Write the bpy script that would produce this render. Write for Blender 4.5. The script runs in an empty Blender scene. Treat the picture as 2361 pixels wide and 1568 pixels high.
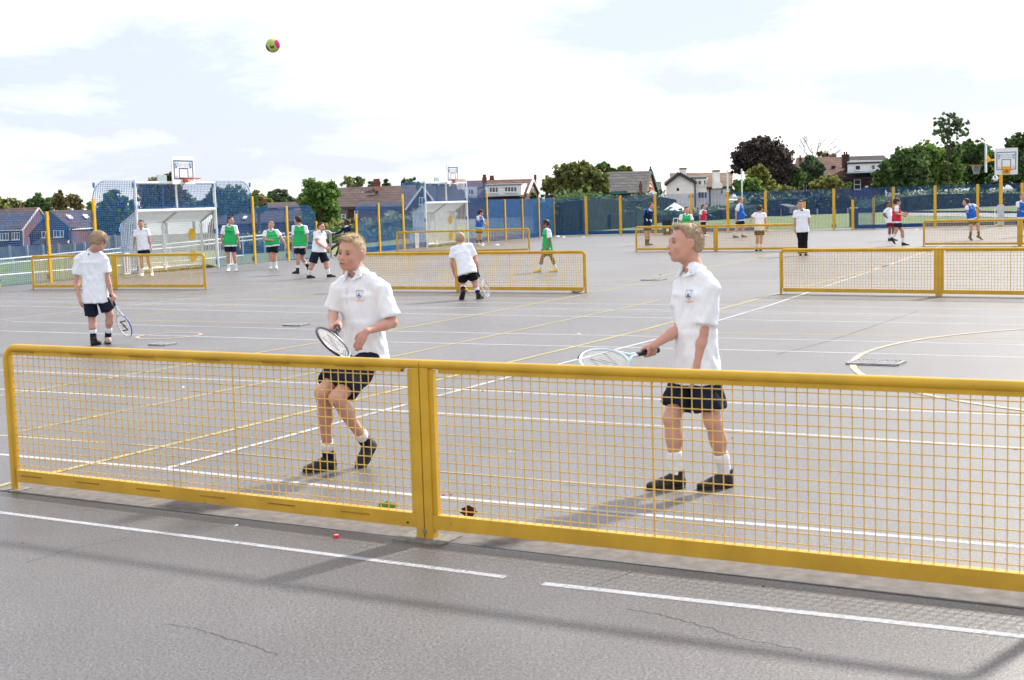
import bpy, math, random
import numpy as np
from mathutils import Vector, Matrix
from mathutils.bvhtree import BVHTree
from mathutils import noise as mnoise

random.seed(7); RNG = np.random.default_rng(7)
V = Vector
R = math.radians
scene = bpy.context.scene
col = scene.collection

# ------------------------------------------------------------------ camera
CAM_H = 1.72
FPX = 3165.0                      # focal length in pixels of a 2361 px wide view
PITCH = math.atan(317.0 / FPX)
ROLL = math.atan(0.031)
_F = V((0, math.cos(PITCH), -math.sin(PITCH)))
_R0 = V((1, 0, 0)); _U0 = _R0.cross(_F)
_R = _R0 * math.cos(ROLL) - _U0 * math.sin(ROLL)
_U = _R0 * math.sin(ROLL) + _U0 * math.cos(ROLL)
cam_d = bpy.data.cameras.new('camera')
cam = bpy.data.objects.new('camera', cam_d); col.objects.link(cam)
m = Matrix((( _R.x, _U.x, -_F.x, 0), (_R.y, _U.y, -_F.y, 0), (_R.z, _U.z, -_F.z, CAM_H), (0, 0, 0, 1)))
cam.matrix_world = m
cam_d.sensor_width = 36; cam_d.lens = FPX / 2361 * 36
cam_d.clip_start = 0.1; cam_d.clip_end = 3000
cam_d.dof.use_dof = True; cam_d.dof.focus_distance = 22; cam_d.dof.aperture_fstop = 8.0
scene.camera = cam

def ray(x, y):
    return _F + _R * ((x - 1180.5) / FPX) - _U * ((y - 784) / FPX)
def at(x, y, d):                  # the place seen at (x, y) at distance d
    r = ray(x, y); k = d / r.y
    return V((0, 0, CAM_H)) + r * k
def gp(x, y, z=0.0):              # the place on the ground seen at (x, y)
    r = ray(x, y); k = (z - CAM_H) / r.z
    return V((0, 0, CAM_H)) + r * k

# ------------------------------------------------------------------ sun, sky, exposure
SUN_AZ = math.degrees(math.atan2(0.683, 0.73)); SUN_EL = 41.0
sd = bpy.data.lights.new('sun', 'SUN'); sun = bpy.data.objects.new('sun', sd); col.objects.link(sun)
sd.energy = 4.6; sd.angle = R(3.3); sd.color = (1.0, 0.955, 0.88)
sv = V((math.sin(R(SUN_AZ)) * math.cos(R(SUN_EL)), math.cos(R(SUN_AZ)) * math.cos(R(SUN_EL)), math.sin(R(SUN_EL))))
sun.rotation_euler = sv.to_track_quat('Z', 'Y').to_euler()
scene.view_settings.view_transform = 'Standard'; scene.view_settings.look = 'None'
scene.view_settings.gamma = 1; scene.view_settings.use_curve_mapping = False
scene.view_settings.exposure = 0.66
scene.render.engine = 'CYCLES'
scene.cycles.use_denoising = True
scene.cycles.max_bounces = 6; scene.cycles.diffuse_bounces = 3; scene.cycles.glossy_bounces = 2
scene.cycles.transparent_max_bounces = 12
scene.cycles.use_adaptive_sampling = True; scene.cycles.adaptive_threshold = 0.02

world = bpy.data.worlds.new('World'); scene.world = world; world.use_nodes = True
nt = world.node_tree; nt.nodes.clear(); N_ = nt.nodes.new; L_ = nt.links.new
out = N_('ShaderNodeOutputWorld')
sky = N_('ShaderNodeTexSky'); sky.sky_type = 'NISHITA'; sky.sun_disc = False
sky.sun_elevation = R(SUN_EL); sky.sun_rotation = R(SUN_AZ)
bg1 = N_('ShaderNodeBackground'); bg1.inputs[1].default_value = 0.1; L_(sky.outputs[0], bg1.inputs[0])
tc = N_('ShaderNodeTexCoord')
mp = N_('ShaderNodeMapping'); mp.inputs['Scale'].default_value = (1, 1, 3.2); mp.inputs['Location'].default_value = (3.1, 0.4, 1.7)
L_(tc.outputs['Generated'], mp.inputs[0])
n1 = N_('ShaderNodeTexNoise'); n1.inputs['Scale'].default_value = 7.0; n1.inputs['Detail'].default_value = 7; n1.inputs['Roughness'].default_value = 0.66
n1.inputs['Distortion'].default_value = 0.35
L_(mp.outputs[0], n1.inputs['Vector'])
cur = n1.outputs[0]
def mth(op, a, b=None, c=None):
    n = N_('ShaderNodeMath'); n.operation = op
    for i, v_ in enumerate((a, b, c)):
        if v_ is None: continue
        if isinstance(v_, (int, float)): n.inputs[i].default_value = v_
        else: L_(v_, n.inputs[i])
    return n.outputs[0]
blob = None
for (bx_, by_, wx, wz, amp) in ((400, 235, .13, .034, .27), (640, 290, .12, .018, .22), (60, 170, .10, .03, .20), (170, 395, .16, .016, .17), (700, 400, .14, .014, .16), (1570, 190, .06, .018, .42), (1560, 55, .09, .024, .42), (1010, 60, .10, .02, .16), (2050, 230, .05, .02, .2),
                           (2200, 200, .10, .020, .40), (1100, 345, .10, .016, .12), (900, 70, .09, .04, -.14), (1300, 250, .16, .04, -.12), (190, 215, .035, .012, -.25), (120, 330, .10, .008, -.12)):
    dv = ray(bx_, by_).normalized()
    s_ = N_('ShaderNodeVectorMath'); s_.operation = 'SUBTRACT'; s_.inputs[1].default_value = dv; L_(tc.outputs['Generated'], s_.inputs[0])
    s2 = N_('ShaderNodeVectorMath'); s2.operation = 'MULTIPLY'; s2.inputs[1].default_value = (1 / wx, 1 / (2 * wx), 1 / wz); L_(s_.outputs[0], s2.inputs[0])
    s3 = N_('ShaderNodeVectorMath'); s3.operation = 'DOT_PRODUCT'; L_(s2.outputs[0], s3.inputs[0]); L_(s2.outputs[0], s3.inputs[1])
    g = mth('EXPONENT', mth('MULTIPLY', s3.outputs['Value'], -1.0))
    g = mth('MULTIPLY', g, amp)
    blob = g if blob is None else mth('ADD', blob, g)
cur = mth('ADD', cur, blob)
cr = N_('ShaderNodeValToRGB'); L_(cur, cr.inputs[0])
e = cr.color_ramp.elements
e[0].position = 0.49; e[0].color = (0.90, 0.915, 0.945, 1)
e[1].position = 0.78; e[1].color = (0.53, 0.575, 0.66, 1)
e2 = cr.color_ramp.elements.new(0.60); e2.color = (0.71, 0.745, 0.80, 1)
bg2 = N_('ShaderNodeBackground'); bg2.inputs[1].default_value = 1.0; L_(cr.outputs[0], bg2.inputs[0])
mx = N_('ShaderNodeMixShader'); mx.inputs[0].default_value = 0.86
L_(bg1.outputs[0], mx.inputs[1]); L_(bg2.outputs[0], mx.inputs[2]); L_(mx.outputs[0], out.inputs[0])

# ------------------------------------------------------------------ materials
MATS = {}
def mat(name, c, rough=0.6, spec=0.3, var=0.0, vscale=8.0, bump=0.0, bscale=60.0, metal=0.0, sss=0.0, island=None, coat=0.0, transmission=0.0, c2=None, stretch=None):
    if name in MATS: return MATS[name]
    mt = bpy.data.materials.new(name); mt.use_nodes = True; t = mt.node_tree
    b = t.nodes['Principled BSDF']; n = t.nodes.new; l = t.links.new
    b.inputs['Base Color'].default_value = (*c, 1); b.inputs['Roughness'].default_value = rough
    b.inputs['Specular IOR Level'].default_value = spec; b.inputs['Metallic'].default_value = metal
    b.inputs['Coat Weight'].default_value = coat; b.inputs['Transmission Weight'].default_value = transmission
    if sss: b.inputs['Subsurface Weight'].default_value = sss; b.inputs['Subsurface Radius'].default_value = (0.012, 0.004, 0.002); b.inputs['Subsurface Scale'].default_value = 1
    tcn = n('ShaderNodeTexCoord'); vec = tcn.outputs['Object']
    if stretch:
        mpn = n('ShaderNodeMapping'); mpn.inputs['Scale'].default_value = stretch; l(vec, mpn.inputs[0]); vec = mpn.outputs[0]
    if var or c2:
        nz = n('ShaderNodeTexNoise'); nz.inputs['Scale'].default_value = vscale; nz.inputs['Detail'].default_value = 5; l(vec, nz.inputs['Vector'])
        rp = n('ShaderNodeValToRGB'); l(nz.outputs[0], rp.inputs[0])
        rp.color_ramp.elements[0].position = .3; rp.color_ramp.elements[1].position = .7
        ca = c2 if c2 else tuple(x * (1 - var) for x in c); cb = c if c2 else tuple(min(1, x * (1 + var)) for x in c)
        rp.color_ramp.elements[0].color = (*ca, 1); rp.color_ramp.elements[1].color = (*cb, 1)
        l(rp.outputs[0], b.inputs['Base Color'])
    if island:
        ge = n('ShaderNodeNewGeometry'); rp = n('ShaderNodeValToRGB'); l(ge.outputs['Random Per Island'], rp.inputs[0])
        els = rp.color_ramp.elements
        els[0].color = (*island[0], 1); els[1].color = (*island[-1], 1)
        for i_, cc in enumerate(island[1:-1]): el = els.new((i_ + 1) / (len(island) - 1)); el.color = (*cc, 1)
        l(rp.outputs[0], b.inputs['Base Color'])
    if bump:
        nb = n('ShaderNodeTexNoise'); nb.inputs['Scale'].default_value = bscale; nb.inputs['Detail'].default_value = 3; l(vec, nb.inputs['Vector'])
        bp = n('ShaderNodeBump'); bp.inputs['Strength'].default_value = bump; bp.inputs['Distance'].default_value = 0.01; l(nb.outputs[0], bp.inputs['Height']); l(bp.outputs[0], b.inputs['Normal'])
    MATS[name] = mt
    return mt

def rows_mat(name, c, c_mortar, w, h, mort=0.02, var=0.25, rough=0.85, off=0.5, spec=0.2):
    """brick or tile courses laid out in x and z"""
    mt = bpy.data.materials.new(name); mt.use_nodes = True; t = mt.node_tree
    b = t.nodes['Principled BSDF']; n = t.nodes.new; l = t.links.new
    tcn = n('ShaderNodeTexCoord'); sp = n('ShaderNodeSeparateXYZ'); l(tcn.outputs['Object'], sp.inputs[0])
    ad = n('ShaderNodeMath'); ad.operation = 'MULTIPLY_ADD'; ad.inputs[1].default_value = 0.6; l(sp.outputs[1], ad.inputs[0]); l(sp.outputs[0], ad.inputs[2])
    cb = n('ShaderNodeCombineXYZ'); l(ad.outputs[0], cb.inputs[0]); l(sp.outputs[2], cb.inputs[1])
    br = n('ShaderNodeTexBrick'); l(cb.outputs[0], br.inputs['Vector']); br.offset = off
    br.inputs['Scale'].default_value = 1; br.inputs['Brick Width'].default_value = w; br.inputs['Row Height'].default_value = h
    br.inputs['Mortar Size'].default_value = mort; br.inputs['Mortar'].default_value = (*c_mortar, 1)
    br.inputs['Color1'].default_value = (*[x * (1 - var) for x in c], 1); br.inputs['Color2'].default_value = (*[x * (1 + var) for x in c], 1)
    nz = n('ShaderNodeTexNoise'); nz.inputs['Scale'].default_value = .9; nz.inputs['Detail'].default_value = 6; l(tcn.outputs['Object'], nz.inputs['Vector'])
    mxr = n('ShaderNodeMixRGB'); mxr.blend_type = 'MULTIPLY'; mxr.inputs[0].default_value = .55; l(br.outputs[0], mxr.inputs[1])
    rp = n('ShaderNodeValToRGB'); l(nz.outputs[0], rp.inputs[0]); rp.color_ramp.elements[0].position = .32; rp.color_ramp.elements[0].color = ((.45, .45, .42, 1) if max(c) < .5 else (.9, .9, .9, 1)); rp.color_ramp.elements[1].position = .65
    rp.color_ramp.elements[1].color = (1, 1, 1, 1)
    l(rp.outputs[0], mxr.inputs[2]); l(mxr.outputs[0], b.inputs['Base Color'])
    bp = n('ShaderNodeBump'); bp.inputs['Strength'].default_value = .6; bp.inputs['Distance'].default_value = 0.04; l(br.outputs['Fac'], bp.inputs['Height']); bp.invert = True; l(bp.outputs[0], b.inputs['Normal'])
    b.inputs['Roughness'].default_value = rough; b.inputs['Specular IOR Level'].default_value = spec
    MATS[name] = mt
    return mt

YEL = mat('yellow_paint', (.60, .345, .022), .40, .45, var=.12, vscale=5, bump=.05, bscale=140)
def chipped(mt, sc, th, cc):
    t = mt.node_tree; b = t.nodes['Principled BSDF']; n = t.nodes.new; l = t.links.new; src = b.inputs['Base Color'].links[0].from_socket
    tc_ = n('ShaderNodeTexCoord'); z = n('ShaderNodeTexNoise'); z.inputs['Scale'].default_value = sc; z.inputs['Detail'].default_value = 8; z.inputs['Roughness'].default_value = .7; l(tc_.outputs['Object'], z.inputs['Vector'])
    r_ = n('ShaderNodeMapRange'); r_.inputs[1].default_value = th; r_.inputs[2].default_value = th + .03; l(z.outputs[0], r_.inputs[0])
    sp = n('ShaderNodeSeparateXYZ'); l(tc_.outputs['Object'], sp.inputs[0]); r2 = n('ShaderNodeMapRange'); r2.inputs[1].default_value = .22; r2.inputs[2].default_value = .03; r2.inputs[3].default_value = 0; r2.inputs[4].default_value = .45; l(sp.outputs[2], r2.inputs[0])
    z2 = n('ShaderNodeMath'); z2.operation = 'MULTIPLY'; l(r2.outputs[0], z2.inputs[0]); l(z.outputs[0], z2.inputs[1]); mxx = n('ShaderNodeMath'); mxx.operation = 'MAXIMUM'; l(r_.outputs[0], mxx.inputs[0]); l(z2.outputs[0], mxx.inputs[1])
    mx_ = n('ShaderNodeMixRGB'); l(mxx.outputs[0], mx_.inputs[0]); l(src, mx_.inputs[1]); mx_.inputs[2].default_value = (*cc, 1); l(mx_.outputs[0], b.inputs['Base Color'])
chipped(YEL, 14, .66, (.22, .12, .04))
YEL2 = mat('yellow_powder_coat', (.74, .40, .010), .45, .4, var=.10, vscale=3)
WIRE = mat('yellow_wire', (.64, .41, .10), .5, .4, var=.12, vscale=9)
BLUE = mat('blue_powder_coat', (.010, .12, .34), .42, .45, var=.2, vscale=3)
BLUED = mat('dark_blue_powder_coat', (.012, .10, .29), .4, .45, var=.2, vscale=3)
LBLUE = mat('light_blue_board', (.05, .22, .50), .55, .3, var=.12, vscale=3)
WHITE = mat('white_paint', (.78, .79, .80), .4, .4, var=.05, vscale=4)
BLACKM = mat('black_plastic', (.012, .013, .018), .5, .4, var=.3, vscale=9)
GREYM = mat('galvanised_steel', (.33, .37, .38), .45, .5, metal=.35, var=.15, vscale=6)
ORANGE = mat('orange_steel', (.62, .12, .03), .5, .4, var=.1)
NAVYP = mat('navy_print', (.015, .03, .14), .6, .2, var=.1)
SKYP = mat('sky_blue_print', (.06, .35, .66), .6, .2, var=.1)
PALEP = mat('pale_blue_print', (.38, .5, .68), .6, .2, var=.1)
SKIN = mat('fair_skin', (.50, .275, .20), .52, .35, var=.09, vscale=14, bump=.10, bscale=220, sss=.12)
SKINR = mat('ruddy_fair_skin', (.56, .32, .25), .52, .3, c2=(.56, .285, .22), vscale=9, bump=.1, bscale=220, sss=.12)
SKINB = mat('brown_skin', (.22, .105, .06), .5, .35, var=.1, vscale=14, bump=.1, bscale=220)
SKIND = mat('dark_brown_skin', (.075, .034, .022), .5, .4, var=.1, vscale=14)
POLO = mat('white_cotton', (.81, .83, .895), .85, .12, var=.02, vscale=20, bump=.35, bscale=26, stretch=(1.6, 1.6, .7))
SHORT = mat('navy_shorts_cloth', (.010, .015, .032), .8, .15, var=.3, vscale=9, bump=.5, bscale=24, stretch=(1.6, 1.6, .7))
SHORTB = mat('black_cloth', (.010, .010, .014), .8, .15, var=.3, vscale=9, bump=.5, bscale=24)
GREEN = mat('green_bib_cloth', (.03, .42, .12), .75, .15, var=.14, vscale=10, bump=.4, bscale=26)
BLUEB = mat('blue_bib_cloth', (.02, .12, .48), .75, .15, var=.14, vscale=10, bump=.4, bscale=26)
REDB = mat('red_bib_cloth', (.55, .03, .05), .75, .15, var=.14, vscale=10, bump=.4, bscale=26)
JUMP = mat('dark_navy_jumper', (.008, .018, .05), .85, .1, var=.2, vscale=10, bump=.4, bscale=30)
SOCKW = mat('white_sock', (.78, .79, .83), .9, .1, var=.05, bump=.5, bscale=60, stretch=(1, 1, 4))
SOCKD = mat('navy_sock', (.012, .016, .045), .9, .1, var=.2)
SHOEB = mat('black_leather', (.016, .015, .016), .55, .35, var=.4, vscale=20, bump=.25, bscale=60)
SHOEW = mat('white_leather', (.75, .75, .76), .5, .35, var=.08, vscale=20)
SHOEY = mat('yellow_leather', (.70, .50, .04), .5, .35, var=.1)
SHOER = mat('red_and_white_leather', (.45, .08, .05), .5, .35, c2=(.6, .55, .5), vscale=16)
LACE = mat('pale_sole_rubber', (.30, .29, .28), .6, .3, var=.2)

# ------------------------------------------------------------------ mesh building
class MB:
    def __init__(s): s.v = []; s.f = []
    def poly(s, pts):
        n = len(s.v); s.v += [tuple(p) for p in pts]; s.f.append(tuple(range(n, n + len(pts)))); return s
    def box(s, c, size, ax=None):
        c = V(c); X, Y, Z = ax if ax else (V((1, 0, 0)), V((0, 1, 0)), V((0, 0, 1)))
        hx, hy, hz = [q / 2 for q in size]; n = len(s.v)
        for a in (-1, 1):
            for b in (-1, 1):
                for d in (-1, 1): s.v.append(tuple(c + X * (a * hx) + Y * (b * hy) + Z * (d * hz)))
        for q in ((0, 1, 3, 2), (4, 6, 7, 5), (0, 4, 5, 1), (2, 3, 7, 6), (0, 2, 6, 4), (1, 5, 7, 3)): s.f.append(tuple(n + i for i in q))
        return s
    def bar(s, p, q, w, h=None, up=V((0, 0, 1)), caps=True):
        p = V(p); q = V(q); h = h or w; d = (q - p)
        if d.length < 1e-6: return s
        d.normalize(); a = d.cross(up)
        if a.length < 1e-3: a = d.cross(V((0, 1, 0)))
        a.normalize(); b = a.cross(d); n = len(s.v)
        for o in (p, q):
            for (i, j) in ((-1, -1), (1, -1), (1, 1), (-1, 1)): s.v.append(tuple(o + a * (i * w / 2) + b * (j * h / 2)))
        for i in range(4): j = (i + 1) % 4; s.f.append((n + i, n + j, n + 4 + j, n + 4 + i))
        if caps: s.f.append((n + 3, n + 2, n + 1, n)); s.f.append((n + 4, n + 5, n + 6, n + 7))
        return s
    def tube(s, pts, r, n=10, caps=True, up=V((0, 0, 1)), flat=1.0):
        pts = [V(p) for p in pts]; rs = r if isinstance(r, (list, tuple)) else [r] * len(pts); base = len(s.v); pa = None
        for i, p in enumerate(pts):
            d = (pts[min(i + 1, len(pts) - 1)] - pts[max(i - 1, 0)]).normalized()
            if pa is None:
                a = d.cross(up)
                if a.length < 1e-3: a = d.cross(V((0, 1, 0)))
            else: a = pa - d * pa.dot(d)
            a.normalize(); pa = a; b = a.cross(d)
            for k in range(n):
                t = 2 * math.pi * k / n; s.v.append(tuple(p + (a * math.cos(t) + b * (math.sin(t) * flat)) * rs[i]))
        for i in range(len(pts) - 1):
            for k in range(n):
                k2 = (k + 1) % n; s.f.append((base + i * n + k, base + i * n + k2, base + (i + 1) * n + k2, base + (i + 1) * n + k))
        if caps:
            s.f.append(tuple(base + k for k in range(n))[::-1]); s.f.append(tuple(base + (len(pts) - 1) * n + k for k in range(n)))
        return s
    def slab(s, pts, th):
        pts = [V(p) for p in pts]; nn = V((0, 0, 0))
        for i in range(len(pts)): nn += pts[i].cross(pts[(i + 1) % len(pts)])
        nn.normalize(); n = len(s.v); k = len(pts)
        s.v += [tuple(p) for p in pts] + [tuple(p - nn * th) for p in pts]
        s.f.append(tuple(range(n, n + k))); s.f.append(tuple(range(n + 2 * k - 1, n + k - 1, -1)))
        for i in range(k): j = (i + 1) % k; s.f.append((n + i, n + k + i, n + k + j, n + j))
        return s
    def disc(s, c, ax, ay, rx, ry, th, n=24):
        pts = [V(c) + ax * (math.cos(2 * math.pi * k / n) * rx) + ay * (math.sin(2 * math.pi * k / n) * ry) for k in range(n)]
        return s.slab(pts, th)
    def build(s, name, m, parent=None, smooth=False, loc=None):
        me = bpy.data.meshes.new(name); vs = s.v
        o = bpy.data.objects.new(name, me)
        off = V((0, 0, 0))
        if parent is not None: off = V(parent.get('_o', (0, 0, 0))) if '_o' in parent else wl(parent)
        elif loc is not None: off = V(loc)
        if off.length > 0: vs = [(a - off.x, b - off.y, c - off.z) for a, b, c in vs]
        me.from_pydata(vs, [], s.f); me.update()
        if smooth:
            me.shade_smooth()
            try: me.set_sharp_from_angle(angle=R(40))
            except Exception: pass
        me.materials.append(m); col.objects.link(o)
        if parent is not None:
            o.parent = parent; WL[o.name] = WL[parent.name]
        else:
            o.location = off; WL[o.name] = off
        return o
WL = {}
def wl(o): return WL.get(o.name, V((0, 0, 0)))
def tag(o, label=None, cat=None, group=None, kind=None):
    if label: o['label'] = label
    if cat: o['category'] = cat
    if group: o['group'] = group
    if kind: o['kind'] = kind
    return o
def thing(name, loc, label, cat, group=None):
    o = bpy.data.objects.new(name, None); o.empty_display_size = .2; col.objects.link(o); o.location = loc; WL[o.name] = V(loc)
    return tag(o, label, cat, group)
def np_mesh(name, vs, fs, m, parent=None, loc=None, smooth=True):
    off = wl(parent) if parent is not None else (V(loc) if loc is not None else V((0, 0, 0)))
    me = bpy.data.meshes.new(name); vs = np.asarray(vs, dtype=np.float32) - np.array(off, dtype=np.float32)
    fs = np.asarray(fs, dtype=np.int32); k = fs.shape[1]
    me.vertices.add(len(vs)); me.vertices.foreach_set('co', vs.ravel())
    me.loops.add(fs.size); me.loops.foreach_set('vertex_index', fs.ravel())
    me.polygons.add(len(fs)); me.polygons.foreach_set('loop_start', np.arange(0, fs.size, k, dtype=np.int32))
    me.polygons.foreach_set('loop_total', np.full(len(fs), k, dtype=np.int32))
    me.update(calc_edges=True)
    if smooth: me.shade_smooth()
    me.materials.append(m); o = bpy.data.objects.new(name, me); col.objects.link(o)
    if parent is not None: o.parent = parent; WL[o.name] = WL[parent.name]
    else: o.location = off; WL[o.name] = off
    return o
# ------------------------------------------------------------------ ground
def terr(X, Y):
    if Y <= 1: return -0.012
    a = X / Y
    w = min(1, max(0, (-0.05 - a) / 0.15)); w = w * w * (3 - 2 * w)
    return -0.012 - w * max(0, Y - 45) * 0.018

def asphalt():
    mt = bpy.data.materials.new('worn_asphalt'); mt.use_nodes = True; t = mt.node_tree
    b = t.nodes['Principled BSDF']; n = t.nodes.new; l = t.links.new
    tcn = n('ShaderNodeTexCoord'); vec = tcn.outputs['Object']
    def noise(sc, det, ro=.6):
        q = n('ShaderNodeTexNoise'); q.inputs['Scale'].default_value = sc; q.inputs['Detail'].default_value = det; q.inputs['Roughness'].default_value = ro; l(vec, q.inputs['Vector']); return q.outputs[0]
    def ramp(v_, p0, c0, p1, c1):
        q = n('ShaderNodeValToRGB'); l(v_, q.inputs[0]); e = q.color_ramp.elements; e[0].position = p0; e[0].color = (c0, c0, c0, 1); e[1].position = p1; e[1].color = (c1, c1, c1, 1); return q.outputs[0]
    def mul(a, b_, f=1.0):
        q = n('ShaderNodeMixRGB'); q.blend_type = 'MULTIPLY'; q.inputs[0].default_value = f; l(a, q.inputs[1]); l(b_, q.inputs[2]); return q.outputs[0]
    base = n('ShaderNodeRGB'); base.outputs[0].default_value = (.083, .078, .082, 1)
    c = mul(base.outputs[0], ramp(noise(80, 3, .9), .40, .30, .60, 2.0))
    c = mul(c, ramp(noise(34, 2, .8), .30, .84, .70, 1.18))
    c = mul(c, ramp(noise(.22, 6), .32, .78, .66, 1.18))
    c = mul(c, ramp(noise(1.7, 6, .7), .3, .88, .7, 1.10))
    vo = n('ShaderNodeTexVoronoi'); vo.inputs['Scale'].default_value = 60; l(vec, vo.inputs['Vector'])
    c = mul(c, ramp(vo.outputs['Distance'], .02, 1.55, .22, 1.0))
    # dirty stains with a shape of their own
    for (x, y, rx, ry, dark) in ((1110, 765, 1.5, .45, .55), (300, 792, 1.1, .35, .6), (2010, 836, .7, .3, .7), (1010, 772, 1.2, .3, .75), (380, 1330, .5, .2, .8), (2260, 640, 1.6, .8, .85)):
        p = gp(x, y)
        s_ = n('ShaderNodeVectorMath'); s_.operation = 'SUBTRACT'; s_.inputs[1].default_value = (p.x, p.y, 0); l(vec, s_.inputs[0])
        s2 = n('ShaderNodeVectorMath'); s2.operation = 'MULTIPLY'; s2.inputs[1].default_value = (1 / rx, 1 / (ry * 2), 0); l(s_.outputs[0], s2.inputs[0])
        s3 = n('ShaderNodeVectorMath'); s3.operation = 'LENGTH'; l(s2.outputs[0], s3.inputs[0])
        ad = n('ShaderNodeMath'); ad.operation = 'MULTIPLY_ADD'; ad.inputs[1].default_value = 2.2; l(noise(3.5, 6, .7), ad.inputs[0]); l(s3.outputs['Value'], ad.inputs[2])
        c = mul(c, ramp(ad.outputs[0], .95 / 2.2 + .5, dark, .99, 1.0))
    # seams between the laid strips and a few hairline cracks
    l(c, b.inputs['Base Color']); b.inputs['Roughness'].default_value = .44; b.inputs['Specular IOR Level'].default_value = .95; b.inputs['Specular Tint'].default_value = (1, .96, .92, 1)
    bp = n('ShaderNodeBump'); bp.inputs['Strength'].default_value = .55; bp.inputs['Distance'].default_value = .004; l(noise(110, 2, .8), bp.inputs['Height']); l(bp.outputs[0], b.inputs['Normal'])
    return mt
ASPH = asphalt()
GRASS = mat('mown_grass', (.185, .225, .085), .9, .15, c2=(.145, .185, .065), vscale=.5, bump=.8, bscale=30)
def _far_ground():                      # roads and gardens take over beyond the field
    t = GRASS.node_tree; b = t.nodes['Principled BSDF']; n = t.nodes.new; l = t.links.new; src = b.inputs['Base Color'].links[0].from_socket
    tc_ = n('ShaderNodeTexCoord'); sp = n('ShaderNodeSeparateXYZ'); l(tc_.outputs['Object'], sp.inputs[0]); mr = n('ShaderNodeMapRange'); mr.inputs[1].default_value = 112; mr.inputs[2].default_value = 128; l(sp.outputs[1], mr.inputs[0])
    mx_ = n('ShaderNodeMixRGB'); l(mr.outputs[0], mx_.inputs[0]); l(src, mx_.inputs[1]); mx_.inputs[2].default_value = (.16, .155, .15, 1); l(mx_.outputs[0], b.inputs['Base Color'])
_far_ground()
PATHM = mat('pale_path', (.30, .29, .28), .9, .2, var=.12, vscale=3, bump=.3)

# terrain sheet
gx = [-900, -500, -300] + list(range(-200, 201, 8)) + [300, 500, 900]; gy = [-60, -20, 0, 15, 30, 38, 45] + list(range(50, 260, 8)) + [300, 400, 600, 1000, 1600]
vs = []; fs = []
for y in gy:
    for x in gx: vs.append((x, y, terr(x, y)))
W_ = len(gx)
for j in range(len(gy) - 1):
    for i in range(W_ - 1): a = j * W_ + i; fs.append((a, a + 1, a + 1 + W_, a + W_))
g = np_mesh('grass_field', vs, fs, GRASS, loc=(0, 0, 0)); tag(g, kind='structure')

LD = V((.407, .913, 0)).normalized()        # direction of the left fence line
LP = V((-12.1, 36, 0))
L2D = V((.955, -.297, 0)).normalized()      # direction of the far fence line
def on_left(x):                             # place on the left line seen at column x
    lo, hi = -12.0, 60.0
    for _ in range(50):
        mid = (lo + hi) / 2; p = LP + LD * mid
        H_ = 467 + .031 * (1180 - x); px = 1180.5 + FPX * p.x / p.y - (0.031 * 0)  # refined below
        q = proj(p)
        if q[0] < x: lo = mid
        else: hi = mid
    return LP + LD * lo
def proj(p):
    d = V(p) - V((0, 0, CAM_H)); z = d.dot(_F)
    return (1180.5 + FPX * d.dot(_R) / z, 784 - FPX * d.dot(_U) / z)
CORNER = on_left(1278)
def on_far(x):
    lo, hi = 0.0, 60.0
    for _ in range(50):
        mid = (lo + hi) / 2
        if proj(CORNER + L2D * mid)[0] < x: lo = mid
        else: hi = mid
    return CORNER + L2D * lo
# the asphalt court
nl = V((-LD.y, LD.x, 0)); nf = V((-L2D.y, L2D.x, 0))
cA = LP - LD * 45 + nl * .12; cB = CORNER + nl * .12 + nf * .12; cC = CORNER + L2D * 45 + nf * .12
gapA = on_left(735); gapB = on_left(818)
MB().poly([(60, -12, .0), cC, cB, gapB + nl * .12, gapB + nl * 1.4 + LD * .2, gapA + nl * 2.0, gapA + nl * .12, cA, (-40, -12, .0)]).build('court', ASPH)
tag(bpy.data.objects['court'], kind='structure')
# pale path behind the far fence and on the slope
def strip(name, pts, m, z=.006):
    o = MB().poly([(p.x, p.y, max(z, terr(p.x, p.y) + z + .012)) for p in pts]).build(name, m); return tag(o, kind='structure')
a, b_ = CORNER + nf * .14, CORNER + L2D * 45 + nf * .14
strip('path', [a, b_, b_ + nf * 3.2, a + nf * .3 + L2D * 3], PATHM)
strip('path', [gp(2075, 497), gp(2420, 503), gp(2420, 494), gp(2250, 490.5), gp(2085, 491)], PATHM, .006)
# kerb along the upper path
kb = MB(); kp = [gp(2080, 490.6), gp(2250, 490), gp(2420, 493.4)]
for i in range(2): kb.bar(kp[i] + V((0, .2, .06)), kp[i + 1] + V((0, .2, .06)), .12, .14)
tag(kb.build('kerb', mat('dark_kerb', (.06, .06, .075), .8, .2, var=.2)), kind='structure')

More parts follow.
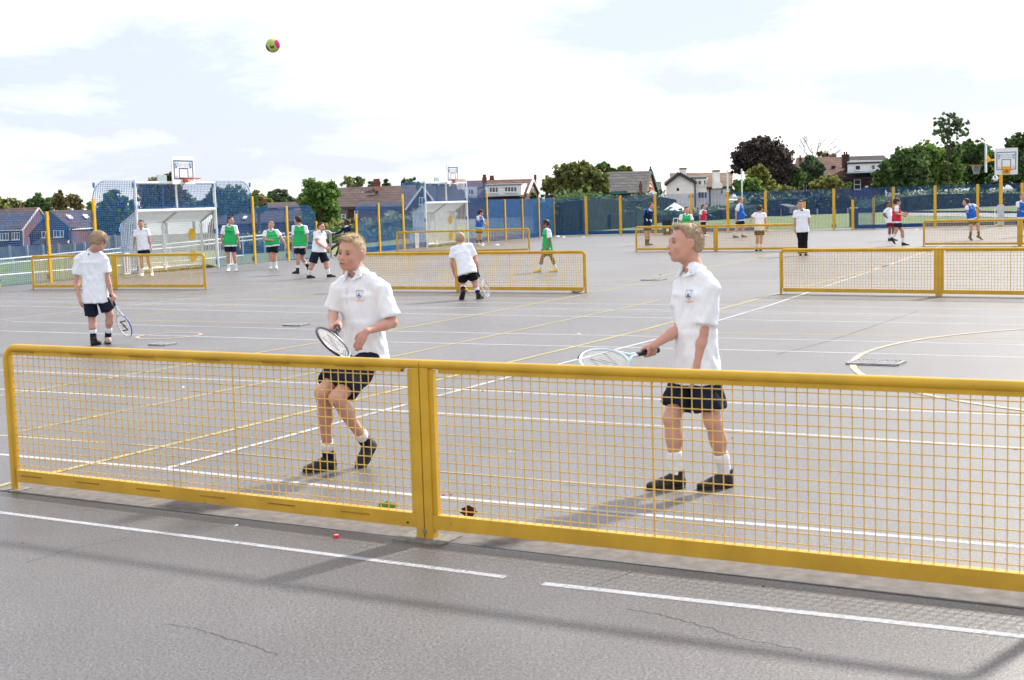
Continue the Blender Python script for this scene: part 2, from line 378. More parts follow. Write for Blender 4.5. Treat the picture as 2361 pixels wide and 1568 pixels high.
# painted lines
LW = mat('worn_white_line_paint', (.47, .48, .51), .75, .25, c2=(.32, .32, .34), vscale=38)
LY = mat('worn_yellow_line_paint', (.43, .36, .17), .75, .25, c2=(.28, .24, .13), vscale=38)
LC = mat('worn_cream_line_paint', (.50, .42, .30), .75, .25, c2=(.34, .29, .23), vscale=38)
def worn(m_, lo=.61, hi=.72, sc=55):
    t = m_.node_tree; n = t.nodes.new; l = t.links.new; b = t.nodes['Principled BSDF']; o = t.nodes['Material Output']
    tc_ = n('ShaderNodeTexCoord'); z = n('ShaderNodeTexNoise'); z.inputs['Scale'].default_value = sc; z.inputs['Detail'].default_value = 6; z.inputs['Roughness'].default_value = .75; l(tc_.outputs['Object'], z.inputs['Vector'])
    z2 = n('ShaderNodeTexNoise'); z2.inputs['Scale'].default_value = 1.1; z2.inputs['Detail'].default_value = 4; l(tc_.outputs['Object'], z2.inputs['Vector'])
    a_ = n('ShaderNodeMath'); a_.operation = 'MULTIPLY_ADD'; a_.inputs[1].default_value = .55; l(z2.outputs[0], a_.inputs[0]); l(z.outputs[0], a_.inputs[2])
    r_ = n('ShaderNodeMapRange'); r_.inputs[1].default_value = lo + .22; r_.inputs[2].default_value = hi + .26; l(a_.outputs[0], r_.inputs[0])
    tr = n('ShaderNodeBsdfTransparent'); mx_ = n('ShaderNodeMixShader'); l(r_.outputs[0], mx_.inputs[0]); l(b.outputs[0], mx_.inputs[1]); l(tr.outputs[0], mx_.inputs[2]); l(mx_.outputs[0], o.inputs[0])
for m_ in (LW, LY, LC): worn(m_)
zl = [0.004]
def seg_pts(pts):                             # ground polyline from seen points
    return [gp(*p) for p in pts]
def line(pts, m, w=.05, ext0=0, ext1=0, z=.0015, nm='painted_line'):
    P = [V((p.x, p.y, 0)) for p in seg_pts(pts)]
    if ext0: P[0] = P[0] + (P[0] - P[1]).normalized() * ext0
    if ext1: P[-1] = P[-1] + (P[-1] - P[-2]).normalized() * ext1
    ribbon(P, w, m, z, nm)
def ribbon(P, w, m, z, nm='painted_line', closed=False):
    Lp = []; Rp = []
    for i, p in enumerate(P):
        d = (P[min(i + 1, len(P) - 1)] - P[max(i - 1, 0)])
        if closed: d = P[(i + 1) % len(P)] - P[i - 1]
        d.normalize(); nn = V((-d.y, d.x, 0)); Lp.append(p + nn * w / 2); Rp.append(p - nn * w / 2)
    mb = MB(); n = len(P); mb.v = [(p.x, p.y, z) for p in Lp] + [(p.x, p.y, z) for p in Rp]
    for i in range(n - 1 + (1 if closed else 0)): j = (i + 1) % n; mb.f.append((i, n + i, n + j, j))
    tag(mb.build(nm, m), kind='structure')
line([(0, 1182), (560, 1253), (1165, 1331)], LW, .045, 2)
line([(1252, 1346), (1800, 1407), (2361, 1468)], LW, .05, 0, 1.5)
US = [  # lines that run along the nets
    ([(0, 1048), (346, 1078), (961, 1142), (2361, 1262)], LW, .052), ([(0, 1004), (346, 1028), (961, 1084), (1383, 1117.6), (1787, 1151)], LC, .035),
    ([(0, 897.7), (346, 917), (961, 950), (1383, 974), (1787, 998), (2361, 1034)], LW, .05), ([(0, 853.8), (346, 869.5), (961, 893), (1383, 914.5), (1787, 933.6), (2361, 958)], LW, .05),
    ([(0, 763), (745, 784.4), (906, 789), (1537, 803.4), (1729, 808), (2361, 824)], LW, .05), ([(27, 741.7), (731, 759.8), (906, 764), (1522, 776), (1729, 781), (2361, 795.4)], LW, .045),
    ([(294, 738), (731, 747.5), (954, 753.2)], LY, .05), ([(1475.6, 763), (1729, 768.6), (2361, 781)], LY, .045),
    ([(0, 705), (760, 722), (920, 723), (1539, 733.4), (1729, 737.8), (2361, 749)], LW, .05), ([(0, 692.8), (762, 706.8), (920, 707.7), (1539, 715), (1729, 718.3), (2361, 730.3)], LW, .05),
    ([(0, 696.5), (762, 709.5), (1539, 718.5), (2361, 734)], LW, .035), ([(0, 685), (762, 692.8), (913, 695.8), (1542, 702.6), (1729, 704), (2361, 714)], LW, .045),
    ([(0, 677.7), (765, 684.6), (913, 686.5), (1542, 693), (1764, 694), (2361, 703)], LY, .045),
    ([(480, 653), (1300, 657)], LW, .05), ([(480, 659), (1046, 663)], LY, .05), ([(1360, 656), (2361, 661)], LW, .045), ([(1360, 646), (1790, 649)], LW, .045),
    ([(1360, 634), (1790, 636)], LY, .045), ([(1360, 619), (1790, 622)], LW, .045), ([(1360, 606), (2361, 610)], LW, .045), ([(790, 638), (2361, 652)], LW, .045),
    ([(1240, 596), (2361, 598)], LW, .045), ([(560, 643), (1290, 650)], LW, .04), ([(1000, 607), (1340, 609)], LY, .04), ([(1240, 584), (2100, 582)], LY, .04)]
for k_, (pts, m_, w_) in enumerate(US): line(pts, m_, w_, 0 if pts[0][0] else 3, 0 if pts[-1][0] < 2361 else 2, z=.0015)
VS = [  # lines that run away from the viewer
    ([(385, 1080), (1180, 868), (1511, 783), (1773, 705), (1983, 634), (2136, 580)], LW, .055, 6), ([(43, 996), (346, 935.5), (901, 824), (1522, 692.4)], LY, .05, 0),
    ([(109, 1093.5), (346, 1037), (1475.6, 763), (1780, 681), (2090, 601)], LY, .06, 5), ([(0, 913), (346, 856), (954, 753.2), (1364, 676), (1552, 640.4), (1700, 606)], LY, .055, 4),
    ([(0, 720), (191, 700.6), (475, 670), (772, 639)], LY, .05, 4), ([(0, 738), (196, 716), (454, 687), (766, 652)], LW, .05, 4), ([(0, 742), (137, 728), (350, 703), (740, 660)], LC, .045, 3),
    ([(297, 733), (762, 674), (1000, 640), (1240, 606)], LY, .05, 5), ([(480, 645), (700, 632), (860, 622)], LW, .045, 0), ([(1000, 640), (1340, 612), (1700, 580)], LW, .045, 6),
    ([(1370, 660), (1700, 600)], LY, .045, 8), ([(0, 1120.8), (27, 1113)], LY, .05, 0), ([(1500, 640), (1790, 587)], LW, .04, 5), ([(2170, 640), (2361, 596)], LY, .045, 2), ([(1980, 583), (2230, 545)], LW, .045, 2)]
for (pts, m_, w_, e1) in VS: line(pts, m_, w_, 1.5 if pts[0][0] == 0 else 0, e1, z=.0030)
c = gp(390, 774.6); ribbon([c + V((math.cos(t_) * .44, math.sin(t_) * .44, 0)) for t_ in [k * 2 * math.pi / 32 for k in range(32)]], .05, LC, .0042, closed=True)
A, B, C = [gp(*q) for q in ((1966, 838), (2361, 759), (2361, 947))]
D_ = 2 * (A.x * (B.y - C.y) + B.x * (C.y - A.y) + C.x * (A.y - B.y))
ux = ((A.x**2 + A.y**2) * (B.y - C.y) + (B.x**2 + B.y**2) * (C.y - A.y) + (C.x**2 + C.y**2) * (A.y - B.y)) / D_
uy = ((A.x**2 + A.y**2) * (C.x - B.x) + (B.x**2 + B.y**2) * (A.x - C.x) + (C.x**2 + C.y**2) * (B.x - A.x)) / D_
cc = V((ux, uy, 0)); rr = (cc - V((A.x, A.y, 0))).length
ribbon([cc + V((math.cos(t_) * rr, math.sin(t_) * rr, 0)) for t_ in [k * 2 * math.pi / 72 for k in range(72)]], .065, LC, .0044, closed=True)
c = gp(700, 640); ribbon([c + V((math.cos(t_) * 4.2, math.sin(t_) * 4.2, 0)) for t_ in [R(q) for q in range(20, 150, 5)]], .05, LC, .0046)
# cracks and joints
CRK = mat('crack_filler', (.060, .060, .064), .9, .1, var=.3)
def crack(pts, w=.006):
    P = seg_pts(pts); Q = []
    for i in range(len(P) - 1):
        for k in range(10): Q.append(P[i].lerp(P[i + 1], k / 10) + V((random.uniform(-.012, .012), random.uniform(-.012, .012), 0)))
    Q.append(P[-1]); ribbon([V((q.x, q.y, 0)) for q in Q], w, CRK, .0009, 'crack')
crack([(385, 1437), (460, 1452), (560, 1482), (640, 1510)], .004); crack([(1440, 1404), (1560, 1425), (1700, 1470), (1850, 1500)], .0035)
crack([(60, 1298), (180, 1262), (300, 1240)], .003); crack([(1790, 818), (1900, 790), (2120, 716)], .010); crack([(1490, 660), (1560, 652), (1700, 642)], .012)
crack([(1300, 1118), (1420, 1126)], .006)
# drain grates and covers
IRONM = mat('weathered_iron', (.27, .27, .285), .7, .4, var=.3, vscale=20)
def grate(x, y, L, Wd, n, lab, rot=0):
    c = gp(x, y); t = thing('drain_cover', (c.x, c.y, 0), lab, 'drain cover')
    ux_ = V((.865, -.502, 0)); uy_ = V((.502, .865, 0))
    fr = MB(); z = V((0, 0, .012))
    for s_ in (-1, 1):
        fr.bar(c - ux_ * L / 2 + uy_ * s_ * Wd / 2 + z, c + ux_ * L / 2 + uy_ * s_ * Wd / 2 + z, .03, .02); fr.bar(c - uy_ * (Wd / 2 - .016) + ux_ * s_ * L / 2 + z, c + uy_ * (Wd / 2 - .016) + ux_ * s_ * L / 2 + z, .03, .02)
    fr.build('frame', IRONM, t)
    MB().poly([c - ux_ * L / 2 - uy_ * Wd / 2 + V((0, 0, .005)), c + ux_ * L / 2 - uy_ * Wd / 2 + V((0, 0, .005)), c + ux_ * L / 2 + uy_ * Wd / 2 + V((0, 0, .005)), c - ux_ * L / 2 + uy_ * Wd / 2 + V((0, 0, .005))]).build('pit', mat('grate_pit', (.12, .12, .125), .9, .1), t)
    for k in range(n):
        q = c - ux_ * (L / 2 - L * (k + .5) / n) + V((0, 0, .013)); MB().bar(q - uy_ * (Wd / 2 - .017), q + uy_ * (Wd / 2 - .017), L / n * .5, .014).build('grate_bar', IRONM, t)
grate(2020, 838, .50, .34, 12, 'grey slotted drain grate on the yellow curved line')
grate(683, 750, .28, .28, 3, 'small square metal drain cover left of the racket of the running boy')
grate(375, 795, .25, .25, 3, 'small drain cover with rust just behind the left half of the front net')
grate(1508, 645.5, .42, .42, 3, 'flat iron cover between the middle net and the standing boy head')

# ------------------------------------------------------------------ yellow mesh nets
BOUNCE = mat('painted_rail_bounce', (.155, .142, .136), .9, .15, var=.22, vscale=14, bump=.3, bscale=90)  # light bounced off the yellow rail, painted as a paler ground colour
def net(p0, pm, p1, h, rt, lab, near=False, group='yellow steel court nets'):
    t = thing('court_net', ((pm.x), (pm.y), 0), lab, 'tennis net', group)
    up = V((0, 0, 1)); nseg = 14 if near else 8
    halves = [(p0, pm, 0)] if p0 is not None else []
    halves += [(p1, pm, 1)]
    rb = .085 if near else .08
    for (pe, pc, side) in halves:
        d = (pc - pe).normalized(); L = (pc - pe).length; gap = rt * 1.05
        zt = h - rt
        pts = [pe + V((0, 0, 0)), pe + up * (zt - rb)]
        for k in range(1, 8):
            a = math.pi / 2 * k / 8; pts.append(pe + up * (zt - rb + rb * math.sin(a)) + d * (rb - rb * math.cos(a)))
        pts += [pe + d * rb + up * zt, pc - d * gap * .06 + up * zt]
        MB().tube(pts, rt, nseg).build('frame_tube', YEL, t, True)
        nrm = d.cross(up)
        fr = MB(); s = rt * .95; zb = .058 * h / .93; hb = .075 * h / .93; x0 = rt + s / 2; x1 = L - .085
        zi = zt - rt - s * .5 + .003
        fr.bar(pe + d * (x0) + up * (zb + hb), pe + d * x0 + up * (zi + s / 2), s, s * .9, up=nrm)
        fr.bar(pe + d * (x0 - s / 2) + up * zi, pe + d * (x1 - s) + up * zi, s * .85, s)
        fr.build('inner_frame', YEL, t)
        MB().box(pe + d * ((rt * .9 + L - .004) / 2 + 0) + up * (zb + hb / 2), (L - rt * .9 - .052, .045, hb), (d, nrm, up)).build('bottom_rail', YEL, t)
        # weld strips on the rails
        ws = MB(); nw = 12
        for k in range(nw):
            if k % 2: continue
            q = x0 + (x1 - x0) * (k + .2) / nw; q2 = x0 + (x1 - x0) * (k + .95) / nw
            ws.bar(pe + d * q + up * (zb + hb * .58) - nrm * -.024, pe + d * q2 + up * (zb + hb * .58) - nrm * -.024, .004, .006)
            ws.bar(pe + d * q + up * (zi + s * .5) - nrm * -(.02), pe + d * q2 + up * (zi + s * .5) - nrm * -(.02), .004, .005)
        if near: tag(ws.build('weld_strip', mat('rusty_weld', (.30, .15, .02), .7, .2, var=.3), t), kind='stuff')
        # centre upright
        MB().box(pc - d * .027 + up * ((zt - rt * .7) / 2), (.048, .05, zt - rt * .7), (d, nrm, up)).build('upright', YEL, t)
        MB().box(pc - d * (.027 + .024 + .014) + up * ((zb + hb + zi + s * .3) / 2), (.028, .03, zi + s * .3 - zb - hb - .002), (d, nrm, up)).build('upright_angle', YEL, t)
        bo = MB()
        for z_ in (zi, zb + hb * .3):
            for xx in (L - .105,):
                q = pe + d * xx + up * z_ + nrm * .0225
                if near: MB().disc(q + nrm * .004, d, up, .006, .006, .006, 10).build('bolt', mat('dark_bolt', (.05, .04, .03), .5, .5, metal=.6), t)
        # welded wire mesh
        wm = MB(); r = .0028 if near else .0027; g = .05
        xa = rt + s; xb = x1 - s * .3; za = zb + hb; zc = zi - s / 2
        nv = int((xb - xa) / g); nh = int((zc - za) / g)
        thick = int(nv * (.62 if side == 0 else .62))
        for k in range(1, nv + 1):
            q = pe + d * (xa + (xb - xa) * k / (nv + 1)); rr_ = r * (2.0 if k == thick else 1)
            if near: wm.tube([q + up * za, q + up * zc], rr_, 6, caps=False)
            else: wm.bar(q + up * za, q + up * zc, rr_ * 2, caps=False, up=nrm)
        for k in range(0, nh + 1):
            z_ = za + (zc - za) * (k + .6) / (nh + 1); zz = up * z_ + nrm * -(r * 1.2)
            if near: wm.tube([pe + d * xa + zz, pe + d * xb + zz], r, 6, caps=False)
            else: wm.bar(pe + d * xa + zz, pe + d * xb + zz, r * 2, caps=False)
        tag(wm.build('mesh_panel', WIRE, t), kind='stuff')
        # foot plate
        MB().box(pe + up * .003, (.16, .13, .006), (d, nrm, up)).build('foot_plate', mat('stained_concrete', (.20, .19, .17), .9, .1, var=.3, vscale=30), t)
    d = (p1 - pm).normalized(); nrm = d.cross(up)
    q0 = (p0 if p0 is not None else pm); bk = V((-d.y, d.x, 0)) if d.x * 0 + (-d.y * 0 + d.x) > 0 else V((d.y, -d.x, 0))
    tag(MB().poly([(a_.x, a_.y, .0022) for a_ in (q0 - bk * .07 - d * .1, p1 - bk * .07 + d * .1, p1 + bk * .20 + d * .1, q0 + bk * .20 - d * .1)]).build('painted_light_strip', BOUNCE), kind='structure')  # pale sheet painting the lit band of asphalt under the net
    MB().box(pm + up * .004 , (.30, .20, .008), (d, nrm, up)).build('foot_plate', MATS['stained_concrete'], t)
    if near:
        MB().box(pm + up * .05 + nrm * -.0, (.012, .03, .05), (d, nrm, up)).tube([pm + up * .045 - nrm * -.03, pm + up * .045 - nrm * .0], .012, 10).build('hinge_bolt', mat('zinc_bolt', (.25, .27, .25), .4, .5, metal=.7), t, True)
    return t
def flat(p): return V((p.x, p.y, 0))
def ext(pa, pm): return pm + (pm - pa)
n1a, n1m = flat(gp(36, 1129)), flat(gp(986, 1242)); n1r = flat(gp(2361, 1394))
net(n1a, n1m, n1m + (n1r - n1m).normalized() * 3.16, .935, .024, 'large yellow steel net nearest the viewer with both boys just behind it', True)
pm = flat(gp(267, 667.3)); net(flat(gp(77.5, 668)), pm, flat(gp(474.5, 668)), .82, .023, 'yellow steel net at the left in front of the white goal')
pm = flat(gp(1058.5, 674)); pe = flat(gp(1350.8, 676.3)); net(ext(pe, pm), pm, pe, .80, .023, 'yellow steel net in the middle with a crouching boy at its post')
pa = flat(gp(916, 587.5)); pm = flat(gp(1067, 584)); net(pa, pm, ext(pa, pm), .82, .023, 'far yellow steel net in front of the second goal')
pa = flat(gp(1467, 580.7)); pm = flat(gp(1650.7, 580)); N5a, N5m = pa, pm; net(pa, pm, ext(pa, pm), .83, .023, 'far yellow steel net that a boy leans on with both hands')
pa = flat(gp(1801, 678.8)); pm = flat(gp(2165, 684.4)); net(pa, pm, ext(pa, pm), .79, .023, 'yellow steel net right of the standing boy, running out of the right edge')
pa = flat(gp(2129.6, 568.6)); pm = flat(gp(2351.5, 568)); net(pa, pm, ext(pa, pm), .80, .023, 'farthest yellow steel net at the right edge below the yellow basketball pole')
# ------------------------------------------------------------------ perimeter fence with recessed goals
UP = V((0, 0, 1))
def fence_wires(a, b, h, gv, gh, r, arch=None, z0=.03, drop=1.25, dense=None):
    """bars between two places; arch = 'l' or 'r' rounds the top down to height drop at that end"""
    mb = MB(); d = (b - a); L = d.length; d.normalize(); nrm = d.cross(UP)
    ra = min(L * .55, max(.3, h - drop)) if arch else 0; rz = (h - drop)
    def top(x):
        if not arch: return h
        q = (ra - x) if arch == 'l' else (x - (L - ra))
        if q <= 0: return h
        return drop + rz * math.sqrt(max(0, 1 - (q / ra) ** 2))
    n = int(L / gv)
    for k in range(1, n):
        x = L * k / n; mb.bar(a + d * x + UP * z0, a + d * x + UP * top(x), r * 2.0, caps=False, up=nrm)
    if dense:
        for k in range(n):
            x = L * (k + .5) / n; mb.bar(a + d * x + UP * z0, a + d * x + UP * min(dense, top(x)), r * .95, caps=False, up=nrm)
    nh = int((h - z0) / gh)
    for k in range(nh + 1):
        z = z0 + (h - z0) * k / nh
        xa, xb = 0.0, L
        if arch and z > drop:
            q = ra * math.sqrt(max(0, 1 - ((z - drop) / rz) ** 2)) if rz > 0 else 0
            if arch == 'l': xa = ra - q
            else: xb = L - ra + q
        w = .007 if k in (0, nh) else r * 1.7
        o = nrm * (r * 1.8)
        mb.bar(a + d * xa + UP * z + o, a + d * xb + UP * z + o, w * 1.0, r * 2.2, caps=False)
    if arch:
        P = []
        for k in range(13):
            t_ = math.pi / 2 * k / 12; x = ra - ra * math.cos(t_); z = drop + rz * math.sin(t_)
            P.append(a + d * x + UP * z if arch == 'l' else b - d * x + UP * z)
        for i in range(12): mb.bar(P[i], P[i + 1], .014, caps=False, up=nrm)
    return mb
def post(t, p, h, m=YEL2, w=.085):
    MB().box(p + UP * h / 2, (w, .05, h), (LD if t.get('_l', 1) else L2D, nl if t.get('_l', 1) else nf, UP)).build('post', m, t)
def clips(t, p, h, dirv, m=BLUE, sides=(-1, 1)):
    mb = MB(); nrm = dirv.cross(UP)
    zs = [h - .16, h * .5, .17] if h < 2.3 else [h - .12, h - .75, h * .42, .17]
    for z in zs:
        for s in sides: MB().box(p + dirv * (s * .075) + UP * z + nrm * .012, (.06, .03, .14), (dirv, nrm, UP)).build('fence_clip', m, t)
    bl = MB()
    for z in zs:
        for s in sides:
            for dz in (-.035, .035): bl.box(p + dirv * (s * .075) + UP * (z + dz) + nrm * .028, (.018, .008, .018), (dirv, nrm, UP))
    tag(bl.build('clip_bolt', mat('bright_bolt', (.6, .62, .65), .35, .5, metal=.4), t), kind='stuff')
def panel(t, a, b, h, arch=None, gv=.07, gh=.05, r=.004, drop=1.25, m=BLUE, z0=.03, dense=.85):
    tag(fence_wires(a, b, h, gv, gh, r, arch, z0, drop, dense).build('mesh_panel', m, t), kind='stuff')
def stumps(t, c, d, nrm, h=.62, w=.22):
    mb = MB(); c = c + nrm * .03
    mb.bar(c - d * w / 2 + UP * .04, c - d * w / 2 + UP * (h), .035, up=nrm); mb.bar(c + d * w / 2 + UP * .04, c + d * w / 2 + UP * (h), .035, up=nrm); mb.bar(c + UP * .06, c + UP * h, .03, up=nrm)
    mb.bar(c - d * (w / 2 - .018) + UP * h, c + d * (w / 2 - .018) + UP * h, .03, .04); mb.bar(c - d * (w / 2 - .018) + UP * .06, c + d * (w / 2 - .018) + UP * .06, .03, .04)
    mb.build('wicket_target', WHITE, t)
NI = -nl                                         # towards the court
def fence_thing(lab, p): return thing('sports_fence', (p.x, p.y, 0), lab, 'fence', 'blue mesh fence round the courts')
LOW = 1.86; MID = 2.18; TALL = 2.66
# left end fence
P = {x: on_left(x) for x in (-110, -6, 116, 224, 322, 503, 587, 664, 731, 823, 875, 931, 984, 1079, 1124, 1165, 1205, 1243, 1278)}
t = fence_thing('blue mesh fence with yellow posts at the far left edge', P[116])
panel(t, P[-110], P[-6], LOW, 'r', drop=1.5); panel(t, P[-6] + LD * .1, P[116], LOW, 'l', drop=1.62); panel(t, P[116], P[224], LOW)
post(t, P[116] + NI * .03, LOW); post(t, P[224] + NI * .03, MID); post(t, P[-6] + NI * .03, LOW * .9)
clips(t, P[116], LOW, LD); clips(t, P[224], LOW, LD, sides=(-1,)); clips(t, P[-6], LOW * .9, LD)
def text_mesh(s, size, m, parent, o, ax, ay, name='lettering'):
    cu = bpy.data.curves.new('t', 'FONT'); cu.body = s; cu.size = size; cu.align_x = 'CENTER'; cu.align_y = 'CENTER'
    ob = bpy.data.objects.new('t', cu); col.objects.link(ob)
    dg = bpy.context.evaluated_depsgraph_get(); dg.update(); me = bpy.data.meshes.new_from_object(ob.evaluated_get(dg)); bpy.data.objects.remove(ob)
    mb = MB(); mb.v = [tuple(V(o) + ax * v.co.x + ay * v.co.y) for v in me.vertices]; mb.f = [tuple(p.vertices) for p in me.polygons]
    return mb.build(name, m, parent)
def backboard(t, c, ax, nrm, W, H, ringc=None, near=True):
    """c is the board centre, ax runs along it, nrm faces the players"""
    MB().box(c, (W, .03, H), (ax, nrm, UP)).build('backboard', WHITE, t)
    f = c + nrm * .019; mb = MB()
    def rect(x0, x1, z0, z1, w):
        for (p, q) in (((x0, z0), (x1, z0)), ((x1, z0), (x1, z1)), ((x1, z1), (x0, z1)), ((x0, z1), (x0, z0))):
            d = (V(q) - V(p)); d = d / d.length * (w / 2)
            mb.bar(f + ax * (p[0] - d[0]) + UP * (p[1] - d[1]), f + ax * (q[0] + d[0]) + UP * (q[1] + d[1]), w if False else .006, w, up=nrm.cross(V((q[0]-p[0])*ax + (q[1]-p[1])*UP).normalized()).cross(nrm) if False else nrm) if False else mb.box(f + ax * ((p[0] + q[0]) / 2) + UP * ((p[1] + q[1]) / 2), (abs(q[0] - p[0]) + (w if p[0] != q[0] else w), .006, abs(q[1] - p[1]) + (w if p[1] == q[1] else -w)), (ax, nrm, UP))
    rect(-W * .41, W * .41, -H * .30, H * .34, .026)
    rect(-W * .19, W * .19, -H * .27, H * .07, .022)
    mb.build('board_marking', NAVYP, t)
    g = f + nrm * .004
    text_mesh('BEBINGTON HIGH', .085 * W, PALEP, t, g + UP * H * .235, ax, UP); text_mesh('SPORTS COLLEGE', .085 * W, PALEP, t, g + UP * H * .155, ax, UP)
    for s in (-1, 1):
        q = g + ax * (s * W * .32) + UP * H * .22
        MB().disc(q, ax, UP, .05 * W, .062 * W, .003, 18).build('globe_logo', SKYP, t)
        MB().slab([q + nrm * .003 + ax * (W * a_) + UP * (W * b_) for a_, b_ in ((-.02, .045), (.012, .03), (.0, .0), (.022, -.02), (.0, -.045), (-.012, -.01), (-.03, .01))], .002).build('globe_logo_mark', WHITE, t)
        MB().box(q - UP * H * .10, (W * .08, .003, W * .02), (ax, nrm, UP)).box(q - UP * H * .125, (W * .07, .003, W * .012), (ax, nrm, UP)).build('small_print', mat('dark_print', (.12, .13, .2), .6, .2), t)
        MB().box(g + ax * (s * W * .31) - UP * H * .2, (W * .13, .003, .006), (ax, nrm, UP)).box(g + ax * (s * W * .31) - UP * H * .225, (W * .11, .003, .006), (ax, nrm, UP)).box(g + ax * (s * W * .30) - UP * H * .25, (W * .12, .003, .006), (ax, nrm, UP)).build('small_print', mat('red_print', (.5, .25, .22), .6, .2), t)
    z = c - UP * H * .36
    MB().box(z + nrm * .065, (.13, .10, .13), (ax, nrm, UP)).build('ring_bracket', ORANGE, t)
    rc = z + nrm * .36 + UP * .05; rr = .225
    ring = [rc + ax * (math.cos(a_) * rr) + nrm * (math.sin(a_) * rr) for a_ in [2 * math.pi * k / 28 for k in range(29)]]
    MB().tube(ring, .011, 6, caps=False).bar(z + nrm * .10 - UP * .05, rc + nrm * .12 - UP * .005 - ax * .18, .012).bar(z + nrm * .10 - UP * .05, rc + nrm * .12 - UP * .005 + ax * .18, .012).build('hoop_ring', ORANGE, t)
    return rc, rr
def hoop_net(t, rc, rr, ax, nrm, m=WHITE):
    mb = MB(); n = 12
    def pt(k, j): a_ = 2 * math.pi * (k + (j % 2) * .5) / n; r_ = rr * (1 - .45 * j / 5); return rc + ax * (math.cos(a_) * r_) + nrm * (math.sin(a_) * r_) - UP * (.08 * j)
    for j in range(5):
        for k in range(n):
            mb.bar(pt(k, j), pt(k, j + 1), .007, caps=False); mb.bar(pt(k + 1 if not j % 2 else k, j), pt(k if not j % 2 else k + (0), j + 1) if j % 2 == 0 else pt(k + 1, j + 1), .007, caps=False)
    mb.build('hoop_net', m, t)
def goal(pL, pR, aL, aR, lab, boardx, hasnet, blueboard):
    d = LD; W = (pR - pL).length; t = thing('goal_unit', ((pL.x + pR.x) / 2, (pL.y + pR.y) / 2, 0), lab, 'goal', 'recessed goals with basketball boards')
    for (a, b, s) in ((aL, pL, 'l'), (pR, aR, 'r')):
        tag(fence_wires(a, b, TALL, .07, .05, .004, s, .03, MID - .1, .85).build('arched_mesh_panel', BLUE, t), kind='stuff')
        MB().box(((a + b) / 2) + UP * .13 + nl * .03, ((b - a).length - .08, .012, .2), (d, nl, UP)).build('kick_board', LBLUE, t) if blueboard else None
    post(t, aR + NI * .03, MID)
    if blueboard: post(t, aL + NI * .03, MID)
    clips(t, aR, TALL, d, sides=(-1,)); clips(t, aL, TALL, d, sides=(1,)); clips(t, pL, TALL, d); clips(t, pR, TALL, d)
    for p in (pL, pR): MB().tube([p, p + UP * (TALL + .03)], .045, 12).build('goal_post', WHITE, t, True)
    hb = 1.80
    MB().tube([pL + d * .045 + UP * (TALL - .05), pR - d * .045 + UP * (TALL - .05)], .042, 12).build('top_beam', WHITE, t, True)
    MB().tube([pL + d * .045 + UP * hb, pR - d * .045 + UP * hb], .05, 12).build('crossbar', WHITE, t, True)
    c = (pL + pR) / 2
    MB().tube([c + UP * (hb + .05), c + UP * (TALL - .09)], .032, 10).build('centre_post', WHITE, t, True)
    for (a, b) in ((pL + d * .05, c - d * .035), (c + d * .035, pR - d * .05)):
        tag(fence_wires(a, b, TALL - .1, .07, .05, .004, None, hb + .07, 0, None).build('mesh_panel', BLUE, t), kind='stuff')
    MB().bar(pL + d * .05 + UP * (hb + .075), pR - d * .05 + UP * (hb + .075), .02, .035).build('lower_strip', BLUED, t)
    # recess
    D = .58; hk = 1.44; bL = pL + nl * D; bR = pR + nl * D
    mb = MB(); n = int(W / .045)
    for k in range(n + 1):
        mb.bar(bL + d * (W * k / n) + UP * .1, bL + d * (W * k / n) + UP * hk, .011, caps=False, up=nl)
    for k in range(26): z = .12 + (hk - .12) * k / 25; mb.bar(bL + UP * z - nl * .008, bR + UP * z - nl * .008, .010, caps=False)
    tag(mb.build('back_mesh', WHITE, t), kind='stuff')
    for q in (bL, (bL + bR) / 2, bR):
        MB().box(q + UP * hk / 2 + NI * .03, (.07, .05, hk), (d, nl, UP)).build('back_post', WHITE, t)
        mb = MB()
        for z in (.22, .75, 1.3):
            for s in (-1, 1): mb.box(q + d * (s * .07) + UP * z + NI * .035, (.05, .03, .12), (d, nl, UP))
        mb.build('back_clip', WHITE, t)
    # perforated canopy, leaning back
    mb = MB(); A_, B_ = pL + UP * hb + d * .04, pR + UP * hb - d * .04; ca, cb_ = bL + UP * hk, bR + UP * hk
    ns = 110
    for k in range(ns + 1):
        f_ = k / ns; mb.bar(A_.lerp(B_, f_), ca.lerp(cb_, f_), .019, .006, caps=False)
    for k in range(15): f_ = k / 14; mb.bar(A_.lerp(ca, f_) - UP * .006, B_.lerp(cb_, f_) - UP * .006, .030, .006, caps=False)
    tag(mb.build('canopy_mesh', WHITE, t), kind='stuff')
    for (p, q) in ((A_, ca), ((A_ + B_) / 2, (ca + cb_) / 2), (B_, cb_)):
        MB().bar(p - UP * .03, q - UP * .03, .05, .04).build('canopy_rib', mat('weathered_white', (.5, .5, .48), .6, .3, var=.25, vscale=9), t)
    # side walls of bars
    for (p, q) in ((pL, bL), (pR, bR)):
        mb = MB(); dd = (q - p); n = 9
        for k in range(n + 1):
            f_ = k / n; mb.bar(p + dd * f_ + UP * .05, p + dd * f_ + UP * (hb + (hk - hb) * f_), .018, caps=False, up=d)
        mb.bar(p + UP * hb, q + UP * hk, .02); 
        for z in (.9, .5): mb.bar(p + UP * z, q + UP * z, .02)
        tag(mb.build('side_bars', WHITE if not blueboard or p is pR else WHITE, t), kind='stuff')
    MB().tube([bL + UP * .1, bR + UP * .1], .045, 10).build('bottom_beam', WHITE, t, True)
    for z in (1.06, .38):
        MB().disc(bL + d * (W * .86) + UP * z + NI * .06, d, UP, .17, .17, .012, 28).build('target_disc', mat('yellow_disc', (.76, .45, .02), .5, .3, var=.06), t)
    # board
    bc = pL + d * (W * boardx) + UP * 2.97 + NI * .18
    rc, rr = backboard(t, bc, d, NI, 1.08, .82)
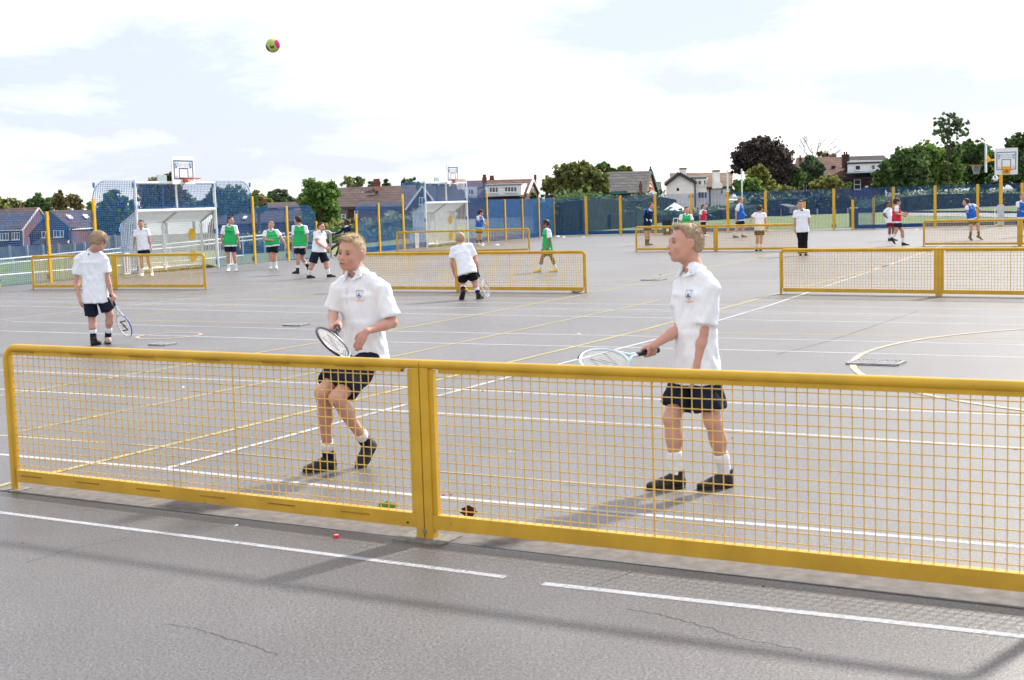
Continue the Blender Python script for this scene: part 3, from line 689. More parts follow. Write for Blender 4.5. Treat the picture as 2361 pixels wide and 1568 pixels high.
    MB().bar(bc - NI * .02 - UP * .3, bc - NI * .18 - UP * .33, .12, .10).build('board_bracket', WHITE, t)
    q = pL + d * (W * (boardx - .04)) + UP * 2.72 + nl * .5
    MB().box(q, (.42, .04, .28), (d, nl, UP)).build('rear_board', mat('pale_grey_board', (.45, .52, .56), .6, .3, var=.1), t)
    MB().bar(q - UP * .17, V((q.x, q.y, TALL * 0 + 1.5)) , .05).build('rear_board_post', BLUED, t)
    if hasnet: hoop_net(t, rc, rr, d, NI)
    stumps(t, pR + d * .62 if not blueboard else pL - d * .9, d, NI); 
    if blueboard:
        for (q, s) in ((pL, -1), (pR, 1)):
            for u in ((.45, 1.35) if s < 0 else (.55, 1.2)):
                MB().disc(q + d * (s * u) + UP * .45 + NI * .03, d, UP, .17, .2, .012, 24).build('target_disc', LBLUE, t)
    else: stumps(t, pL - d * .55, d, NI)
    return t
goal(P[322], P[503], P[224], P[587], 'nearer white recessed goal with basketball board, behind the left net', .54, False, False)
t = fence_thing('blue mesh fence with yellow posts right of the nearer goal, ending at the gap', P[664])
panel(t, P[587], P[664], LOW - .02); panel(t, P[664], P[731], LOW - .02, 'r', drop=1.28); post(t, P[664] + NI * .03, LOW - .02); post(t, P[731] + NI * .03, 1.28)
clips(t, P[664], LOW, LD); clips(t, P[587], LOW, LD, sides=(1,)); clips(t, P[731], 1.28, LD, sides=(-1,))
t = fence_thing('rounded blue mesh fence with yellow posts between the gap and the farther goal', P[875])
panel(t, P[823], P[875], LOW, 'l', drop=1.45); panel(t, P[875], P[931], LOW); post(t, P[823] + NI * .03, 1.48); post(t, P[875] + NI * .03, LOW)
clips(t, P[875], LOW, LD); clips(t, P[823], 1.48, LD, sides=(1,))
for a, b in ((P[823], P[875]), (P[875], P[931])): MB().box((a + b) / 2 + UP * .12 + nl * .03, ((b - a).length - .1, .012, .2), (LD, nl, UP)).build('kick_board', LBLUE, t)
goal(P[984], P[1079], P[931], P[1124], 'farther white recessed goal with basketball board and white hoop net', .58, True, True)
t = fence_thing('solid looking blue fence with yellow posts from the far goal to the corner', P[1165])
xs = [1124, 1165, 1205, 1243, 1278]
for i in range(4):
    a, b = P[xs[i]], P[xs[i + 1]]; panel(t, a, b, LOW, r=.0075, gv=.06, dense=None)
    MB().box((a + b) / 2 + UP * .12 + nl * .03, ((b - a).length - .1, .012, .2), (LD, nl, UP)).build('kick_board', LBLUE, t)
    if i: post(t, a + NI * .03, LOW + .02, w=.09); clips(t, a, LOW, LD)
post(t, P[1278] + NI * .03, LOW + .01, w=.05)
clips(t, P[1278], LOW, LD)
# far fence
NF = -nf
def far_seg(t, xa, xb, arch=None, drop=1.3, off=0.0, board=True, h=1.87, bm=BLUED):
    a, b = on_far(xa) + nf * off, on_far(xb) + nf * off
    tag(fence_wires(a, b, h, .065, .055, .0050, arch, .05, drop, None).build('mesh_panel', BLUED, t), kind='stuff')
    if board: MB().box((a + b) / 2 + UP * .11 + nf * .03, ((b - a).length - .14, .014, .17), (L2D, nf, UP)).build('kick_board', bm, t)
def far_post(t, x, h=1.9, off=0.0, w=.12):
    p = on_far(x) + nf * off; MB().box(p + NF * .03 + UP * h / 2, (w, .06, h), (L2D, nf, UP)).build('post', YEL2, t)
    if h > 1.5: clips(t, p, h, L2D, BLUED)
t = fence_thing('far dark blue mesh fence with yellow posts in front of the hedge and white house', on_far(1512))
fx = [1278, 1353, 1432, 1512, 1595, 1679, 1766]
for i in range(6): far_seg(t, fx[i], fx[i + 1])
for x in fx[1:]: far_post(t, x)
far_seg(t, 1766, 1853, 'r', 1.34, board=False); far_post(t, 1855, 1.34, 0)
stumps(t, on_far(1563), L2D, NF, .72, .4)
t = fence_thing('far blue mesh fence between the two entrances behind the boy in black trousers', on_far(1923))
far_seg(t, 1838, 1923, None, off=.9, board=False); far_seg(t, 1923, 2013, 'r', 1.42, off=.0, board=False); far_post(t, 1838, 1.36, .9); far_post(t, 1923, 1.9); far_post(t, 2015, 1.42, .0)
t = fence_thing('far blue mesh fence with yellow posts at the right in front of the dark hedge', on_far(2156))
far_seg(t, 1968, 2060, None, off=-.5); far_post(t, 1968, 1.36, -.5); 
for a_, b_ in ((2060, 2156), (2156, 2254), (2254, 2356), (2356, 2450)): far_seg(t, a_, b_, bm=mat('faded_navy_board', (.03, .06, .16), .6, .3, var=.2))
for x in (2060, 2156, 2254, 2356): far_post(t, x)
stumps(t, on_far(2303), L2D, NF, .8, .35)
# free standing basketball post at the right
bp = on_far(2304) + NF * 1.4; t = thing('basketball_post', bp, 'yellow basketball post with two white boards at the right edge', 'basketball post')
MB().tube([bp, bp + UP * 2.62], .075, 12).build('pole', YEL2, t, True)
MB().box(bp + UP * .5, (.28, .20, .9), (L2D, nf, UP)).build('pole_padding', mat('grey_white_padding', (.55, .56, .58), .7, .2, var=.15, vscale=6), t)
pc = at(2320, 372, bp.y - .55)
ax1 = V((.985, -.17, 0)).normalized(); nn1 = V((-.17, -.985, 0)).normalized()
rc, rr = backboard(t, pc, ax1, nn1, .96, 1.15)
MB().box(pc - UP * .38 + nn1 * .03, (.34, .03, .32), (ax1, nn1, UP)).build('mounting_plate', YEL2, t)
MB().bar(bp + UP * 2.3, V((pc.x, pc.y, 0)) - nn1 * .02 + UP * 2.55, .09, .09).bar(bp + UP * 2.62, bp + UP * 3.0 , .07).build('board_arm', YEL2, t)
p2 = at(2273, 366, bp.y + .2); MB().box(p2, (.05, 1.0, 1.2), (V((.925, -.38, 0)).normalized(), V((.38, .925, 0)).normalized(), UP)).build('backboard', mat('pale_board_edge', (.45, .56, .56), .6, .3, var=.1), t)
MB().bar(bp + UP * 2.93, V((p2.x + .03, p2.y, bp.z + 2.93)), .07, .09).slab([V((p2.x + .04, p2.y, z_)) + V((dx, 0, 0)) for dx, z_ in ((0, p2.z + .22), (.16, 2.98), (.16, 2.86), (0, p2.z - .16))], .05).build('side_arm', YEL2, t)
rc2 = p2 + V((-.42, 0, -.27)); ring = [rc2 + V((math.cos(a_) * .3, math.sin(a_) * .25, 0)) for a_ in [2 * math.pi * k / 24 for k in range(25)]]
MB().tube(ring, .014, 6, caps=False).build('hoop_ring', ORANGE, t); hoop_net(t, rc2, .2, V((1, 0, 0)), V((0, 1, 0)), mat('grey_cord', (.4, .42, .42), .8, .1))

# ------------------------------------------------------------------ rails, bins, rugby posts
def rail_run(pts, zs, r, nm, lab, cat, m, posts, grp=None):
    """pts (x, y, d, ground drop) ends of the run"""
    t = thing(nm, pts[0], lab, cat, grp)
    for z in zs:
        MB().tube([p + UP * z for p in pts], r, 8).build('rail', m, t, True)
    for p, h in posts: MB().tube([p, p + UP * h], r * 1.05, 8).build('post', m, t, True)
    return t
# silver handrail in the gap
d0 = 48.7; A_ = gp(690, 594.5); B_ = gp(763.5, 592)
A_ = V((A_.x, A_.y, 0)); B_ = V((B_.x, B_.y, 0)); hB = .92
t = thing('handrail', B_, 'grey tubular handrail in the gap that a boy in a jumper sits on', 'railing')
MB().tube([B_, B_ + UP * (hB - .06), B_ + UP * (hB - .02) - V((.04, 0, 0)), A_ + UP * (hB - .01)], .045, 10).build('rail_end', GREYM, t, True)
E_ = at(822, 540, 50.5); E0 = at(676, 536, 50.0)
MB().tube([E0, E_, E_ - UP * .06 + V((.03, 0, 0)), V((E_.x + .03, E_.y, -.02))], .05, 10).build('rail', GREYM, t, True)
MB().tube([A_ + UP * .42, B_ + UP * .42, V((E_.x, E_.y, .42))], .035, 10).build('rail', GREYM, t, True)
MB().tube([V((E0.x, E0.y, 0)), E0], .045, 8).build('post', GREYM, t, True)
# railings beyond the left fence
a0, a1 = at(-60, 604, 45), at(700, 534, 66)
t = thing('metal_railing', a0, 'low silver two-bar railing running past the left houses beyond the blue fence', 'railing', 'metal railings on the left field')
RAILM = mat('pale_galvanised_rail', (.62, .65, .68), .4, .5, metal=.2, var=.1)
for dz in (0, -.16): MB().tube([a0 + UP * dz, a1 + UP * dz], .035, 8).build('rail', RAILM, t, True)
for k in range(13):
    p = a0.lerp(a1, k / 12); MB().tube([V((p.x, p.y, terr(p.x, p.y) - .1)), p], .03, 6).build('post', RAILM, t, True)
a0, a1 = at(-60, 640, 41), at(560, 590, 53)
t = thing('metal_railing', a0, 'nearer and lower silver two-bar railing just beyond the left blue fence', 'railing', 'metal railings on the left field')
for dz in (0, -.15): MB().tube([a0 + UP * dz, a1 + UP * dz], .033, 8).build('rail', RAILM, t, True)
for k in range(10):
    p = a0.lerp(a1, k / 9); MB().tube([V((p.x, p.y, terr(p.x, p.y) - .1)), p], .03, 6).build('post', RAILM, t, True)
# rugby posts
for (x0, x1, y0, ytop) in ((1678, 1711, 461, 392),):
    pa, pb = at(x0, y0, 85), at(x1, 461.3, 90.3)
    t = thing('rugby_posts', V((pa.x, pa.y, 0)), 'tall pale rugby posts behind the far fence by the white house', 'rugby posts')
    for p, yt in ((pa, 392), (pb, 389)):
        tp = at(x0 if p is pa else x1 - 1, yt, p.y); MB().tube([V((p.x, p.y, 0)), V((p.x, p.y, tp.z))], .05, 8).build('post', mat('pale_green_white_paint', (.62, .74, .72), .5, .3, var=.1), t, True)
    MB().tube([pa, pb], .06, 8).build('crossbar', WHITE, t, True)
# bins
def bin_(x0, x1, y0, y1, d, lab, rim=None, taper=.78):
    c = at((x0 + x1) / 2, y1, d); hgt = (y1 - y0) / FPX * d; w = (x1 - x0) / FPX * d; c = V((c.x, c.y, 0))
    t = thing('litter_bin', c, lab, 'bin'); mb = MB(); ps = []
    for z, s in ((0.0, taper), (hgt * .9, .97), (hgt * .9, 1.04), (hgt, 1.04)):
        ps.append([c + V((w / 2 * s * i, w / 2 * s * j, z)) for i, j in ((-1, -1), (1, -1), (1, 1), (-1, 1))])
    for i in range(3):
        for k in range(4): mb.poly([ps[i][k], ps[i][(k + 1) % 4], ps[i + 1][(k + 1) % 4], ps[i + 1][k]])
    mb.poly(ps[0][::-1]); mb.build('bin_body', BLACKM, t)
    MB().box(c + UP * (hgt - .03), (w * .98, w * .98, .02)).build('bin_opening', mat('bin_inside', (.004, .004, .004), .9, .1), t)
    if rim: MB().tube([c + V((w * .5 * math.cos(a_), w * .5 * math.sin(a_), hgt + .03)) for a_ in [2 * math.pi * k / 16 for k in range(17)]], .03, 6, caps=False).build('bin_rim', rim, t)
    else: MB().box(c + V((0, -w * .49, hgt * .35)), (w * .25, .02, .12)).build('bin_label', WHITE, t)
bin_(1527, 1549, 504, 537, 64.0, 'dark square litter bin behind the far net, left of the white cricket target')
bin_(1960, 1977, 479, 521, 68, 'tall dark round bin with a white rim behind the far entrance', WHITE, .96)
# ------------------------------------------------------------------ vegetation
def leafmat(name, cols):
    mt = mat(name, cols[0], .75, .2, island=cols); t = mt.node_tree; b = t.nodes['Principled BSDF']; o = t.nodes['Material Output']
    src = b.inputs['Base Color'].links[0].from_socket; tc_ = t.nodes.new('ShaderNodeTexCoord'); z = t.nodes.new('ShaderNodeTexNoise'); z.inputs['Scale'].default_value = .9; z.inputs['Detail'].default_value = 3
    t.links.new(tc_.outputs['Object'], z.inputs['Vector']); rp = t.nodes.new('ShaderNodeValToRGB'); t.links.new(z.outputs[0], rp.inputs[0]); rp.color_ramp.elements[0].position = .36; rp.color_ramp.elements[0].color = (.55, .58, .6, 1); rp.color_ramp.elements[1].position = .64; rp.color_ramp.elements[1].color = (1.35, 1.3, 1.15, 1)
    mm = t.nodes.new('ShaderNodeMixRGB'); mm.blend_type = 'MULTIPLY'; mm.inputs[0].default_value = 1; t.links.new(src, mm.inputs[1]); t.links.new(rp.outputs[0], mm.inputs[2]); t.links.new(mm.outputs[0], b.inputs['Base Color'])
    tr = t.nodes.new('ShaderNodeBsdfTranslucent'); mx_ = t.nodes.new('ShaderNodeMixShader'); mx_.inputs[0].default_value = .38
    t.links.new(b.inputs['Base Color'].links[0].from_socket, tr.inputs[0]); t.links.new(b.outputs[0], mx_.inputs[1]); t.links.new(tr.outputs[0], mx_.inputs[2]); t.links.new(mx_.outputs[0], o.inputs[0]); return mt
LG = {
 'dark': leafmat('dark_leaves', [(0.048, 0.092, 0.041), (0.079, 0.144, 0.052), (0.125, 0.198, 0.070), (0.179, 0.254, 0.098)]),
 'mid': leafmat('green_leaves', [(0.070, 0.135, 0.041), (0.116, 0.208, 0.056), (0.179, 0.289, 0.079), (0.254, 0.345, 0.125)]),
 'olive': leafmat('olive_leaves', [(0.116, 0.135, 0.041), (0.179, 0.198, 0.056), (0.254, 0.272, 0.079), (0.327, 0.327, 0.125)]),
 'oak': leafmat('oak_leaves', [(0.098, 0.125, 0.045), (0.171, 0.198, 0.066), (0.235, 0.254, 0.089), (0.308, 0.318, 0.125)]),
 'beech': leafmat('copper_leaves', [(0.041, 0.032, 0.039), (0.067, 0.053, 0.058), (0.106, 0.083, 0.079), (0.148, 0.124, 0.106)]),
 'pale': leafmat('pale_leaves', [(0.179, 0.235, 0.107), (0.272, 0.308, 0.144), (0.381, 0.400, 0.198)]),
 'rust': leafmat('rusty_leaves', [(0.107, 0.107, 0.052), (0.162, 0.125, 0.061), (0.198, 0.179, 0.070), (0.272, 0.235, 0.107)]),
 'blue': leafmat('bluish_leaves', [(0.070, 0.116, 0.070), (0.107, 0.162, 0.089), (0.162, 0.217, 0.125)]),
}
BARK = mat('bark', (.07, .055, .04), .9, .1, var=.3, vscale=6, bump=.5)
def leaves(blobs, size, dens, elong=1.5, hollow=.25, cl=40, spf=.15):
    """blobs: (centre, rx, ry, rz); returns arrays of leaf clump quads"""
    allv = []
    for (c, rx, ry, rz, n) in blobs:
        # sub clumps for an uneven outline
        nc = max(6, int(n / cl)); d = RNG.normal(size=(nc, 3)); d /= np.linalg.norm(d, axis=1)[:, None]
        rad = (hollow + (1 - hollow) * RNG.random(nc) ** .45) * RNG.uniform(.66, 1.27, nc)
        cc = d * rad[:, None] * np.array([rx, ry, rz]) + np.array(c)
        k = RNG.integers(0, nc, n); sp = min(rx, rz) * spf
        p = cc[k] + RNG.normal(size=(n, 3)) * np.array([sp, sp, sp * .7]) * np.where(RNG.random((n, 1)) < .15, 1.8, 1.0)
        a = RNG.normal(size=(n, 3)); a /= np.linalg.norm(a, axis=1)[:, None]
        b = RNG.normal(size=(n, 3)); b -= a * (a * b).sum(1)[:, None]; b /= np.linalg.norm(b, axis=1)[:, None]
        s = size * RNG.uniform(.5, 1.3, n)[:, None]
        allv.append(np.stack([p - a * s * .5 * elong, p - b * s * .5, p + a * s * .5 * elong, p + b * s * .5], 1).reshape(-1, 3))
    v = np.concatenate(allv); f = np.arange(len(v)).reshape(-1, 4); return v, f
def tree(d, blobs, m, lab, base=None, trunk=.22, size=None, dens=1.0, grp=None, limbs=True, nm='tree', cat='tree', hollow=.25, kind=None, cl=26, spf=.13):
    """blobs in seen coordinates (x, y, rx, ry) at distance d"""
    k = d / FPX; cx = sum(b[0] for b in blobs) / len(blobs); bx = base[0] if base else cx
    B = at(bx, 500, d); gz = terr(B.x, B.y); B = V((B.x, B.y, gz)); t = thing(nm, B, lab, cat, grp)
    size = size or .25 * d / 130
    bl = []; 
    for (x, y, rx, ry) in blobs:
        c = at(x, y, d + random.uniform(-.5, .5)); n = int(rx * ry * 3.4 * dens); bl.append(((c.x, c.y, c.z), rx * k, max(rx, ry) * k * .8, ry * k, max(60, n)))
    v, f = leaves(bl, size, dens, hollow=hollow, cl=cl, spf=spf); o = np_mesh('crown', v, f, LG[m] if isinstance(m, str) else m, t, smooth=False)
    if limbs:
        mb = MB(); top = V(max(bl, key=lambda q: q[0][2])[0]); fork = B + UP * max(.6, (min(q[0][2] - q[3] for q in bl) - gz) * .9 + .3)
        mb.tube([B - UP * .2, B + UP * .4, fork], [trunk * 1.3, trunk, trunk * .8], 8)
        for q in bl:
            c = V(q[0]); mid = fork.lerp(c, .5) + V((random.uniform(-.3, .3), 0, .2 * q[3]))
            mb.tube([fork - UP * .2, mid, c], [trunk * .6, trunk * .4, trunk * .15], 6)
            for j in range(5):
                dv = V((random.uniform(-1, 1), random.uniform(-.6, .6), random.uniform(-.2, 1))).normalized()
                e_ = c + V((dv.x * q[1], dv.y * q[2], dv.z * q[3])) * .85
                mb.tube([mid.lerp(c, random.random()), (mid + e_) / 2 + UP * .1, e_], [trunk * .3, trunk * .18, trunk * .05], 5)
        mb.build('trunk', BARK, t, True)
    return t
GL = 'trees beyond the left fence'; GC = 'trees behind the middle houses'; GR = 'trees beyond the far fence'
tree(240, [(2, 470, 18, 20), (-12, 478, 18, 24)], 'olive', 'olive tree cut by the left edge above the brick house roof', grp=GL)
tree(245, [(35, 472, 15, 17), (28, 482, 14, 12)], 'pale', 'small pale green tree second from the left edge behind the house roof', grp=GL)
tree(235, [(72, 476, 18, 16), (92, 472, 20, 22), (108, 478, 14, 16)], 'dark', 'bushy dark green tree behind the ridge of the left brick house', grp=GL)
tree(225, [(133, 466, 15, 20), (148, 474, 14, 18), (140, 452, 8, 10)], 'rust', 'reddish dark tree between the two left houses', grp=GL)
tree(230, [(165, 462, 16, 18), (178, 472, 12, 14), (186, 480, 10, 10)], 'rust', 'loose open tree with gaps just left of the tall yellow post', grp=GL, dens=.7, cl=16, spf=.1)
tree(220, [(208, 477, 10, 10)], 'mid', 'small green tree hugging the left side of the tall yellow post', grp=GL)
tree(140, [(262, 470, 30, 26), (256, 500, 36, 36), (275, 520, 34, 40), (246, 530, 28, 30)], 'dark', 'large round dark tree seen through the left arched panel', grp=GL, trunk=.35)
tree(150, [(308, 486, 14, 24), (318, 510, 16, 24)], 'dark', 'narrow dark tree behind the left white post of the nearer goal', grp=GL)
tree(150, [(385, 414, 20, 13), (372, 436, 38, 24), (362, 462, 42, 26), (406, 452, 24, 26), (350, 440, 24, 20)], 'rust', 'tall dark tree rising above the beam of the nearer goal', base=(378, 0), trunk=.35, grp=GL)
tree(165, [(432, 470, 26, 20), (460, 476, 20, 14)], 'dark', 'lower dark tree behind the right half of the nearer goal', grp=GL)
tree(150, [(520, 450, 36, 20), (535, 466, 50, 24), (500, 472, 30, 24), (565, 470, 24, 20)], 'dark', 'wide dark tree behind the right arched panel of the nearer goal', base=(530, 0), trunk=.35, grp=GL)
tree(200, [(590, 456, 18, 14), (602, 468, 24, 14), (580, 470, 14, 12)], 'olive', 'yellow green tree behind the tall yellow post right of the nearer goal', grp=GC)
tree(235, [(640, 450, 22, 14), (650, 460, 26, 10), (628, 458, 14, 10)], 'blue', 'bluish round tree above the small roof left of the big leafy tree', grp=GC)
tree(235, [(676, 465, 12, 9), (690, 470, 10, 8)], 'blue', 'low bluish bush touching the left side of the big leafy tree', grp=GC)
tree(165, [(604, 478, 12, 10), (590, 482, 12, 9)], 'blue', 'dull green shrub on the small roof behind the blue fence', grp=GC)
tree(100, [(722, 432, 20, 17), (756, 438, 20, 19), (738, 452, 38, 24), (712, 470, 22, 24), (762, 472, 20, 26), (742, 496, 36, 26), (765, 512, 16, 16), (716, 500, 20, 18), (728, 520, 22, 12)], 'mid', 'big dense leafy tree in front of the long brown roof', base=(742, 0), trunk=.3, size=.20, dens=1.4)
tree(240, [(816, 424, 26, 15), (806, 414, 12, 10), (832, 418, 12, 9)], 'pale', 'thin pale tree showing sky above the long brown roof', grp=GC, dens=.42, hollow=.05, cl=8, spf=.08)
tree(260, [(853, 428, 6, 9)], 'dark', 'small dark tree touching the left of the brick chimney', grp=GC)
tree(260, [(890, 427, 8, 8), (890.5, 420, 4, 8)], 'dark', 'tiny pointed conifer right of the brick chimney', grp=GC)
tree(200, [(944, 424, 22, 10), (962, 436, 20, 14)], 'dark', 'dark tree above the rounded blue panel left of the farther goal', grp=GC)
tree(190, [(996, 436, 26, 16), (1008, 450, 26, 18)], 'dark', 'dark tree behind the blue top panel of the farther goal', grp=GC)
tree(170, [(1213, 452, 22, 8), (1195, 455, 14, 6), (1236, 455, 14, 6)], 'dark', 'dark bush in front of the house with the white dormer', grp=GR, limbs=False, nm='bush', cat='bush')
tree(150, [(1330, 390, 26, 14), (1304, 402, 26, 20), (1358, 404, 28, 20), (1330, 414, 34, 22), (1290, 424, 24, 20), (1376, 422, 26, 24), (1350, 436, 34, 16), (1300, 442, 30, 14), (1388, 438, 14, 14), (1345, 380, 14, 9)], 'oak', 'large spreading oak with dark limbs between two roofs', base=(1338, 0), trunk=.42, grp=GR, dens=.92, size=.30, hollow=.45)
tree(150, [(1259, 424, 11, 15), (1266, 436, 12, 10), (1262, 412, 6, 8)], 'oak', 'thin side branch tree left of the large oak', grp=GR, dens=.5, cl=12, spf=.1)
tree(190, [(1392, 384, 15, 10), (1408, 392, 18, 10), (1428, 396, 12, 7)], 'dark', 'dark tree tops directly right of the large oak', grp=GR)
tree(230, [(1443, 390, 15, 9), (1452, 394, 10, 7)], 'olive', 'rounded light green tree behind the grey roof ridge', grp=GR)
tree(200, [(1522, 442, 12, 6), (1518, 434, 8, 7)], 'olive', 'small shrub between the grey roof and the white house', grp=GR, limbs=False, nm='bush', cat='bush')
tree(170, [(1763, 326, 14, 12), (1742, 342, 34, 20), (1716, 362, 26, 24), (1768, 352, 36, 28), (1798, 372, 26, 34), (1702, 380, 14, 22), (1782, 396, 36, 30), (1740, 372, 38, 28), (1788, 424, 34, 22), (1762, 412, 30, 26)], 'beech', 'large dark copper beech behind the rugby posts', base=(1770, 0), trunk=.45, grp=GR, dens=1.25, size=.28)
tree(140, [(1743, 396, 22, 13), (1748, 412, 30, 18), (1762, 430, 26, 18), (1740, 430, 24, 14)], 'olive', 'round olive bushy tree in front of the copper beech', grp=GR)
tree(130, [(1728, 426, 26, 16), (1716, 440, 30, 14), (1748, 444, 24, 12), (1700, 428, 10, 14)], 'mid', 'green bushy tree right behind the taller rugby post', grp=GR)
tree(135, [(1810, 438, 18, 12), (1826, 446, 18, 12), (1800, 452, 26, 12)], 'oak', 'loose green shrub right of the copper beech', grp=GR)
tree(175, [(1870, 378, 18, 16), (1886, 392, 14, 22), (1862, 396, 18, 18), (1880, 416, 18, 14)], 'blue', 'ivy clad tree in front of the red roofed terrace', grp=GR)
tree(170, [(1832, 396, 14, 12), (1840, 412, 16, 18), (1824, 420, 14, 14)], 'dark', 'small dark tree between the copper beech and the red terrace', grp=GR)
tree(160, [(1909, 424, 30, 14), (1890, 432, 26, 12), (1930, 430, 18, 10), (1922, 414, 16, 9)], 'olive', 'yellow green bushy tree in front of the red terrace wall', grp=GR)
tree(260, [(1908, 360, 18, 7), (1892, 356, 8, 6)], 'rust', 'low reddish tree top showing above the red terrace roof', grp=GR)
tree(150, [(1954, 428, 7, 12)], 'mid', 'narrow pointed green shrub against the dark brick wall', grp=GR)
tree(150, [(2083, 362, 26, 20), (2068, 384, 34, 24), (2040, 408, 26, 18), (2062, 424, 34, 16), (2110, 356, 22, 18), (2100, 390, 40, 30), (2030, 428, 18, 14), (2095, 424, 40, 18)], 'dark', 'huge dark green tree right of the white dormered terrace', base=(2085, 0), trunk=.45, grp=GR, dens=1.0, size=.28)
tree(155, [(2140, 350, 30, 20), (2160, 372, 36, 26), (2140, 400, 38, 26), (2185, 392, 34, 28), (2170, 424, 44, 18), (2196, 356, 22, 20)], 'mid', 'huge green tree standing behind the slim young tree', base=(2150, 0), trunk=.45, grp=GR, dens=1.0, size=.28)
tree(165, [(2226, 356, 26, 22), (2256, 346, 26, 20), (2246, 378, 34, 28), (2222, 408, 34, 24), (2275, 380, 24, 30), (2262, 420, 36, 20), (2232, 334, 14, 10)], 'dark', 'huge dark tree left of the white basketball board', base=(2250, 0), trunk=.45, grp=GR, dens=1.0, size=.28)
tree(160, [(2352, 330, 26, 20), (2340, 356, 26, 24), (2360, 370, 24, 30), (2330, 396, 36, 28), (2364, 410, 26, 30), (2300, 418, 24, 16), (2326, 330, 10, 12)], 'dark', 'tall dark tree at the right edge behind the basketball board', base=(2350, 0), trunk=.45, grp=GR, dens=1.0, size=.28)
tree(120, [(2192, 268, 20, 10), (2172, 284, 26, 12), (2210, 284, 22, 14), (2190, 302, 34, 15), (2162, 306, 18, 9), (2180, 322, 24, 9), (2222, 306, 12, 10), (2200, 340, 24, 12)], 'blue', 'slim young tree with a sparse see-through crown above all others', base=(2187, 0), trunk=.065, size=.24, dens=.17, hollow=.0, cl=6, spf=.08)
# hedges and shrubs beyond the fences
def hedge(pts, m, lab, th=3.0, nm='hedge', dens=1.0, size=.22, grp=None, cat='hedge'):
    """pts: (x, ytop, d): crest of the hedge"""
    c0 = at(pts[0][0], pts[0][1], pts[0][2]); t = thing(nm, V((c0.x, c0.y, terr(c0.x, c0.y))), lab, cat, grp)
    vs = []
    for i in range(len(pts) - 1):
        a = at(*pts[i]); b = at(*pts[i + 1]); L = (b - a).length; hh = max(a.z, b.z) + .3
        n = int(L * hh * 26 * dens / (pts[i][2] / 100)); f = RNG.random(n); top = a.z + (b.z - a.z) * f
        zz = top * (RNG.random(n) ** .6) + RNG.normal(size=n) * .14
        x = a.x + (b.x - a.x) * f; y = a.y + (b.y - a.y) * f + RNG.uniform(-th / 2, th / 2, n) * (1 - .2 * RNG.random(n)); 
        g0 = terr((a.x + b.x) / 2, (a.y + b.y) / 2); zz = np.maximum(zz, g0)
        p = np.stack([x, y, zz], 1); q = RNG.normal(size=(n, 3)); q /= np.linalg.norm(q, axis=1)[:, None]; r_ = RNG.normal(size=(n, 3)); r_ -= q * (q * r_).sum(1)[:, None]; r_ /= np.linalg.norm(r_, axis=1)[:, None]
        s = size * RNG.uniform(.5, 1.4, n)[:, None]
        vs.append(np.stack([p - q * s * .7, p - r_ * s * .5, p + q * s * .7, p + r_ * s * .5], 1).reshape(-1, 3))
        # dark woody core
    v = np.concatenate(vs); np_mesh('foliage', v, np.arange(len(v)).reshape(-1, 4), LG[m], t, smooth=False)
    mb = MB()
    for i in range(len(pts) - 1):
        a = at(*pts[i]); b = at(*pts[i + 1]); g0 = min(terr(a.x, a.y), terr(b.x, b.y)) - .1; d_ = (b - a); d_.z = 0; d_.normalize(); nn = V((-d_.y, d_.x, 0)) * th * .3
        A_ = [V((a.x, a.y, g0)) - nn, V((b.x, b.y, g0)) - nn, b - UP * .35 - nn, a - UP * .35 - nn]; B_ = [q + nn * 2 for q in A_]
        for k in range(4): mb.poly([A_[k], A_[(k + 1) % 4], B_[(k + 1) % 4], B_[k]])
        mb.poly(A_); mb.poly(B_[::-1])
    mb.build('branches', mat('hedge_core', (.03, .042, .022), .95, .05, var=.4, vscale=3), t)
    return t
GH = 'hedges round the field'
hedge([(1262, 452, 74), (1300, 448, 75), (1360, 446, 80), (1408, 452, 84), (1440, 470, 86)], 'dark', 'tall dark hedge under the large oak behind the far fence', 3.5, grp=GH)
hedge([(1380, 481, 80), (1410, 478, 82), (1440, 472, 84), (1462, 474, 88), (1482, 486, 90)], 'mid', 'bright topped green hedge left of the white house', 2.5, grp=GH, dens=1.2)
hedge([(1446, 455, 112), (1470, 446, 114), (1500, 446, 116), (1530, 452, 118), (1542, 470, 118)], 'blue', 'loose grey green shrubs under the grey roofed house', 4, grp=GH)
hedge([(1485, 486, 95), (1530, 484, 97), (1570, 486, 99), (1592, 489, 100)], 'dark', 'low clipped hedge in front of the pale garden gazebo', 2, grp=GH)
hedge([(1590, 487, 100), (1640, 474, 101), (1700, 470, 104), (1722, 462, 106)], 'dark', 'dark clipped hedge under the right half of the white house', 3, grp=GH)
hedge([(1700, 452, 118), (1740, 448, 118), (1770, 452, 118), (1800, 450, 118), (1830, 448, 118), (1852, 462, 118)], 'blue', 'tall mixed shrubs behind the far fence below the copper beech', 5, grp=GH)
hedge([(1850, 460, 117), (1890, 444, 116), (1930, 442, 116), (1965, 450, 116), (1990, 464, 116)], 'blue', 'tall shrubs in front of the red terrace behind the far fence', 5, grp=GH, dens=1.2)
hedge([(1975, 470, 113), (2010, 458, 114), (2050, 446, 116), (2110, 440, 120), (2180, 438, 124), (2250, 438, 128), (2330, 438, 132), (2420, 438, 136)], 'dark', 'long dark hedge under the huge trees at the right', 5, grp=GH, dens=.9)
hedge([(748, 522, 75), (775, 510, 76), (800, 520, 77), (838, 505, 78), (860, 510, 80)], 'oak', 'garden shrubs behind the gap in the left fence', 3, grp=GH)
hedge([(560, 548, 62), (640, 545, 66), (740, 540, 68), (850, 536, 74), (960, 530, 82)], 'dark', 'low dark hedge behind the grey handrail', 1.6, grp=GH)
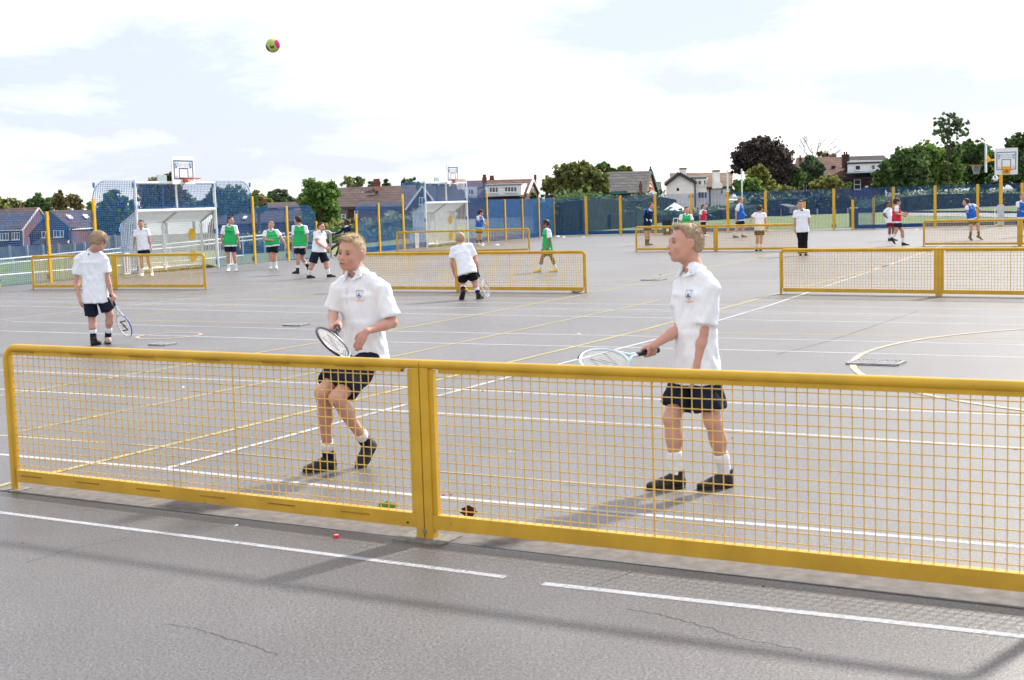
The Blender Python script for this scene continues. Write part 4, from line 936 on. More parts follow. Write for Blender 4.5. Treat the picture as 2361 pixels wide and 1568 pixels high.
hedge([(870, 500, 84), (905, 492, 86), (940, 502, 88), (960, 490, 90)], 'oak', 'flowering shrub behind the rounded blue panel', 3, grp=GH)
# bare tree over the terrace
B = at(1876, 372, 200); t = thing('bare_tree', V((B.x, B.y, 0)), 'bare leafless tree fanning out above the red terrace roof', 'tree'); mb = MB()
k = 200 / FPX; mb.tube([V((B.x, B.y, 0)), B], [.5, .3], 6)
def twig(p, dv, L, r, lev):
    q = p + dv * L; mb.tube([p, (p + q) / 2 + V((random.uniform(-.05, .05) * L, 0, random.uniform(-.04, .04) * L)), q], [r, r * .8, r * .6], 4, caps=False)
    if lev == 0: return
    for _ in range(3 if lev > 1 else 4):
        nd = (dv + V((random.uniform(-.55, .55), random.uniform(-.4, .4), random.uniform(-.25, .45)))).normalized(); twig(p.lerp(q, random.uniform(.45, 1)), nd, L * random.uniform(.55, .8), r * .55, lev - 1)
for dv, L in ((V((.9, 0, .75)), 2.3), (V((.35, 0, 1)), 2.4), (V((-.2, 0, 1)), 2.3), (V((-.75, 0, .8)), 2.2), (V((1.2, .1, .35)), 2.3)): twig(B, dv.normalized(), L, .07, 3)
mb.build('branches', mat('pale_brown_twigs', (.20, .165, .14), .9, .1), t)

# ------------------------------------------------------------------ wooden fences
WOOD = mat('grey_weathered_boards', (.20, .19, .19), .9, .1, var=.25, vscale=3, bump=.3); WOODD = mat('dark_brown_boards', (.035, .028, .04), .9, .1, var=.25, vscale=3)
def board_fence(pts, m, lab, bw=.28):
    """pts: (x, ytop, ybot, d)"""
    a = at(pts[0][0], pts[0][2], pts[0][3]); t = thing('wooden_fence', a, lab, 'fence')
    bd = MB(); 
    for i in range(len(pts) - 1):
        T0, B0 = at(pts[i][0], pts[i][1], pts[i][3]), at(pts[i][0], pts[i][2], pts[i][3]); T1, B1 = at(pts[i + 1][0], pts[i + 1][1], pts[i + 1][3]), at(pts[i + 1][0], pts[i + 1][2], pts[i + 1][3])
        L = (T1 - T0).length; n = max(1, int(L / bw)); d_ = (T1 - T0).normalized()
        for k in range(n):
            f = (k + .5) / n; tp = T0.lerp(T1, f); bt = B0.lerp(B1, f); bt = V((tp.x, tp.y, min(bt.z, tp.z - .5))); nn = V((-d_.y, d_.x, 0)) * (.02 if k % 2 else 0)
            bd.bar(bt + nn, tp + nn + UP * random.uniform(-.02, .02), L / n * .96, .03, up=V((-d_.y, d_.x, 0)))
        for f in (0, .33, .66):
            tp = T0.lerp(T1, f); bt = B0.lerp(B1, f); nn = V((-d_.y, d_.x, 0)) * -.06
            MB().bar(V((tp.x, tp.y, bt.z - .3)) + nn, tp + nn + UP * .05, .12).build('post', mat('pale_post', (.33, .31, .30), .9, .1, var=.2), t)
    tag(bd.build('boards', m, t), kind='stuff'); return t
board_fence([(-60, 571, 602, 72), (60, 567, 600, 74), (170, 562, 597, 76), (240, 556, 594, 77)], WOOD, 'grey board fence in front of the two left brick houses')
board_fence([(228, 543, 590, 82), (330, 542, 588, 86), (480, 538, 584, 90), (600, 540, 580, 92)], WOOD, 'taller grey board fence behind the nearer goal')
board_fence([(1452, 492, 524, 92), (1500, 488, 516, 96), (1545, 494, 511, 99), (1600, 492, 508, 102), (1700, 488, 505, 106)], mat('grey_brown_boards', (.10, .095, .11), .9, .1, var=.2, vscale=3), 'grey brown board fence at the edge of the field below the white house')
board_fence([(1680, 484, 502, 108), (1800, 484, 501, 110), (1925, 482, 499, 112), (2010, 480, 496, 114)], WOODD, 'dark brown board fence at the back of the field behind the standing boy')
MB().box(at(1588 + 300 / 3.37 / 1.7349, 497, 104), (1.9, .3, .9)).build('x', WOODD); bpy.data.objects.remove(bpy.data.objects['x'])

# ------------------------------------------------------------------ houses
BRK = rows_mat('red_brick', (.20, .065, .045), (.22, .17, .14), .23, .08, .012, .25)
BRKD = rows_mat('dark_brick', (.085, .045, .045), (.11, .08, .08), .23, .08, .012, .25)
TILEB = rows_mat('brown_roof_tiles', (.105, .070, .066), (.03, .022, .022), .35, .30, .03, .28)
TILER = rows_mat('red_roof_tiles', (.135, .06, .047), (.05, .025, .02), .35, .30, .03, .28)
TILEG = rows_mat('grey_roof_tiles', (.085, .082, .085), (.02, .02, .022), .35, .34, .04, .35)
TILED = rows_mat('dark_roof_tiles', (.045, .035, .042), (.015, .012, .015), .35, .30, .03, .3)
TILEO = rows_mat('orange_brown_tiles', (.19, .115, .08), (.10, .06, .04), .35, .30, .03, .3)
REND = mat('pale_render', (.83, .81, .78), .9, .1, var=.06, vscale=1.2, bump=.2, bscale=8)
GLASS = mat('dark_window_glass', (.03, .04, .05), .08, .8)
UPVC = mat('white_window_frame', (.75, .76, .77), .45, .4)
BLKG = mat('black_gutter', (.035, .035, .045), .5, .4)
TEAL = mat('teal_bargeboard', (.02, .20, .17), .5, .4)
CLADW = rows_mat('white_boarding', (.84, .85, .88), (.5, .51, .53), 6, .16, .012, .03, .6)
GARD = mat('lead_grey', (.16, .17, .18), .6, .3)
def S(t, pts, m, nm, th=.18):
    return MB().slab([at(*p) for p in pts], th).build(nm, m, t)
def win(t, x0, y0, x1, y1, d, n=2, d1=None, nm='window', transom=None, fw=.07, m=None):
    """window seen between two corners; d and d1 are the distances of its left and right side"""
    d1 = d1 or d; A_, B_, C_, D_ = at(x0, y0, d - .12), at(x1, y0, d1 - .12), at(x1, y1, d1 - .12), at(x0, y1, d - .12)
    ax = (B_ - A_).normalized(); ay = (A_ - D_).normalized(); nn = ax.cross(ay).normalized(); fr = MB()
    if nn.y > 0: nn = -nn
    W = (B_ - A_).length; Hh = (A_ - D_).length; o = D_
    def rc(u0, u1, v0, v1, dd=0): fr.box(o + ax * (u0 + u1) / 2 + ay * (v0 + v1) / 2 + nn * dd, (abs(u1 - u0), .08, abs(v1 - v0)), (ax, nn, ay))
    rc(0, W, Hh - fw, Hh); rc(0, W, 0, fw); rc(0, fw, fw, Hh - fw); rc(W - fw, W, fw, Hh - fw)
    for k in range(1, n): rc(W * k / n - fw * .5, W * k / n + fw * .5, fw, Hh - fw)
    if transom: rc(fw, W - fw, Hh * transom - fw / 2, Hh * transom + fw / 2, .004)
    f = fr.build(nm, m or UPVC, t)
    g = MB().box(o + ax * W / 2 + ay * Hh / 2 - nn * .02, (W - fw, .03, Hh - fw), (ax, nn, ay)).build('pane', GLASS, f)
    sl = MB().box(o + ax * W / 2 - ay * .04 + nn * .05, (W + .1, .14, .07), (ax, nn, ay)).build('sill', UPVC, f)
    return f
def chim(t, x, y0, y1, w, d, m=BRK, pots=2, dep=.7, cap=None):
    c0 = at(x, y1, d); c1 = at(x, y0, d); W = w / FPX * d
    o = MB().box((c0 + c1) / 2, (W, dep, c1.z - c0.z)).build('chimney', m, t)
    MB().box(V((c1.x, c1.y, c1.z - .12)), (W * 1.12, dep * 1.1, .14)).build('chimney_cap', cap or m, o)
    for k in range(pots): MB().tube([V((c1.x + W * ((k + .5) / pots - .5) * .8, c1.y, c1.z - .05)), V((c1.x + W * ((k + .5) / pots - .5) * .8, c1.y, c1.z + .35))], .11, 8).build('chimney_pot', mat('clay_pot', (.22, .07, .045), .8, .2), o, True)
    return o
def house(lab, x, y, d): 
    p = at(x, y, d); return thing('house', p, lab, 'house')
# H1 left brick house, gable to the right
t = house('brick house with a brown roof at the left edge, seen through the blue fence', 40, 575, 165)
S(t, [(-70, 489, 172), (89, 480.5, 172), (52, 530, 163), (-70, 534, 163)], TILEB, 'roof')
S(t, [(89, 480, 172), (52, 531, 163.2), (54, 585, 163.2), (118, 585, 181), (118, 531, 181)], BRK, 'gable_wall')
S(t, [(-70, 534, 163.4), (53, 531, 163.4), (55, 590, 163.4), (-70, 592, 163.4)], BRKD, 'front_wall')
MB().bar(at(-70, 533.5, 162.6), at(52.5, 530.5, 162.6), .14).build('gutter', UPVC, t); MB().bar(at(53.5, 532, 162.5), at(55.5, 585, 162.5), .11).build('drainpipe', UPVC, t)
MB().bar(at(89.5, 479.8, 171.8), at(51.5, 531, 162.7), .16).bar(at(89, 479.8, 171.8), at(104, 500, 176), .16).build('bargeboard', mat('pale_verge', (.5, .42, .36), .7, .2), t)
win(t, -22, 537, -4, 554, 163.2, 2); win(t, 0, 537, 20, 554, 163.2, 3); win(t, 27, 536, 46, 553, 163.2, 3)
chim(t, 53, 478, 486, 5, 176)
# H2 house with two skylights
t = house('dark gabled brick house with two bright skylights left of the nearer goal', 150, 572, 150)
S(t, [(116, 488, 152), (226, 487, 166), (246, 525, 160), (164, 528, 146)], TILEB, 'roof')
S(t, [(116, 488, 150), (164, 528, 146.2), (160, 531, 146.2), (162, 575, 146.2), (72, 577, 147), (70, 541, 147)], mat('dark_tile_hanging', (.035, .028, .045), .8, .2, var=.25, vscale=2, bump=.3, bscale=6), 'gable_wall')
S(t, [(160, 529, 146.4), (246, 526, 160.3), (244, 568, 160.3), (162, 575, 146.4)], BRK, 'side_wall')
MB().bar(at(161, 528.6, 145.9), at(249, 524.6, 159.8), .15).build('gutter', UPVC, t); MB().bar(at(241, 526, 159.5), at(242, 566, 159.5), .11).build('drainpipe', UPVC, t)
MB().bar(at(115.5, 487, 150), at(165, 528, 145.9), .18).bar(at(116, 487, 150), at(66, 545, 147), .18).build('bargeboard', BLKG, t)
def skyl(t, pts, d0, d1):
    f = S(t, [(pts[0][0], pts[0][1], d0), (pts[1][0], pts[1][1], d0 + .3), (pts[2][0], pts[2][1], d1), (pts[3][0], pts[3][1], d1 - .3)], mat('bright_skylight', (.75, .8, .86), .12, .8), 'skylight', .08); return f
skyl(t, ((151, 496), (161, 496), (171, 505), (161, 506)), 151, 150); skyl(t, ((189, 495), (200, 495), (208, 504), (198, 505)), 156, 155)
win(t, 123, 531, 147, 547, 146.1, 3); win(t, 96, 533, 105, 548, 146.3, 1); win(t, 118, 501, 125, 506, 149.3, 2); win(t, 207, 532, 212, 539, 153, 1)
S(t, [(84, 556, 146.0), (150, 551, 145.6), (160, 566, 143.5), (76, 568, 144)], TILED, 'porch_roof'); S(t, [(160, 554.5, 145.5), (160, 566.5, 143.8), (147, 567, 143.8)], UPVC, 'porch_gable', .1)
chim(t, 229, 492, 525, 8, 163)
# H3 long terrace seen through the fence behind the goal
t = house('long low terrace seen through the blue fence behind the nearer goal', 540, 575, 170)
S(t, [(495, 494, 178), (690, 486, 184), (716, 512, 176), (480, 522, 170)], TILED, 'roof'); S(t, [(480, 522, 170.5), (716, 512, 176.5), (716, 570, 176.5), (480, 578, 170.5)], BRKD, 'front_wall')
for xx in (545, 560, 590, 640): win(t, xx, 528, xx + 9, 541, 171.5 + (xx - 500) * .03, 2)
skyl(t, ((562, 499), (571, 499), (568, 505), (559, 505)), 176, 174)
# H4 small brown roof with chimney stacks
t = house('small brown roofed house with red chimneys left of the big leafy tree', 640, 540, 190)
S(t, [(618, 470, 196), (682, 468, 196), (690, 481, 189), (596, 482, 189)], TILEB, 'roof'); S(t, [(680, 467, 196), (668, 482, 190), (668, 540, 190), (700, 540, 198), (700, 486, 198)], BRK, 'gable_wall'); S(t, [(596, 481, 189.4), (668, 482, 189.4), (668, 540, 189.4), (596, 540, 189.4)], BRKD, 'front_wall')
MB().bar(at(679, 467, 195.8), at(704, 494, 198), .25).build('bargeboard', mat('red_bargeboard', (.22, .06, .05), .6, .3), t)
skyl(t, ((624, 472), (630, 472), (626, 480), (618, 480)), 194, 190)
chim(t, 688, 464, 481, 9, 197, pots=2); chim(t, 607, 465, 472, 12, 199, pots=4); chim(t, 583, 463, 472, 6, 199, pots=2)
# H5 long brown roof
t = house('long two storey brick house with a wide brown roof and brick chimney', 850, 540, 160)
S(t, [(772, 436.5, 170), (958, 429.5, 170), (970, 478, 160), (778, 481, 160)], TILEB, 'roof'); S(t, [(778, 482, 160.6), (970, 478, 160.6), (970, 545, 160.6), (778, 547, 160.6)], BRK, 'front_wall')
S(t, [(780, 483, 160.0), (802, 483, 160.0), (802, 512, 160), (780, 512, 160)], mat('grey_render', (.17, .17, .18), .9, .1, var=.1), 'render_panel', .1)
MB().bar(at(776, 481.5, 159.6), at(970, 479.5, 159.6), .18).bar(at(802.5, 482, 159.7), at(803, 545, 159.7), .12).build('gutter', BLKG, t)
MB().bar(at(772, 436, 170), at(958, 429, 170), .3, .2).build('ridge_tiles', mat('red_ridge', (.25, .09, .06), .8, .2), t)
win(t, 787, 494, 797, 510, 159.9, 1, transom=.55); win(t, 817, 486, 826, 507, 160.2, 1, transom=.72); win(t, 748, 500, 760, 512, 162, 1); win(t, 890, 494, 902, 508, 160.2, 2); win(t, 915, 494, 928, 508, 160.2, 2)
c_ = chim(t, 868.5, 419, 440, 17, 168, pots=5); S(t, [(860, 438, 166), (877, 437, 166), (872, 447, 165.4), (866, 447, 165.4)], BRK, 'chimney_base', .5)
for xx in (837, 886.5): S(t, [(xx - 2, 444, 167.3), (xx + 2.5, 443.5, 167.3), (xx + 2, 447, 166.6), (xx - 2.5, 447.5, 166.6)], GARD, 'roof_vent', .1)
# H5b gable seen behind the blue panel left of the farther goal
t = house('steep gabled house seen through the blue panel left of the farther goal', 970, 545, 150)
S(t, [(974, 430, 150), (1000, 462, 150), (1000, 545, 150), (948, 545, 150), (940, 478, 150)], BRKD, 'gable_wall'); MB().bar(at(974, 429, 149.7), at(934, 484, 149.7), .2).bar(at(974, 429, 149.7), at(1002, 466, 149.7), .2).build('bargeboard', UPVC, t)
S(t, [(974, 430, 150.3), (1060, 432, 160), (1084, 470, 158), (1000, 464, 150.3)], TILED, 'roof'); win(t, 966, 455, 980, 472, 149.8, 2)
# H6 house with white dormer
t = house('red roofed house with a wide white dormer and a white edged gable', 1160, 520, 165)
S(t, [(1040, 421, 172), (1228, 415.5, 172), (1206, 458, 162), (1036, 462, 162)], TILER, 'roof')
S(t, [(1228, 416, 172), (1211, 447, 164.8), (1209, 520, 164.8), (1244, 520, 178), (1242, 446, 178)], BRK, 'gable_wall')
S(t, [(1036, 461, 163), (1210, 455, 163), (1210, 520, 163), (1036, 520, 163)], BRK, 'front_wall')
MB().bar(at(1229, 415, 171.8), at(1216, 447, 164.5), .22).bar(at(1229, 415, 171.8), at(1243, 446, 177.8), .26).build('bargeboard', UPVC, t)
S(t, [(1118, 427, 160.2), (1200, 424, 160.2), (1200, 449, 160.2), (1120, 452, 160.2)], CLADW, 'dormer_front', .12); S(t, [(1200, 424, 160.2), (1214, 423.5, 166), (1204, 449, 160.6), (1200, 449, 160.2)], CLADW, 'dormer_cheek', .1)
S(t, [(1116, 426, 159.9), (1202, 423.4, 159.9), (1216, 422, 167), (1124, 424.4, 167)], GARD, 'dormer_roof', .12)
MB().bar(at(1118, 452, 160), at(1201, 449.5, 160), .16).build('dormer_sill', mat('pale_blue_grey', (.42, .5, .56), .6, .2), t)
S(t, [(1048, 432, 160.6), (1100, 430, 160.6), (1100, 454, 160.6), (1048, 456, 160.6)], CLADW, 'dormer_front', .12); win(t, 1054, 437, 1068, 450, 160.5, 2); win(t, 1080, 436, 1092, 449, 160.5, 2)
win(t, 1127.5, 431, 1149, 444.5, 160.1, 3); win(t, 1163, 430, 1192, 443, 160.1, 4)
win(t, 1224, 432, 1230, 444, 170.5, 2, 172.5)
chim(t, 1117, 409, 430, 10, 168, pots=2); chim(t, 1134, 411, 420, 10, 176, pots=4); chim(t, 1234, 409, 430, 5.5, 176, pots=2)
# H7 red roof half hidden behind the oak
t = house('steep red roof half hidden behind the large oak', 1320, 520, 175)
S(t, [(1286, 396, 182), (1384, 394, 182), (1400, 452, 172), (1268, 452, 172)], TILER, 'roof'); S(t, [(1268, 451, 172.5), (1400, 451, 172.5), (1400, 520, 172.5), (1268, 520, 172.5)], BRK, 'front_wall')
S(t, [(1286, 396, 182), (1270, 448, 173), (1256, 452, 183), (1256, 500, 183), (1270, 500, 173)], BRKD, 'gable_wall'); win(t, 1360, 441, 1371, 456, 171.9, 2, m=UPVC)
# H8 grey roof with teal boards
t = house('grey slate roofed brick house with teal gable boards', 1450, 520, 160)
S(t, [(1400, 399.5, 168), (1500.5, 397.5, 168), (1490, 425, 161.6), (1486, 448, 156), (1446, 448, 156), (1446, 444, 157), (1396, 446, 157)], TILEG, 'roof')
S(t, [(1500.5, 398, 168), (1486, 448, 158), (1486, 520, 158), (1514, 520, 174), (1515, 444, 174)], mat('orange_brick', (.36, .15, .09), .9, .1, var=.15, vscale=3, bump=.3, bscale=20), 'gable_wall')
S(t, [(1402, 445, 158), (1486, 447, 158), (1486, 520, 158), (1402, 520, 158)], BRK, 'front_wall')
MB().bar(at(1501, 397, 167.8), at(1517, 447, 174), .42).bar(at(1397, 445.5, 156.7), at(1448, 444.5, 156.7), .16).build('bargeboard', TEAL, t)
MB().bar(at(1501, 397, 167.6), at(1486, 448, 157.6), .2).build('verge', mat('dark_verge', (.06, .08, .08), .7, .2), t)
MB().bar(at(1400, 399, 168), at(1500, 397, 168), .3, .2).build('ridge_tiles', MATS['red_ridge'], t)
win(t, 1497, 420, 1501.5, 430, 164.5, 1, 166.5); win(t, 1394, 450, 1400, 470, 157.5, 1); win(t, 1401.5, 452, 1408, 470, 157.8, 1); win(t, 1434, 456, 1441, 463, 157.7, 2)
S(t, [(1486, 445, 155), (1502, 440, 160), (1513, 446, 162), (1510, 450, 160), (1488, 452, 155)], GARD, 'lean_to_roof', .15); S(t, [(1488, 452, 155.2), (1508, 450, 160), (1508, 500, 160), (1488, 500, 155.2)], BRK, 'lean_to_wall', .2)
chim(t, 1500, 390, 402, 6, 171, pots=1); chim(t, 1477, 425, 447, 6.5, 156, pots=1, cap=BRK)
S(t, [(1510, 422, 190), (1524, 422, 190), (1526, 440, 184), (1512, 440, 184)], TILEB, 'far_roof'); MB().bar(at(1524, 421, 190), at(1529, 442, 184), .25).build('far_bargeboard', UPVC, t)
# H9 white rendered house
t = house('white rendered house with brown tiled roof and three white chimneys', 1600, 520, 165)
D9 = 165
S(t, [(1574, 399, 176), (1533.5, 425.5, 164), (1534, 520, 164), (1601.5, 520, 164), (1601.5, 421, 164), (1574, 399, 164)], REND, 'x') and bpy.data.objects.remove(bpy.data.objects['x'])
MB().slab([at(1566.5, 402, D9), at(1602, 423, D9), at(1603, 520, D9), at(1537, 520, D9), at(1536, 425, D9)], .3).build('gable_wall', REND, t)
S(t, [(1544, 402, 180), (1690, 401, 180), (1688, 431.5, 171), (1627, 434, 171), (1600, 424, 168), (1546, 424, 172)], TILEO, 'roof')
S(t, [(1566.5, 399.5, D9 - .4), (1536, 425, D9 - .4), (1533, 423.5, D9 + 9), (1564, 399, D9 + 12)], TILEO, 'gable_roof', .2)
S(t, [(1566.5, 399.5, D9 - .4), (1605, 421.5, D9 - .4), (1612, 420, D9 + 8), (1572, 399, D9 + 12)], TILEO, 'gable_roof', .2)
MB().bar(at(1566.5, 400, D9 - .6), at(1533, 427, D9 - .6), .34, .34).bar(at(1566.5, 400, D9 - .6), at(1606, 422.5, D9 - .6), .34, .34).build('bargeboard', BLKG, t)
S(t, [(1603, 410, 168), (1626, 411, 168), (1628, 434, 168), (1632, 520, 168), (1603, 520, 168)], REND, 'middle_wall', .3); S(t, [(1626, 434, 170.5), (1688, 432, 170.5), (1688, 520, 170.5), (1628, 520, 170.5)], REND, 'right_wall', .3)
S(t, [(1588, 409, 167.6), (1629, 408.6, 167.6), (1632, 406.5, 174), (1590, 407, 174)], BLKG, 'dormer_roof', .15); MB().slab([at(1628.5, 410, 167.9), at(1631, 410, 172), at(1622, 432, 168.2)], .1).build('dormer_cheek', REND, t)
MB().bar(at(1625, 435, 170), at(1689, 432.3, 170), .22).bar(at(1636.5, 435, 170.2), at(1637, 476, 170.2), .14).bar(at(1602.3, 423, D9 - .35), at(1603, 478, D9 - .35), .16).build('gutter', BLKG, t)
win(t, 1557, 411.5, 1569, 427, D9 - .1, 1, nm='window'); win(t, 1572, 411.5, 1583, 427, D9 - .1, 1); win(t, 1609, 415.5, 1617.5, 427, 167.8, 1); win(t, 1622, 414.5, 1628, 427, 167.8, 1)
win(t, 1609, 442, 1631, 457.5, 167.8, 3); win(t, 1547, 448, 1556, 457, D9 - .1, 1, transom=.6); win(t, 1584, 447, 1592, 457, D9 - .1, 1, transom=.6); win(t, 1660.5, 429 + 4, 1667.5, 448, 170.3, 1, transom=.6); win(t, 1639, 438.5, 1647, 441, 170.3, 2)
MB().disc(at(1563, 437, D9 - .3), V((1, 0, 0)), UP, .16, .2, .12, 12).build('satellite_dish', BLKG, t)
def wchim(x, y0, y1, w, d):
    o = chim(t, x, y0, y1, w, d, REND, pots=0, dep=1.0, cap=mat('dark_cap', (.10, .055, .05), .8, .2)); return o
wchim(1574.5, 387, 410, 14, 172); wchim(1651, 392, 424, 14, 169.5); wchim(1683, 396, 402, 9, 182); wchim(1549, 399, 404, 6, 182)
S(t, [(1644, 421, 168.9), (1660, 421, 168.9), (1664, 428, 168.9), (1663, 434, 168.9), (1641, 435, 168.9), (1641, 428, 168.9)], REND, 'chimney_breast', .8)
# H10 red terrace with white dormer
t = house('red tiled terrace with a long white dormer at the right, partly behind trees', 1950, 520, 175)
S(t, [(1836, 366, 184), (1941, 364.5, 184), (1953, 411, 176), (1826, 415, 176)], TILER, 'roof'); S(t, [(1941, 364, 184), (2037, 361, 184), (2058, 380, 180), (2030, 408, 176), (1953, 411, 176)], TILED, 'roof')
S(t, [(1826, 414.5, 176.6), (2040, 408.5, 176.6), (2040, 520, 176.6), (1826, 520, 176.6)], BRKD, 'front_wall')
S(t, [(1954, 375.5, 173.8), (2029, 373, 173.8), (2029, 394.5, 173.8), (1954, 397.5, 173.8)], CLADW, 'dormer_front', .14); S(t, [(2029, 373, 173.8), (2046, 372, 178), (2046, 392, 178), (2029, 394.5, 173.8)], CLADW, 'dormer_cheek', .1)
S(t, [(1952, 374.8, 173.5), (2031, 372.2, 173.5), (2045, 369, 180), (1958, 369.5, 180)], BLKG, 'dormer_roof', .2)
MB().bar(at(1953, 398, 173.4), at(2030, 395.3, 173.4), .2).build('dormer_sill', mat('pale_blue_grey', (.42, .5, .56), .6, .2), t); MB().bar(at(1826, 415, 176), at(2040, 409, 176), .22).build('gutter', BLKG, t)
win(t, 1971.5, 381, 1984, 392.5, 173.7, 1); win(t, 2009, 380, 2018, 391.5, 173.7, 1); win(t, 2031, 378.5, 2043, 392, 174.8, 1, 177)
win(t, 1916, 382, 1926.5, 392, 179.5, 1, m=GARD); win(t, 1969, 414, 1984.5, 437, 176.4, 1, transom=.5); win(t, 1841, 418, 1854, 440, 176.4, 1, transom=.5); win(t, 1858, 418, 1872, 440, 176.4, 1, transom=.5)
win(t, 1855, 384, 1863, 390, 180, 1, m=GARD); MB().box(at(1998, 430.5, 176), (.4, .2, .2)).build('wall_box', UPVC, t)
chim(t, 1949.5, 356, 388, 13, 178, BRKD, pots=2, dep=1.1); chim(t, 1845, 364, 380, 5, 180, BRK, pots=1)
# garden gazebo and shed
c_ = at(1555, 467, 103); t = thing('gazebo', V((c_.x, c_.y, 0)), 'pale canvas gazebo roof in the garden of the white house', 'gazebo')
mb = MB(); q = [at(1531, 484, 100), at(1562, 486, 98), at(1585, 484, 103), at(1556, 480, 106)]
for i in range(4): MB().slab([c_, q[i], q[(i + 1) % 4]], .03).build('canopy_panel', mat('pale_canvas', (.62, .66, .70), .6, .3, var=.1), t)
for p in q: MB().bar(V((p.x, p.y, 0)), p, .08).build('pole', GARD, t)
c_ = at(1812, 484, 112); t = thing('shed', V((c_.x, c_.y, 0)), 'low grey garden shed behind the far fence left of the standing boy', 'shed')
MB().slab([at(1799, 470.5, 110), at(1818, 476.5, 108), at(1844, 475.8, 116), at(1822, 470, 118)], .1).build('roof', mat('grey_felt', (.10, .11, .115), .8, .2, var=.1), t); MB().slab([at(1799, 472, 110.5), at(1818, 478, 108.6), at(1818, 492, 108.6), at(1799, 492, 110.5)], .1).build('side_wall', WOODD, t); MB().slab([at(1818, 478, 108.6), at(1843, 477, 116), at(1843, 492, 116), at(1818, 492, 108.6)], .1).build('front_wall', mat('shed_boards', (.09, .10, .10), .9, .1, var=.2), t)
# ------------------------------------------------------------------ smooth implicit surfaces for people and clothes
def sdf_mesh(prims, vox, smooth=1, noise_amp=0.0, noise_scale=8.0, noise_seed=0.0):
    los = []; his = []
    def bb(p):
        k = p[0]
        if k == 'c': a, b, ra, rb = p[1:5]; r = max(ra, rb); return np.minimum(a, b) - r, np.maximum(a, b) + r
        if k == 'e': c, Rm, rad = p[1:4]; r = max(rad); return c - r, c + r
        if k in 't': a, b, s, r0, r1 = p[1:6]; r = max(max(r0), max(r1)); return np.minimum(a, b) - r, np.maximum(a, b) + r
        return None
    for p in prims:
        if p[0] in 'cet': lo, hi = bb(p); los.append(lo); his.append(hi)
    lo = np.min(los, 0) - vox * 3; hi = np.max(his, 0) + vox * 3
    n = np.ceil((hi - lo) / vox).astype(int) + 1
    F = np.full(n, 1.0, dtype=np.float32)
    ax = [lo[i] + vox * np.arange(n[i]) for i in range(3)]
    for p in prims:
        op = p[0]; k = p[-1]
        kind = op.strip('-')
        if kind == 'p':   # cut by a half space inside a box: point, normal, centre, radius
            _, pt, nn, cc, rad, kk = p
            l_, h_ = cc - rad, cc + rad; pad = 0
        else: l_, h_ = bb((kind,) + tuple(p[1:])); pad = abs(k) * 1.0 + vox * 3
        i0 = np.clip(((l_ - pad - lo) / vox).astype(int), 0, n - 1); i1 = np.clip(np.ceil((h_ + pad - lo) / vox).astype(int) + 1, 1, n)
        if np.any(i1 <= i0): continue
        X = ax[0][i0[0]:i1[0]][:, None, None]; Y = ax[1][i0[1]:i1[1]][None, :, None]; Z = ax[2][i0[2]:i1[2]][None, None, :]
        if kind == 'c':
            a, b, ra, rb = p[1:5]; d = b - a; L2 = max(1e-9, d @ d)
            px, py, pz = X - a[0], Y - a[1], Z - a[2]
            t = np.clip((px * d[0] + py * d[1] + pz * d[2]) / L2, 0, 1)
            D = np.sqrt((px - t * d[0]) ** 2 + (py - t * d[1]) ** 2 + (pz - t * d[2]) ** 2) - (ra + (rb - ra) * t)
        elif kind == 'e':
            c, Rm, rad = p[1:4]; px, py, pz = X - c[0], Y - c[1], Z - c[2]
            q = [(px * Rm[i][0] + py * Rm[i][1] + pz * Rm[i][2]) for i in range(3)]
            k0 = np.sqrt(sum((q[i] / rad[i]) ** 2 for i in range(3))) + 1e-9; k1 = np.sqrt(sum((q[i] / rad[i] ** 2) ** 2 for i in range(3))) + 1e-9
            D = k0 * (k0 - 1) / k1
        elif kind == 't':
            a, b, s, r0, r1 = p[1:6]; d = b - a; L = np.sqrt(d @ d); d = d / L; s = s - d * (s @ d); s = s / np.sqrt(s @ s); w = np.cross(d, s)
            px, py, pz = X - a[0], Y - a[1], Z - a[2]
            z_ = px * d[0] + py * d[1] + pz * d[2]; t = np.clip(z_ / L, 0, 1); t = t if len(p) < 8 else t
            u = px * s[0] + py * s[1] + pz * s[2]; v = px * w[0] + py * w[1] + pz * w[2]
            A = r0[0] + (r1[0] - r0[0]) * t; B = r0[1] + (r1[1] - r0[1]) * t
            k0 = np.sqrt((u / A) ** 2 + (v / B) ** 2) + 1e-6; k1 = np.sqrt((u / A ** 2) ** 2 + (v / B ** 2) ** 2) + 1e-6
            D = np.maximum(k0 * (k0 - 1) / k1, np.abs(z_ - L / 2) - L / 2)
        elif kind == 'p':
            D = (X - pt[0]) * nn[0] + (Y - pt[1]) * nn[1] + (Z - pt[2]) * nn[2]
        sl = (slice(i0[0], i1[0]), slice(i0[1], i1[1]), slice(i0[2], i1[2])); G = F[sl]
        kk = max(abs(k), 1e-4)
        if kind == 'p': h = np.clip(.5 - .5 * (D - G) / kk, 0, 1); F[sl] = D * (1 - h) + G * h + kk * h * (1 - h)
        elif op[0] == '-': h = np.clip(.5 - .5 * (G + D) / kk, 0, 1); F[sl] = G * (1 - h) - D * h + kk * h * (1 - h)
        else: h = np.clip(.5 + .5 * (G - D) / kk, 0, 1); F[sl] = G * (1 - h) + D * h - kk * h * (1 - h)
    # surface nets
    s = F < 0; n0 = np.array(F.shape) - 1
    cnt = sum(s[i:n0[0] + i, j:n0[1] + j, k:n0[2] + k].astype(np.int8) for i in (0, 1) for j in (0, 1) for k in (0, 1))
    cells = np.argwhere((cnt > 0) & (cnt < 8)); M = len(cells)
    cv = {}
    for i in (0, 1):
        for j in (0, 1):
            for k in (0, 1): cv[(i, j, k)] = F[cells[:, 0] + i, cells[:, 1] + j, cells[:, 2] + k]
